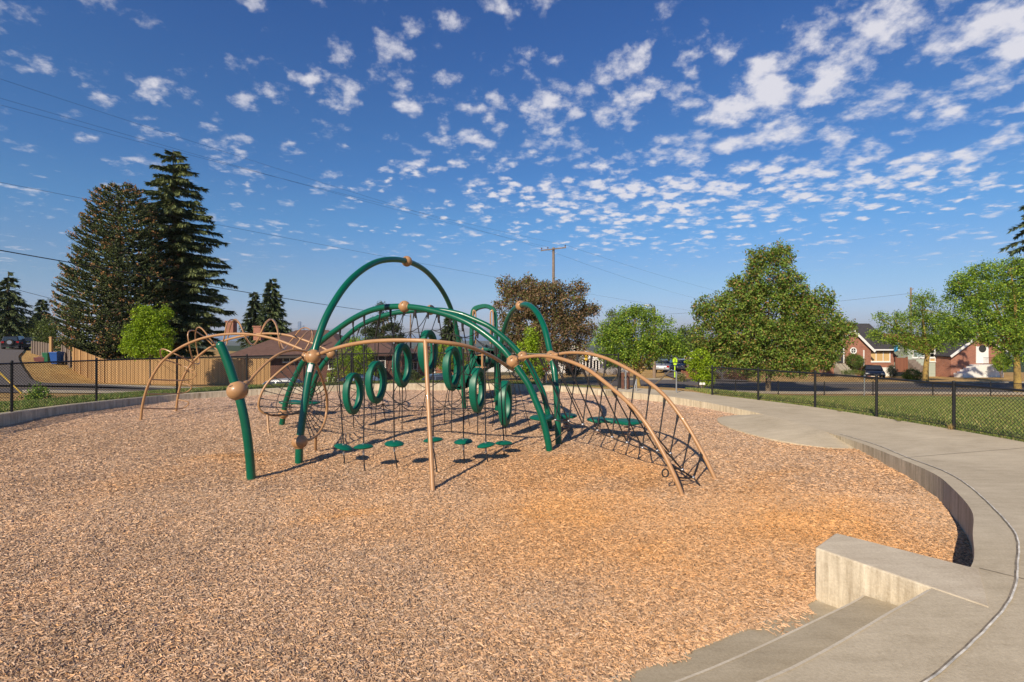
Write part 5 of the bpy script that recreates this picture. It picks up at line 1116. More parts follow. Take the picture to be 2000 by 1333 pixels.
# ================================================================== houses
def slab(mb, pts, t=.12):
    """roof plane with thickness, pts counter-clockwise seen from above"""
    a = Vector(pts[1])-Vector(pts[0]); b = Vector(pts[2])-Vector(pts[0]); n_ = a.cross(b).normalized(); n_ = n_ if n_.z > 0 else -n_
    return mb.prism([Vector(p) for p in pts], -n_*t)
def window(root, c, w_, h_, nrm_=(0,-1,0), frame=WHITE, pane=GLASS, cols_=1, rows_=1, ft=.07, sill=True, hook=None):
    """window standing 3 cm proud of the wall at c (centre), frame bars and pane"""
    n_ = Vector(nrm_).normalized(); s_ = Vector((0,0,1)).cross(n_).normalized(); u_ = Vector((0,0,1)); c = Vector(c)+n_*.03; mb = MB()
    for sg in (-1, 1):
        mb.bar(c+s_*sg*(w_/2-ft/2)-u_*h_/2, c+s_*sg*(w_/2-ft/2)+u_*h_/2, ft, .07, n_); mb.bar(c+u_*sg*(h_/2-ft/2)-s_*(w_/2-ft-.002), c+u_*sg*(h_/2-ft/2)+s_*(w_/2-ft-.002), .066, ft, n_) if False else mb.bar(c+u_*sg*(h_/2-ft/2)-s_*(w_/2-ft-.002), c+u_*sg*(h_/2-ft/2)+s_*(w_/2-ft-.002), ft, .064, n_)
    for k in range(1, cols_): mb.bar(c+s_*(w_*(k/cols_-.5))-u_*(h_/2-ft), c+s_*(w_*(k/cols_-.5))+u_*(h_/2-ft), ft*.7, .055, n_)
    for k in range(1, rows_): mb.bar(c+u_*(h_*(k/rows_-.5))-s_*(w_/2-ft), c+u_*(h_*(k/rows_-.5))+s_*(w_/2-ft), ft*.6, .05, n_)
    if sill: mb.bar(c-u_*(h_/2+.035)-s_*(w_/2+.05), c-u_*(h_/2+.035)+s_*(w_/2+.05), .07, .12, n_)
    o = mb.build('window', frame, root); pm = MB(); b = c-n_*.015
    pm.quad(b-s_*(w_/2-ft*.5)-u_*(h_/2-ft*.5), b+s_*(w_/2-ft*.5)-u_*(h_/2-ft*.5), b+s_*(w_/2-ft*.5)+u_*(h_/2-ft*.5), b-s_*(w_/2-ft*.5)+u_*(h_/2-ft*.5)); pm.build('pane', pane, o); return o
def wallbox(mb, x0, x1, y0, y1, z0, z1): return mb.box(((x0+x1)/2, (y0+y1)/2, (z0+z1)/2), (x1-x0, y1-y0, z1-z0))
def X(px, Y): return (px-CX)/F*Y
def Z(py, Y): return H-(py-HY)/F*Y
# --- brick house on the right with the boarded window, 60 m
Yh = 60; zb = -3.4
HB = empty('brick_house', (X(1680,Yh), Yh, zb), 'orange brick house with charcoal roof and a boarded picture window', 'house')
mb = MB(); wallbox(mb, X(1688,Yh), X(1746,Yh), Yh, Yh+9, Z(718,Yh), Z(683,Yh)); mb.build('wall', BRICK_O, HB)
gx0, gx1, gyf = X(1606,Yh), X(1687,Yh), Yh-1.2; gpk = (X(1650,Yh), Z(647,Yh-1.2)); ge = Z(684, gyf)
mb = MB(); P = [Vector((gx0,gyf,zb)), Vector((gx1,gyf,zb)), Vector((gx1,gyf,ge)), Vector((gpk[0],gyf,gpk[1]-.15)), Vector((gx0,gyf,ge))]; mb.prism(P, (0,3.5,0)); mb.build('gable_wall', BRICK_O, HB)
mb = MB(); slab(mb, [(X(1687,Yh), Yh-.45, Z(684,Yh)), (X(1750,Yh), Yh-.45, Z(684,Yh)), (X(1750,Yh), Yh+4.5, Z(631,Yh)), (X(1640,Yh), Yh+4.5, Z(631,Yh))], .2)
slab(mb, [(X(1750,Yh), Yh+4.5, Z(631,Yh)), (X(1750,Yh), Yh+9.4, Z(684,Yh)), (X(1606,Yh), Yh+9.4, Z(684,Yh)), (X(1606,Yh), Yh+4.5, Z(631,Yh))], .2); mb.build('roof', ROOF_DK, HB)
mb = MB(); slab(mb, [(gx1+.25, gyf-.25, ge-.15), (gx1+.25, Yh+3.4, ge-.15), (gpk[0], Yh+3.4, gpk[1]+.15), (gpk[0], gyf-.25, gpk[1]+.15)], .14); slab(mb, [(gx0-.3, gyf-.25, ge-.15), (gpk[0], gyf-.25, gpk[1]+.15), (gpk[0], Yh+3.4, gpk[1]+.15), (gx0-.3, Yh+3.4, ge-.15)], .14); mb.build('gable_roof', ROOF_DK, HB)
mb = MB(); mb.bar((gx1+.27, gyf-.31, ge-.18), (gpk[0], gyf-.31, gpk[1]+.12), .07, .26); mb.bar((gx0-.3, gyf-.31, ge-.18), (gpk[0]-.05, gyf-.31, gpk[1]+.12), .06, .26); mb.build('bargeboard', WHITE, HB)
mb = MB(); mb.bar((X(1689,Yh), Yh-.5, Z(683.5,Yh)), (X(1750,Yh), Yh-.5, Z(683.5,Yh)), .12, .15); mb.build('gutter', WHITE, HB)
window(HB, (X(1717.5,Yh), Yh, Z(695.5,Yh)), 2.5, 1.4, pane=PLY, cols_=3, ft=.10)
mb = MB(); c = Vector((X(1666.5,gyf), gyf-.03, Z(685.5,gyf))); mb.tube([c+Vector((.33*math.cos(t), 0, .33*math.sin(t))) for t in np.linspace(0, 6.2832, 25)], .07, 8); mb.bar(c-Vector((.3,0,0)), c+Vector((.3,0,0)), .05); mb.bar(c-Vector((0,0,.3)), c+Vector((0,0,.3)), .05); o = mb.build('round_window', WHITE, HB)
mb = MB(); mb.lathe(c+Vector((0,.01,0)), [(.30,0),(0,0)], 20, Matrix.Rotation(R(90), 3, 'X')); mb.build('pane', GLASS, o)
mb = MB(); wallbox(mb, X(1633,gyf), X(1646,gyf), gyf-.06, gyf-.003, Z(709.5,gyf), Z(682,gyf)); o = mb.build('door', mat('dark_door', (.035,.035,.04), .5), HB)
for k in range(3): q = MB(); q.box((X(1639.5,gyf), gyf-.07, Z(706-k*7.5,gyf)), (.55,.02,.33)); q.build('door_panel', mat('door_panel', (.05,.05,.055), .4), o)
mb = MB()
for x_ in (X(1631.8,gyf), X(1647.2,gyf)): mb.bar((x_, gyf-.05, Z(709.5,gyf)), (x_, gyf-.05, Z(680.5,gyf)), .14, .1)
mb.bar((X(1631,gyf), gyf-.05, Z(680.5,gyf)), (X(1648,gyf), gyf-.05, Z(680.5,gyf)), .1, .16); mb.build('door_frame', WHITE, HB)
mb = MB(); mb.bar((X(1686,gyf), gyf-.08, Z(684,gyf)), (X(1686,gyf), gyf-.08, zb), .1); mb.build('downpipe', WHITE, HB)
mb = MB(); wallbox(mb, X(1688,Yh)-.0, X(1746,Yh)+.05, Yh-.06, Yh+9, zb-.3, Z(718,Yh)); mb.build('foundation', WHITE, HB)
mb = MB(); zt = Z(710,gyf)
for k in range(7): wallbox(mb, X(1628,gyf), X(1649,gyf), gyf-.05-(k+1)*.3, gyf-.052-k*.3, zb-.6, zt-.02-k*.19)
mb.build('entrance_steps', KERBM, HB); mb = MB()
for x_ in (X(1628.5,gyf), X(1648.5,gyf)): mb.tube([(x_, gyf-.3, zt+.75), (x_, gyf-2.2, zt-.45)], .02, 6); mb.tube([(x_, gyf-.3, zt-.3), (x_, gyf-.3, zt+.75)], .02, 6); mb.tube([(x_, gyf-2.2, zt-1.6), (x_, gyf-2.2, zt-.45)], .02, 6)
mb.build('stair_railing', BLACKP, HB)
mb = MB(); mb.box((X(1660,Yh), Yh+5.2, Z(625,Yh)-1.0), (.9,.9,1.6)); mb.build('chimney', BRICK_O, HB) if False else None
# --- second house on the right: gable with white door, pale siding wing, 57 m
Yg = 57; zg = -3.3; HG = empty('brick_house', (X(1900,Yg), Yg, zg), 'orange brick gabled house with a white front door and pale green siding wing', 'house')
pk = (X(1909,Yg), Z(654,Yg)); el_, er_ = X(1857,Yg), X(1959,Yg); ze = Z(694,Yg)
mb = MB(); mb.prism([Vector((el_,Yg,Z(716,Yg))), Vector((er_,Yg,Z(716,Yg))), Vector((er_,Yg,Z(686,Yg))), Vector((pk[0],Yg,pk[1]-.15)), Vector((el_,Yg,ze))], (0,7,0)); mb.build('wall', BRICK_O, HG)
mb = MB(); slab(mb, [(er_+.3, Yg-.3, Z(687,Yg)), (er_+.3, Yg+7.2, Z(687,Yg)), (pk[0], Yg+7.2, pk[1]), (pk[0], Yg-.3, pk[1])], .16); slab(mb, [(el_-.3, Yg-.3, Z(696,Yg)), (pk[0], Yg-.3, pk[1]), (pk[0], Yg+7.2, pk[1]), (el_-.3, Yg+7.2, Z(696,Yg))], .16); mb.build('roof', ROOF_DK, HG)
mb = MB(); mb.bar((er_+.32, Yg-.37, Z(688,Yg)), (pk[0]+.03, Yg-.37, pk[1]-.05), .08, .24); mb.bar((el_-.32, Yg-.37, Z(697,Yg)), (pk[0]-.03, Yg-.37, pk[1]-.05), .07, .24); mb.build('bargeboard', WHITE, HG)
mb = MB(); wallbox(mb, X(1906,Yg), X(1930,Yg), Yg-.05, Yg-.003, Z(710,Yg), Z(677,Yg)); o = mb.build('door', WHITE, HG); mb = MB(); c = Vector((X(1918,Yg), Yg-.06, Z(681.5,Yg)))
mb.lathe(c, [(.42,0),(0,0)], 24, Matrix.Rotation(R(90), 3, 'X')); q = mb.build('fanlight', GLASS, o)
mb = MB()
for k in range(13): x_ = X(1904+k*2.3,Yg); mb.tube([(x_, Yg-1.1, Z(711,Yg)), (x_, Yg-1.1, Z(698,Yg))], .012, 5)
mb.tube([(X(1903,Yg), Yg-1.1, Z(698,Yg)), (X(1932,Yg), Yg-1.1, Z(698,Yg))], .018, 6); mb.build('porch_railing', BLACKP, HG)
mb = MB(); wallbox(mb, X(1893,Yg), X(1940,Yg), Yg-1.2, Yg-.01, zg-.3, Z(712,Yg)); q_ = MB(); wallbox(q_, el_+.01, er_-.01, Yg+.01, Yg+6.9, zg-.3, Z(716,Yg)-.003); q_.build('base_wall', BRICK_O, HG)
for k in range(5): wallbox(mb, X(1893,Yg)-.35*(k+1), X(1893,Yg)-.35*k-.003, Yg-1.2, Yg-.02, zg-.3, Z(712,Yg)-.19*(k+1))
mb.build('foundation', WHITE, HG)
mb = MB(); wallbox(mb, X(1800,Yg), X(1856,Yg), Yg+2, Yg+9, zg-.3, Z(676,Yg)); mb.build('siding_wall', SIDING, HG)
mb = MB(); slab(mb, [(X(1797,Yg), Yg+1.6, Z(677,Yg)), (X(1860,Yg), Yg+1.6, Z(677,Yg)), (X(1860,Yg), Yg+6, Z(652,Yg)), (X(1797,Yg), Yg+6, Z(652,Yg))], .15); slab(mb, [(X(1860,Yg), Yg+6, Z(652,Yg)), (X(1860,Yg), Yg+9.4, Z(676,Yg)), (X(1797,Yg), Yg+9.4, Z(676,Yg)), (X(1797,Yg), Yg+6, Z(652,Yg))], .15); mb.build('wing_roof', shingle('terracotta_shingle', (.26,.09,.05), (.34,.13,.075)), HG)
window(HG, (X(1832,Yg), Yg+2, Z(688,Yg)), 2.6, 1.5, cols_=2, ft=.12, pane=mat('pale_curtain_glass', (.28,.36,.36), .2)); window(HG, (X(1849.5,Yg), Yg+2, Z(692,Yg)), .7, 1.9, rows_=2, pane=PLY)
# planks, steps and blue tarpaulin between the two houses
fn = empty('plank_fence', (X(1760,58), 58, -3), 'short red brown plank fence between the two brick houses', 'fence'); mb = MB(); mb.box((X(1760,58), 58, Z(713,58)), (X(1771,58)-X(1750,58), .06, 1.6)); mb.build('boards', REDW, fn); mb = MB(); mb.box((X(1749.5,58), 58, Z(713,58)), (.12,.12,1.8)); mb.build('post', REDW, fn); mb = MB(); mb.box((X(1771.5,58), 58, Z(713,58)), (.12,.12,1.8)); mb.build('post', REDW, fn)
mb = MB(); zt = Z(703,58)
for k in range(6): wallbox(mb, X(1774,58), X(1792,58), 58.5-(k+1)*.32, 58.498-k*.32, -3.7, zt-k*.2)
o = mb.build('garden_steps', GREYW); tag(o, 'grey timber garden steps between the plank fence and the pale siding wing', 'steps')
mb = MB(); vs = []
for i in range(7):
    for j in range(5): vs.append((X(1747+i*1.3,59)+.05*math.sin(j*2), 59-.06*math.sin(i*1.7), Z(676+j*2.7-i*.3, 59)+.06*math.sin(i+j)))
mb.add(vs, [(i*5+j, (i+1)*5+j, (i+1)*5+j+1, i*5+j+1) for i in range(6) for j in range(4)], True); mb.add([(v[0], v[1]+.03, v[2]) for v in vs], [(i*5+j+1, (i+1)*5+j+1, (i+1)*5+j, i*5+j) for i in range(6) for j in range(4)], True)
tag(mb.build('tarpaulin', mat('bright_blue_tarp', (.01,.22,.42), .5)), 'bright blue tarpaulin hanging beside the brick house corner', 'tarpaulin')
# --- dark brick house on the left behind the play structure, 44 m
Yl = 44; zl = -2.6; HL = empty('brick_house', (X(600,Yl), Yl, zl), 'long dark brick house under a broad brown hipped roof behind the arches', 'house')
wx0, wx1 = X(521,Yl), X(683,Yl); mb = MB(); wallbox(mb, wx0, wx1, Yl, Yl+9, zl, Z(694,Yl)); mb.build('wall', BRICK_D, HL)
mb = MB(); ex0, ex1, ez = X(448,Yl), X(692,Yl), Z(695,Yl); r0, r1, rz, ry = X(580,Yl+4.8), X(640,Yl+4.8), Z(645,Yl+4.8), Yl+4.8
e = [(ex0, Yl-.8, ez), (ex1, Yl-.8, ez), (ex1, Yl+10.2, ez), (ex0, Yl+10.2, ez)]; a_, b_ = (r0, ry, rz), (r1, ry, rz)
slab(mb, [e[0], e[1], b_, a_]); slab(mb, [e[1], e[2], b_]); slab(mb, [e[2], e[3], a_, b_]); slab(mb, [e[3], e[0], a_]); mb.build('roof', ROOF_BR, HL)
mb = MB(); mb.bar((ex0, Yl-.86, ez-.1), (ex1, Yl-.86, ez-.1), .12, .16); mb.build('gutter', mat('dark_gutter', (.04,.03,.025), .6), HL)
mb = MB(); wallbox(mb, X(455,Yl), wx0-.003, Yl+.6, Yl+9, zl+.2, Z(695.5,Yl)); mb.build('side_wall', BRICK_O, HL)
window(HL, (X(560,Yl), Yl, Z(703,Yl)), .62, .42, ft=.06); window(HL, (X(651,Yl), Yl, Z(705,Yl)), .85, 1.45, rows_=2, ft=.07); window(HL, (X(650,Yl), Yl, Z(743,Yl)), .95, .5, ft=.06, cols_=2); window(HL, (X(590,Yl), Yl, Z(706,Yl)), .5, .4, ft=.06)
for px in (474, 491, 507): window(HL, (X(px,Yl), Yl+.6, Z(704,Yl)), .42, .9, ft=.06)
mb = MB(); p = Vector((X(601.5,42), 45, Z(671,45))); mb.tube([p, p+Vector((0,0,.75))], .06, 8); mb.tube([p-Vector((0,0,.1)), p+Vector((0,0,.05))], .12, 8); mb.build('vent_pipe', WHITE, HL)
for px, py in ((452, 642), (505.5, 652)):
    mb = MB(); c = Vector((X(px,Yl+6), Yl+6, Z(py,Yl+6))); mb.box(c, (.72,.72,1.3)); mb.box(c+Vector((0,0,.70)), (.86,.86,.10)); mb.build('chimney', BRICK_O, HL)
# --- second brown roofed house
Ym = 50; HM = empty('brick_house', (X(750,Ym), Ym, -2.9), 'dark brick house with a brown hipped roof seen between the hanging rings', 'house')
mb = MB(); wallbox(mb, X(718,Ym), X(785,Ym), Ym, Ym+8, -3.2, Z(692,Ym)); mb.build('wall', BRICK_D, HM)
mb = MB(); e = [(X(690,Ym), Ym-.7, Z(693,Ym)), (X(792,Ym), Ym-.7, Z(693,Ym)), (X(792,Ym), Ym+9, Z(693,Ym)), (X(690,Ym), Ym+9, Z(693,Ym))]; a_, b_ = (X(722,Ym+4), Ym+4, Z(664,Ym+4)), (X(745,Ym+4), Ym+4, Z(664,Ym+4))
slab(mb, [e[0], e[1], b_, a_]); slab(mb, [e[1], e[2], b_]); slab(mb, [e[2], e[3], a_, b_]); slab(mb, [e[3], e[0], a_]); mb.build('roof', ROOF_BR, HM)
window(HM, (X(746,Ym), Ym, Z(705,Ym)), .75, 1.3, rows_=2, ft=.08); window(HM, (X(772,Ym), Ym, Z(710,Ym)), .6, .9, ft=.07)
# --- small lit brick house further right and the orange wall
Yn = 54; HN = empty('cottage', (X(860,Yn), Yn, -3), 'low sunlit orange brick cottage with white window frames behind the nets', 'house')
mb = MB(); wallbox(mb, X(800,Yn), X(925,Yn), Yn, Yn+7, -3.6, Z(704,Yn)); mb.build('wall', BRICK_O, HN)
mb = MB(); slab(mb, [(X(796,Yn), Yn-.5, Z(704,Yn)), (X(930,Yn), Yn-.5, Z(704,Yn)), (X(925,Yn), Yn+3.5, Z(678,Yn)), (X(800,Yn), Yn+3.5, Z(678,Yn))]); slab(mb, [(X(925,Yn), Yn+3.5, Z(678,Yn)), (X(930,Yn), Yn+7.5, Z(704,Yn)), (X(796,Yn), Yn+7.5, Z(704,Yn)), (X(800,Yn), Yn+3.5, Z(678,Yn))]); mb.build('roof', ROOF_BR, HN)
for px in (808, 842, 900): window(HN, (X(px,Yn), Yn, Z(717,Yn)), .9, 1.1, ft=.1, cols_=2)
# --- white porch house, 70 m
Yw = 70; HW_ = empty('porch_house', (X(1145,Yw), Yw, -3.4), 'white house with grey brown gabled roof and a columned porch', 'house')
mb = MB(); zr = Z(703,Yw); mb.prism([Vector((X(1060,Yw),Yw,-3.6)), Vector((X(1178,Yw),Yw,-3.6)), Vector((X(1178,Yw),Yw,Z(699,Yw))), Vector((X(1118,Yw),Yw,Z(672,Yw))), Vector((X(1060,Yw),Yw,Z(699,Yw)))], (0,9,0)); mb.build('wall', WHITE, HW_)
mb = MB(); slab(mb, [(X(1186,Yw), Yw-.4, Z(702,Yw)), (X(1186,Yw), Yw+9.4, Z(702,Yw)), (X(1118,Yw), Yw+9.4, Z(668,Yw)), (X(1118,Yw), Yw-.4, Z(668,Yw))], .16); slab(mb, [(X(1052,Yw), Yw-.4, Z(702,Yw)), (X(1118,Yw), Yw-.4, Z(668,Yw)), (X(1118,Yw), Yw+9.4, Z(668,Yw)), (X(1052,Yw), Yw+9.4, Z(702,Yw))], .16); mb.build('roof', ROOF_GR, HW_)
mb = MB(); wallbox(mb, X(1125,Yw-1.6), X(1172,Yw-1.6), Yw-1.7, Yw-.01, Z(703,Yw), Z(700,Yw)); mb.build('porch_roof', WHITE, HW_)
for px in (1127, 1133, 1138, 1144, 1151, 1158, 1164, 1170): mb = MB(); x_ = X(px,Yw-1.6); mb.bar((x_, Yw-1.6, -3.7), (x_, Yw-1.6, Z(703,Yw)-.01), .16); mb.build('porch_column', WHITE, HW_)
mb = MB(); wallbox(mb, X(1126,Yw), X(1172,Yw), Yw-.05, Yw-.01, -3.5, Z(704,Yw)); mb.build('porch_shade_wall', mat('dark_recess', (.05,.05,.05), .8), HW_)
mb = MB(); mb.box((X(1113,Yw), Yw-.1, Z(708,Yw)), (1.2,.15,3.0)); mb.build('brick_pier', BRICK_O, HW_)
c = W(1145, 698, Yw-2.0); mb = MB(); mb.lathe(c, [(0,.32),(.22,.28),(.36,.1),(.3,-.02),(.18,-.10),(.26,-.34),(.1,-.5),(0,-.5)], 14); tag(mb.build('yellow_ornament', mat('yellow_plastic', (.75,.50,.02), .5)), 'round yellow ornament hanging in front of the white porch', 'ornament')
# rockery
for k in range(16):
    px = random.uniform(1135, 1235); Y_ = random.uniform(52, 58); p = GP(px, Y_); r_ = random.uniform(.35, .8); mb = MB(); mb.ell(p+Vector((0,0,r_*.35)), (r_, r_*.8, r_*.75), 8, 6, Matrix.Rotation(random.random()*6, 3, 'Z') @ Matrix.Rotation(.4, 3, 'X'))
    mb.v = [tuple(Vector(v)+Vector((random.gauss(0,.05), random.gauss(0,.05), random.gauss(0,.05)))) for v in mb.v]; mb.sm = [False]*len(mb.f)
    tag(mb.build('boulder', mat('grey_boulder', (.30,.27,.25), .95, var=.3, vscale=2)), 'grey boulder in the rockery on the bank before the white porch house', 'boulder', 'boulders of the rockery')
# small gable far left
mb = MB(); c = W(35, 648, 92); root = empty('far_house', (c.x, 92, 0), 'small grey gable end peeking over the garden trees on the left', 'house'); mb.box(c+Vector((0,2,-1.5)), (2.4,5,3)); mb.build('wall', BRICK_D, root); mb = MB(); slab(mb, [c+Vector((-1.6,-.6,-.2)), c+Vector((1.2,-.6,-.2)), c+Vector((.8,2,1.6)), c+Vector((-1.2,2,1.6))]); slab(mb, [c+Vector((.8,2,1.6)), c+Vector((1.2,4.6,-.2)), c+Vector((-1.6,4.6,-.2)), c+Vector((-1.2,2,1.6))]); mb.build('roof', ROOF_GR, root)
# distant towers of the city
BLUEG = mat('blue_curtain_wall', (.10,.16,.26), .3)
for px, t0, w_, lb in ((585, 629, 5, 'tallest far blue glass tower above the brown roof'), (592, 637, 4, 'shorter far tower right of the tallest one'), (566, 641, 6, 'low wide far block left of the tall tower')):
    Yd = 6200; zt = Z(t0, Yd); mb = MB(); x_ = X(px, Yd); wd = w_/F*Yd; mb.box((x_, Yd, (zt-60)/2), (wd, wd, zt+60)); mb.box((x_, Yd, zt+3), (wd*.7, wd*.7, 6)); tag(mb.build('skyscraper', BLUEG, bevel=1.0), lb, 'skyscraper', None)
# rust red garden wall, rail fences
rw = empty('board_fence', (X(1347,43), 43, -2), 'rust red board fence on the corner bank beside the side street', 'fence'); mb = MB(); x0, x1 = X(1333,43), X(1358,43); 
wallbox(mb, x0, x1, 43, 43.07, g1(x0,43)-.1, Z(725,43)); mb.build('boards', REDW, rw)
for x_ in (x0-.07, (x0+x1)/2, x1+.07): mb = MB(); wallbox(mb, x_-.06, x_+.06, 42.9, 42.995, g1(x_,43)-.1, Z(723.5,43)); mb.build('post', REDW, rw)
# ================================================================== plank fence on the left
def plank_fence(pts, zt, label, m_, name='plank_fence', w_=.145):
    c = pts[0]; root = empty(name, (c[0], c[1], g1(*c)), label, 'fence'); P = resample([Vector((a, b, t)) for (a, b), t in zip(pts, zt)], int(sum((Vector(a)-Vector(b)).length for a, b in zip(pts, pts[1:]))/w_)+1); mb = MB()
    for i in range(len(P)-1):
        a, b = P[i], P[i+1]; d = (b-a); d.z = 0; L = d.length; d.normalize(); mid_ = (a+b)/2; zlo = g1(mid_.x, mid_.y)-.05; zh = mid_.z+random.gauss(0, .008)
        q = Matrix.Rotation(math.atan2(d.y, d.x), 3, 'Z'); off = Vector((-d.y, d.x, 0))*(.012 if i % 2 else -.012); mb.box(Vector((mid_.x, mid_.y, (zlo+zh)/2))+off, (L*.97, .022, zh-zlo), M=q)
    mb.build('boards', m_, root)
    for i in range(0, len(P), 16):
        q = P[i]; p_ = MB(); d = (P[min(i+1, len(P)-1)]-P[max(i-1, 0)]); nn = Vector((-d.y, d.x, 0)).normalized()*.08; p_.box((q.x+nn.x, q.y+nn.y, (g1(q.x, q.y)+q.z)/2), (.10,.10,q.z-g1(q.x, q.y)+.1)); p_.build('post', m_, root)
    return root
cz = (X(206,38.5), 38.5)
plank_fence([cz, (X(360,38.5),38.5), (X(528,39),39)], [Z(703,38.5), Z(702,38.5), Z(701,39)], 'long tan plank fence running behind the left chain-link fence', CEDAR)
plank_fence([(cz[0]-.05, cz[1]+.05), (X(176,41),41), (X(141,45),45)], [Z(703,38.6), Z(692,41), Z(678,45)], 'golden sunlit plank fence rising beside the alley', CEDAR)
plank_fence([(X(139,46),46), (X(122,49.5),49.5)], [Z(678,46), Z(674,49.5)], 'short weathered plank fence behind the wheelie bins', GREYW)
plank_fence([(X(98,49),49), (X(84,54),54), (X(64,60),60)], [Z(672,49), Z(669,54), Z(667,60)], 'old grey plank fence sloping down to the alley', GREYW)
for px, D, t0, lb in ((100, 48.8, 660, 'square sunlit timber post at the end of the old grey plank fence'),):
    c = GP(px, D); mb = MB(); mb.box((c.x, D, (c.z+Z(t0,D))/2), (.22,.22,Z(t0,D)-c.z+.2)); mb.box((c.x, D, Z(t0,D)+.02), (.28,.28,.05)); tag(mb.build('timber_post', CEDAR, bevel=.01), lb, 'post')
# ================================================================== bins
def bin_(px, py, D, h_, m_, label, open_=False):
    c = GP(px, D); s_ = h_/1.1; root = empty('wheelie_bin', tuple(c), label, 'bin', 'wheelie bins'); mb = MB(); vs = []
    for z_, w_, d_ in ((.06,.46,.50),(.80,.58,.66),(.92,.60,.70)): vs += [c+Vector((x_*w_/2*s_, y_*d_/2*s_, z_*s_)) for x_, y_ in ((-1,-1),(1,-1),(1,1),(-1,1))]
    mb.add(vs, [(0,3,2,1)]+[(k*4+i, k*4+(i+1) % 4, (k+1)*4+(i+1) % 4, (k+1)*4+i) for k in range(2) for i in range(4)]); mb.build('body', m_, root, bevel=.02)
    mb = MB(); mb.box(c+Vector((0,0,.955*s_)), (.66*s_,.76*s_,.06*s_), taper=.9); mb.tube([c+Vector((-.25*s_,.40*s_,.93*s_)), c+Vector((.25*s_,.40*s_,.93*s_))], .02, 6); mb.build('lid', m_, root, bevel=.01)
    for sg in (-1, 1): mb = MB(); mb.tube([c+Vector((sg*.22*s_, .26*s_, .11*s_)), c+Vector((sg*.28*s_, .26*s_, .11*s_))], .11*s_, 12); mb.build('wheel', RUBBER, root)
BLU = mat('blue_bin_plastic', (.012,.07,.28), .45); GRN = mat('green_bin_plastic', (.012,.11,.05), .45)
bin_(93, 690, 48, 1.0, GRN, 'green wheelie bin left of the large blue one'); bin_(111, 690, 47, 1.3, BLU, 'large blue wheelie bin before the weathered plank fence')
bin_(11, 665, 72, 1.2, BLU, 'far blue wheelie bin left of the black jeep'); bin_(19, 667, 70, 1.15, GRN, 'far green wheelie bin beside the black jeep')
mb = MB(); c = GP(81, 48); mb.box(c+Vector((0,0,.2)), (.9,.5,.4), taper=1.15); mb.box(c+Vector((.05,-.05,.42)), (.5,.3,.12)); tag(mb.build('recycling_crate', mat('dark_red_crate', (.11,.03,.03), .6), bevel=.02), 'low dark red recycling crate beside the green wheelie bin', 'crate')
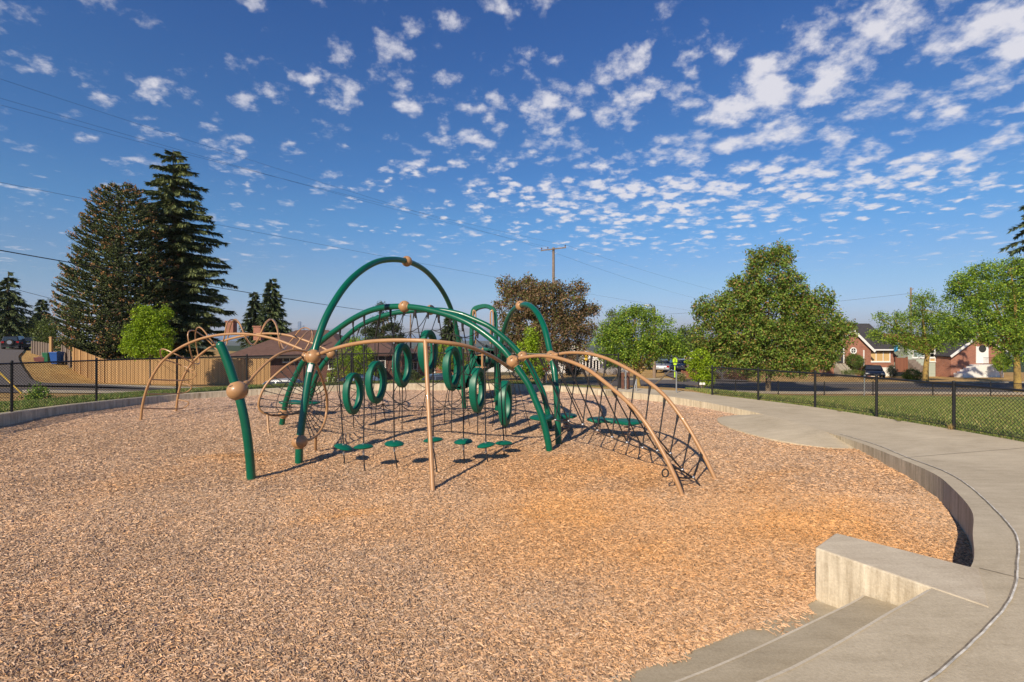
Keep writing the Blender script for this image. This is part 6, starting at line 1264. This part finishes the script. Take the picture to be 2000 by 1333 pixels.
# ================================================================== vehicles
def car(px, D, rz, label, paint, kind='sedan', cat='car', name='parked_car', dz=0, zfix=None):
    """side profile lofted across the width; length along local x, front at +x"""
    c = GP(px, D, dz)
    if zfix is not None: c.z = zfix
    prof = {'sedan': dict(L=4.6, W=1.78, H=1.43, body=[(-2.3,.35),(-2.28,.78),(-2.15,.92),(-1.45,.96),(.85,.93),(1.9,.80),(2.25,.66),(2.3,.38)], roof=[(-1.55,.95),(-.95,1.38),(-.3,1.43),(.25,1.41),(1.05,.93)]),
            'suv': dict(L=4.7, W=1.88, H=1.78, body=[(-2.3,.42),(-2.32,.95),(-2.25,1.08),(-1.5,1.10),(.95,1.08),(2.0,.98),(2.3,.80),(2.33,.45)], roof=[(-2.2,1.08),(-1.95,1.70),(-1.0,1.78),(.15,1.75),(1.0,1.08)]),
            'jeep': dict(L=4.2, W=1.85, H=1.85, body=[(-1.95,.50),(-1.97,1.10),(-1.9,1.15),(.55,1.15),(1.75,1.10),(1.95,1.0),(1.97,.55)], roof=[(-1.94,1.15),(-1.86,1.80),(-1.6,1.86),(.25,1.84),(.55,1.15)]),
            'pickup': dict(L=5.4, W=1.9, H=1.75, body=[(-2.7,.50),(-2.72,1.05),(-2.65,1.10),(-.6,1.10),(1.3,1.10),(2.5,1.02),(2.7,.85),(2.72,.50)], roof=[(-.65,1.10),(-.5,1.72),(.5,1.76),(1.35,1.10)]),
            'van': dict(L=5.2, W=2.0, H=2.1, body=[(-2.55,.42),(-2.58,1.15),(-2.55,1.22),(1.6,1.18),(2.35,1.05),(2.55,.85),(2.58,.45)], roof=[(-2.55,1.22),(-2.48,2.02),(-2.2,2.1),(.9,2.08),(1.65,1.18)])}[kind]
    rot = Matrix.Rotation(rz, 3, 'Z'); root = empty(name, tuple(c), label, cat, 'parked vehicles'); Wd = prof['W']
    def loft(sec, w0, w1, zt):
        mb = MB(); vs = []; N = len(sec); ys = [(-1, 1.0), (-.9, 1.0)]
        for y_, k in ((-1,0),(1,0)):
            for x_, z_ in sec:
                t_ = max(0, min(1, (z_-zt[0])/(zt[1]-zt[0]))); vs.append(c + rot @ Vector((x_, y_*(w0+(w1-w0)*t_)/2, z_)))
        mb.add(vs, [tuple(range(N)), tuple(range(2*N-1, N-1, -1))]+[(i, N+i, N+(i+1) % N, (i+1) % N) for i in range(N)]); return mb
    loft(prof['body'], Wd, Wd*.95, (.5, 1.1)).build('body', paint, root, bevel=.07)
    rf = prof['roof']; zs_ = rf[0][1]; loft(rf, Wd*.93, Wd*.74, (zs_, prof['H'])).build('cabin', paint, root, bevel=.06)
    hh = prof['H']
    # glass: side, front, rear panes standing proud of the cabin
    def at(x_, z_, y_): t_ = (z_-zs_)/(hh-zs_); return c + rot @ Vector((x_, y_*((Wd*.93+(Wd*.74-Wd*.93)*t_)/2+.012), z_))
    xr = lambda z_: np.interp(z_, [rf[0][1], rf[1][1]], [rf[0][0], rf[1][0]]); xf = lambda z_: np.interp(z_, [rf[-1][1], rf[-2][1]], [rf[-1][0], rf[-2][0]])
    za, zb_ = zs_+.06, rf[1][1]-.05
    mids = [0] if kind in ('pickup',) else [-.45 if kind == 'sedan' else -.5]
    for sg in (-1, 1):
        segs = [(None, mids[0]-.04), (mids[0]+.04, None)]
        for a_, b_ in segs:
            lo = (xr(za)+.10 if a_ is None else a_, xf(za)-.10 if b_ is None else b_); hi = (xr(zb_)+.10 if a_ is None else a_, xf(zb_)-.10 if b_ is None else b_)
            mb = MB(); q = [at(lo[0], za, sg), at(lo[1], za, sg), at(hi[1], zb_, sg), at(hi[0], zb_, sg)]; mb.quad(*(q if sg < 0 else q[::-1])); mb.build('side_window', GLASS, root)
    for fx, ff, nm in ((xr, -1, 'rear_window'), (xf, 1, 'windscreen')):
        y0, y1 = Wd*.40, Wd*.34; mb = MB(); q = [c+rot @ Vector((fx(za)+ff*.02, -y0, za)), c+rot @ Vector((fx(za)+ff*.02, y0, za)), c+rot @ Vector((fx(zb_)+ff*.02, y1, zb_)), c+rot @ Vector((fx(zb_)+ff*.02, -y1, zb_))]; mb.quad(*(q if ff > 0 else q[::-1])); mb.build(nm, GLASS, root)
    wr = .33 if kind == 'sedan' else .39; wb = prof['L']*.30
    for sx in (-1, 1):
        for sy in (-1, 1):
            p = c + rot @ Vector((sx*wb, sy*(Wd/2-.09), wr)); ax = rot @ Vector((0, sy, 0)); mb = MB(); mb.tube([p-ax*.1, p+ax*.10], wr, 20); o = mb.build('wheel', RUBBER, root); mb = MB(); mb.tube([p+ax*.102, p+ax*.112], wr*.62, 14); mb.build('rim', CHROME, o)
    hx = prof['body'][-2][0]; tx_ = prof['body'][1][0]; hz = prof['body'][-2][1]-.06; tz = prof['body'][1][1]-.04
    for sy in (-1, 1):
        mb = MB(); mb.box(c+rot @ Vector((hx-.0, sy*Wd*.37, hz)), (.12,.34,.15), rz); mb.build('headlight', mat('headlight_glass', (.7,.7,.68), .1), root)
        mb = MB(); mb.box(c+rot @ Vector((tx_+.02, sy*Wd*.39, tz)), (.10,.28,.20), rz); mb.build('tail_light', mat('red_lens', (.35,.01,.01), .2), root)
    for x_, z_ in ((hx+.03, .48), (tx_-.03, .50)): mb = MB(); mb.box(c+rot @ Vector((x_, 0, z_)), (.12, Wd*.92, .20), rz); mb.build('bumper', paint if kind in ('sedan',) else DARK, root, bevel=.03)
    mb = MB(); mb.box(c+rot @ Vector((tx_-.05, 0, tz-.08)), (.02,.5,.14), rz); mb.build('number_plate', WHITE, root)
    if kind == 'jeep':
        p = c + rot @ Vector((-2.08, 0, 1.05)); ax = rot @ Vector((-1, 0, 0)); mb = MB(); mb.tube([p-ax*.11, p+ax*.12], .40, 22); o = mb.build('spare_wheel', RUBBER, root); mb = MB(); mb.tube([p+ax*.122, p+ax*.135], .25, 16); mb.build('rim', CHROME, o)
    if kind == 'suv':
        for sy in (-1, 1): mb = MB(); mb.tube([c+rot @ Vector((-1.7, sy*.62, 1.84)), c+rot @ Vector((.1, sy*.62, 1.83))], .025, 6); mb.build('roof_rail', DARK, root)
    return root
def paint(name, col, metal=.3): return mat(name, col, .28, metal=metal, coat=.6)
SILV = paint('silver_paint', (.42,.44,.47), .6); WHT = paint('white_car_paint', (.72,.72,.70), 0); BLK = paint('black_car_paint', (.012,.012,.014), .1); BLU2 = paint('navy_car_paint', (.02,.045,.12), .3); MAR = paint('maroon_grey_paint', (.16,.13,.13), .4); SAND = paint('champagne_paint', (.38,.35,.31), .5)
car(31, 68, R(118), 'black open jeep with a spare wheel on its back, parked on the left rise', BLK, 'jeep')
car(62, 70, R(128), 'dark green pickup parked beyond the black jeep', paint('dark_green_paint', (.015,.03,.022)), 'pickup', 'pickup')
car(563, 30.0, R(4), 'white car mostly hidden behind the left arch feet and the kerb', WHT, zfix=-1.93)
car(712, 30.3, R(2), 'navy blue car behind the far kerb between the hanging rings', BLU2, zfix=-1.72)
car(868, 30.6, R(1), 'dark blue grey car behind the far kerb right of the tan rail leg', paint('steel_blue_paint', (.05,.07,.11)), zfix=-1.70)
car(972, 45, R(182), 'white pickup parked across the street behind the slide posts', WHT, 'pickup', 'pickup', zfix=-1.72)
car(1267, 66, R(100), 'dark grey pickup parked nearest the wooden lamp pole', MAR, 'pickup', 'pickup', dz=.05)
car(1302, 64, R(-125), 'silver four wheel drive facing the playground on the side street', SILV, 'suv', dz=.05)
car(1300, 58, R(62), 'light silver saloon showing its tail in front of the silver four wheel drive', SILV, 'sedan', dz=.05)
car(1331, 60, R(66), 'champagne saloon showing its red tail lights beside the school sign', SAND, 'sedan', dz=.05)
car(1352, 68, R(70), 'white van partly hidden by the young green tree', WHT, 'van', 'van', dz=.3)
car(1705, 55.5, R(-120), 'dark car parked nose out in the driveway of the brick house', BLK, 'sedan')
# ================================================================== poles, signs, rails
def pole(px, D, top, r_, label, zb_=None, name='utility_pole'):
    c = GP(px, D); zb_ = c.z if zb_ is None else zb_; root = empty(name, (c.x, D, zb_), label, 'pole'); mb = MB(); mb.tube([(c.x, D, zb_-.2), (c.x, D, Z(top, D))], [r_, r_*.72], 12); mb.build('shaft', WOODPOLE, root); return root
D = 50; up_ = pole(1081, D, 484, .17, 'tall wooden utility pole with a crossarm behind the copper plum tree'); mb = MB(); a_, b_ = W(1056, 490.5, D), W(1105, 484.5, D); mb.bar(a_-Vector((0,.2,0)), b_-Vector((0,.2,0)), .12, .10); mb.build('crossarm', WOODPOLE, up_)
INS = []
for t in (.03, .28, .97): p = a_.lerp(b_, t)-Vector((0,.2,0)); mb = MB(); mb.lathe(p, [(0,.06),(.03,.06),(.02,.12),(.06,.14),(.065,.19),(.035,.21),(.05,.25),(0,.28)], 10); mb.build('insulator', mat('brown_porcelain', (.10,.05,.03), .3), up_); INS.append(p+Vector((0,0,.26)))
D = 45; lp_ = pole(1278, D, 601, .15, 'wooden pole with a curved street lamp arm above the parked cars', name='lamp_pole'); mb = MB(); mb.tube(catmull([W(1278,608,D), W(1275,601,D), W(1270,595.5,D), W(1266,596,D)], 5), .04, 8); mb.build('lamp_arm', STEEL, lp_); mb = MB(); c = W(1264, 597, D); mb.ell(c, (.24,.14,.075), 14, 8, Matrix.Rotation(.15, 3, 'Y')); mb.build('lamp_head', mat('lamp_grey', (.62,.62,.6), .4), lp_)
pole(802, 62, 614, .13, 'slim wooden utility pole seen through the nets', zb_=-3.2)
o = pole(1779, 66, 562, .14, 'wooden pole top showing above the street tree', zb_=-3.2); mb = MB(); mb.tube([W(1779,567,66), W(1784,564,66)], .07, 6); mb.build('bracket', STEEL, o)
o = pole(1194, 95, 614, .13, 'far pole with a small crossarm behind the poplar', zb_=-4); mb = MB(); mb.bar(W(1190,616,95), W(1198,616,95), .14); mb.build('crossarm', WOODPOLE, o)
# silver sign post by the street, white post, road signs
c = GP(1688, 29.2); mb = MB(); mb.tube([c, Vector((c.x, c.y, Z(733, 29.2)))], .035, 8); mb.box((c.x, c.y-.04, Z(734.5,29.2)), (.10,.02,.12)); tag(mb.build('marker_post', STEEL), 'thin silver post standing in the verge before the driveway', 'post')
c = GP(1096, 47); mb = MB(); mb.box((c.x, c.y, c.z+.85), (.13,.10,1.7)); mb.box((c.x, c.y, c.z+1.72), (.16,.13,.04)); tag(mb.build('white_post', WHITE), 'short white post beside the dark green bush across the street', 'post')
def post_sign(px, py, D, label, name, cat='sign'):
    c = GP(px, D); root = empty(name, tuple(c), label, cat); mb = MB(); p = W(px, py, D); mb.tube([c, Vector((c.x, D, p.z))], .04, 8); mb.build('post', STEEL, root); return root, p
root, p = post_sign(1067, 718, 33, 'small red stop sign on a post seen between the green arches', 'stop_sign')
c = p+Vector((0,-.06,0)); r_ = .29
def ngon(c, r_, n_, t, rot=0): return [c+Vector((r_*math.cos(rot+2*math.pi*k/n_), 0, r_*math.sin(rot+2*math.pi*k/n_))) for k in range(n_)]
mb = MB(); mb.prism(ngon(c, r_, 8, 0, R(22.5)), (0,.03,0)); mb.build('plate_border', mat('sign_white', (.8,.8,.8), .4), root)
mb = MB(); mb.prism(ngon(c-Vector((0,.004,0)), r_*.9, 8, 0, R(22.5)), (0,.003,0)); mb.build('plate', mat('sign_red', (.55,.01,.015), .4), root)
def text(body, c, size, m_, parent, name='lettering'):
    cu = bpy.data.curves.new(name, 'FONT'); cu.body = body; cu.size = size; cu.align_x = 'CENTER'; cu.align_y = 'CENTER'; cu.extrude = .002
    o = bpy.data.objects.new(name, cu); C.objects.link(o); dg = bpy.context.evaluated_depsgraph_get(); me = bpy.data.meshes.new_from_object(o.evaluated_get(dg)); bpy.data.objects.remove(o)
    me.transform(Matrix.Translation(Vector(c)) @ Matrix.Rotation(R(90), 4, 'X')); me.materials.clear(); me.materials.append(m_); q = bpy.data.objects.new(name, me); C.objects.link(q); q.parent = parent; q.matrix_parent_inverse = Matrix.Translation(parent.location).inverted() if parent.type == 'EMPTY' else Matrix.Identity(4); return q
text('STOP', c-Vector((0,.010,0)), .20, MATS['sign_white'], root)
root, p = post_sign(1318, 709, 45, 'bright yellow green pedestrian crossing sign in front of the champagne saloon', 'crossing_sign')
FY = mat('fluorescent_yellow_green', (.55,.85,.02), .5); c = p+Vector((0,-.06,.22)); s_ = .20
mb = MB(); mb.prism([c+Vector((-s_,0,-s_*.9)), c+Vector((s_,0,-s_*.9)), c+Vector((s_,0,s_*.4)), c+Vector((0,0,s_*1.3)), c+Vector((-s_,0,s_*.4))], (0,.03,0)); mb.build('plate', FY, root)
mb = MB(); mb.box(c+Vector((0,.015,-.33)), (.26,.03,.16)); mb.build('arrow_plate', FY, root)
mb = MB(); q = c-Vector((0,.012,0)); mb.ell(q+Vector((-.02,0,.14)), (.035,.004,.035), 8, 6); mb.bar(q+Vector((-.01,0,.10)), q+Vector((0,0,-.03)), .05, .006, (0,1,0)); mb.bar(q+Vector((0,0,-.03)), q+Vector((.07,0,-.18)), .035, .006, (0,1,0)); mb.bar(q+Vector((0,0,-.03)), q+Vector((-.06,0,-.18)), .035, .0061, (0,1,0)); mb.bar(q+Vector((0,0,.08)), q+Vector((.09,0,0)), .025, .0062, (0,1,0)); mb.build('walking_figure', DARK, root)
mb = MB(); c2 = GP(1318, 45); mb.tube([c2, Vector((c2.x, 45, p.z-.3))], .05, 8); mb.build('post_sleeve', FY, root)
# galvanised handrails and bollards at the path exit
def handrail(pts_, posts, label):
    root = empty('handrail', tuple(posts[0][0]), label, 'handrail', 'galvanised handrails at the path exit'); mb = MB(); mb.tube(catmull(pts_, 4), .024, 10); mb.build('rail', STEEL, root)
    for a, b in posts: mb = MB(); mb.tube([a, b], .024, 10); mb.build('post', STEEL, root)
def V3(px, py, Y): return W(px, py, Y)
b1, b2 = V3(1222,766,18.0), V3(1194,748,20.5); handrail([V3(1194,747,20.4), V3(1207,733,19.6), V3(1214,725,18.6), V3(1222,727,18.0)], [(V3(1222,766,18.0), V3(1222,727,18.0)), (V3(1195,762,20.4), V3(1195,748,20.4))], 'galvanised handrail left of the path exit beside the brown posts')
handrail([V3(1271,756,20.0), V3(1290,742,19), V3(1306,726,18), V3(1314,724,17.6), V3(1321,727,17.3)], [(V3(1321,768,17.3), V3(1321,727,17.3)), (V3(1271,765,20.0), V3(1271,754,20.0))], 'galvanised handrail right of the path exit')
c = V3(1243,766,17.8); mb = MB(); mb.tube([c, c+Vector((0,0,.45))], .024, 8); mb.tube([c+Vector((0,0,.45)), c+Vector((-.08,0,.1))], .015, 6); tag(mb.build('short_steel_post', STEEL), 'short galvanised post between the two handrails', 'post')
for px, lb in ((1216, 'rust brown timber post left of the galvanised handrail upright'), (1227, 'rust brown timber post right of the galvanised handrail upright')):
    c = V3(px, 765, 18.4); mb = MB(); mb.box(c+Vector((0,0,.30)), (.09,.09,.72)); mb.box(c+Vector((0,0,.67)), (.10,.10,.02)); tag(mb.build('timber_post', mat('rust_brown_timber', (.13,.055,.035), .85, var=.3, vscale=8), bevel=.006), lb, 'post')
mb = MB(); c = V3(1210, 765, 18.6); mb.tube([c, c+Vector((0,0,.55))], .05, 8); mb.ell(c+Vector((0,0,.60)), (.09,.09,.11), 12, 8); tag(mb.build('bollard', BLACKP), 'dark round topped bollard at the end of the far chain-link fence', 'bollard')
# white notice plates on the street fence
for px in (1368.5, 1374.5): c = W(px, 750, 28.55); mb = MB(); mb.box(c, (.14,.012,.12)); mb.box(c+Vector((0,.012,.065)), (.03,.02,.02)); tag(mb.build('notice_plate', WHITE), ('left' if px < 1370 else 'right')+' one of two small white plates on the low street fence', 'plate')
# guy wire with yellow guard at the far left
mb = MB(); a_, b_ = W(-30, 700, 16.5), W(58, 792, 16.5); b_.z = g1(b_.x, 16.5); mb.tube([a_+(a_-b_)*3, b_], .006, 6); root = mb.build('guy_wire', STEEL); tp_ = a_+(a_-b_)*3; gp = empty('utility_pole', (tp_.x, 16.5, 0), 'wooden utility pole holding the guy wire left of the picture', 'pole'); pm_ = MB(); pm_.tube([(tp_.x-.02, 16.5, -.3), (tp_.x-.02, 16.5, tp_.z+3)], [.17,.12], 12); pm_.build('shaft', WOODPOLE, gp); tag(root, 'slanting guy wire in a yellow guard sleeve behind the left fence', 'wire'); mb = MB(); mb.tube([a_+(a_-b_)*.3, a_.lerp(b_, .82)], .022, 8); mb.build('guard_sleeve', mat('yellow_guard', (.65,.40,.02), .5), root)
# ================================================================== overhead wires
def wire(a, b, r_, sg, label):
    mb = MB(); n_ = 26; a, b = Vector(a), Vector(b); e0 = -14 if a.x < -15 and a.y < 23 else 0; mb.tube([a+(b-a)*(i/n_)-Vector((0,0,4*sg*(i/n_)*(1-i/n_))) for i in range(e0, n_+1)], r_, 5); return tag(mb.build('overhead_wire', mat('wire_black', (.02,.02,.022), .6)), label, 'wire', 'overhead wires')
wire(W(-150,105,20), INS[0], .0055, .25, 'highest thin overhead wire running from the upper left to the utility pole')
wire(W(-150,148,20), INS[1], .0055, .30, 'second thin overhead wire from the upper left to the utility pole')
wire(W(-150,165,20), INS[2], .0055, .30, 'third thin overhead wire from the upper left, just below the second')
wire(W(-150,327,21), W(1400,615,70), .007, .30, 'long overhead wire passing behind the monkey puzzle and the tallest arch')
wire(W(-150,463,17), W(802,618,62), .020, .20, 'thick black overhead cable crossing in front of the monkey puzzle')
wire(W(-150,518,22), W(300,630,75), .014, .15, 'short low wire at the left edge above the fir')
wire(INS[2], W(1460,582,95), .008, .4, 'upper wire leaving the utility pole to the right')
wire(INS[0], W(1400,592,95), .008, .5, 'lower wire leaving the utility pole to the right')
wire(W(1250,616,80), W(1790,572,66), .014, .4, 'faint wire rising to the pole above the street tree')
wire(W(1120,643,60), W(1420,645,75), .020, .1, 'thick low wire crossing behind the light green tree')

# ================================================================== grass
def blades(name, N, samp, hgt, cols_, kind='stuff'):
    x, y = samp(N); z = gz(x, y); n_ = len(x); h_ = hgt*(.5+RNG.random(n_)); az = RNG.random(n_)*6.283; w_ = .006+.006*RNG.random(n_)
    s_ = np.stack([np.cos(az), np.sin(az), np.zeros(n_)], 1)*w_[:,None]*1.5; b = np.stack([x, y, z-.005], 1); t = b + np.stack([RNG.normal(0,.35,n_)*h_, RNG.normal(0,.35,n_)*h_, h_], 1)
    V = np.stack([b-s_, b+s_, t], 1).reshape(-1, 3); k = RNG.integers(0, len(cols_), n_); cc = np.array(cols_)[k]*(.7+.6*RNG.random((n_,1)))
    o = npmesh(name, V, np.arange(len(V)).reshape(-1, 3), LEAF, None, np.repeat(cc, 3, 0)); o['kind'] = kind; return o
def samp_right(N):
    x = RNG.random(N*3)*16+6.5; y = 6+RNG.random(N*3)**.8*19; b, _ = bound(np.arctan2(y-CENT.y, x-CENT.x)); r = np.hypot(x-CENT.x, y-CENT.y)
    k = (r > b+.03) & (x < y*1.05) & pip(x, y, [(6.5,18.3),(9,-10),(60,-10),(90,28.6),(30,28.8),(16,28.6),(11.5,27.0),(8.3,22.2),(6.6,19.6)]); return x[k][:N], y[k][:N]
blades('grass', 90000, samp_right, .055, [(.22,.29,.06),(.30,.34,.08),(.16,.22,.05),(.42,.36,.13)])
def samp_left(N):
    x = -20+RNG.random(N*3)*21; y = 12+RNG.random(N*3)*11; b, _ = bound(np.arctan2(y-CENT.y, x-CENT.x)); r = np.hypot(x-CENT.x, y-CENT.y); k = (r > b+.03) & (r < b+3.0); return x[k][:N], y[k][:N]
blades('grass', 40000, samp_left, .07, [(.18,.27,.05),(.26,.32,.07),(.14,.21,.045),(.36,.32,.12)])
def tuft(px, py, z, label, n_=60, h_=.10, pal=((.50,.36,.15),(.40,.28,.11))):
    c = G(px, py, z); V = []; cc = []
    for k in range(n_):
        a = random.random()*6.283; r_ = random.random()*.07; b = c+Vector((math.cos(a)*r_, math.sin(a)*r_, 0)); t = b+Vector((math.cos(a)*.09*random.random(), math.sin(a)*.09*random.random(), h_*random.uniform(.5, 1.1))); s_ = Vector((-math.sin(a), math.cos(a), 0))*.004; V += [b-s_, b+s_, t]; q = random.choice(pal); cc += [q]*3
    return tag(npmesh('weed_tuft', np.array([tuple(v) for v in V]), np.arange(len(V)).reshape(-1, 3), LEAF, None, np.array(cc)), label, 'weed')
tuft(1857, 838, .26, 'dry straw coloured weed tuft at the foot of a fence post beside the path', 90, .12)

# ================================================================== the air between here and the far hills
mb = MB(); mb.box((0, 13400, 120), (64000, 27400, 400))
hz = bpy.data.materials.new('haze'); hz.use_nodes = True; nt = hz.node_tree; nt.nodes.clear(); n, l, m = NT(nt)
o_ = n('ShaderNodeOutputMaterial'); pv = n('ShaderNodeVolumePrincipled'); pv.inputs['Density'].default_value = .75e-4; pv.inputs['Color'].default_value = (.80, .88, 1, 1); pv.inputs['Anisotropy'].default_value = 0
l(pv.outputs[0], o_.inputs['Volume'])
tag(mb.build('haze', hz), kind='stuff')

for px, py, z_, lb in ((1500,783,.18,'small green weed at the foot of the second right fence post'),(1640,803,.21,'green weed growing through the fence mesh beside the path'),(1755,822,.235,'low dry weed under the chain-link mesh near the tallest visible post'),(1400,768,.17,'green grass tuft at the first post of the right fence')):
    tuft(px, py, z_, lb, 70, .09, ((.20,.27,.06),(.35,.32,.10)))
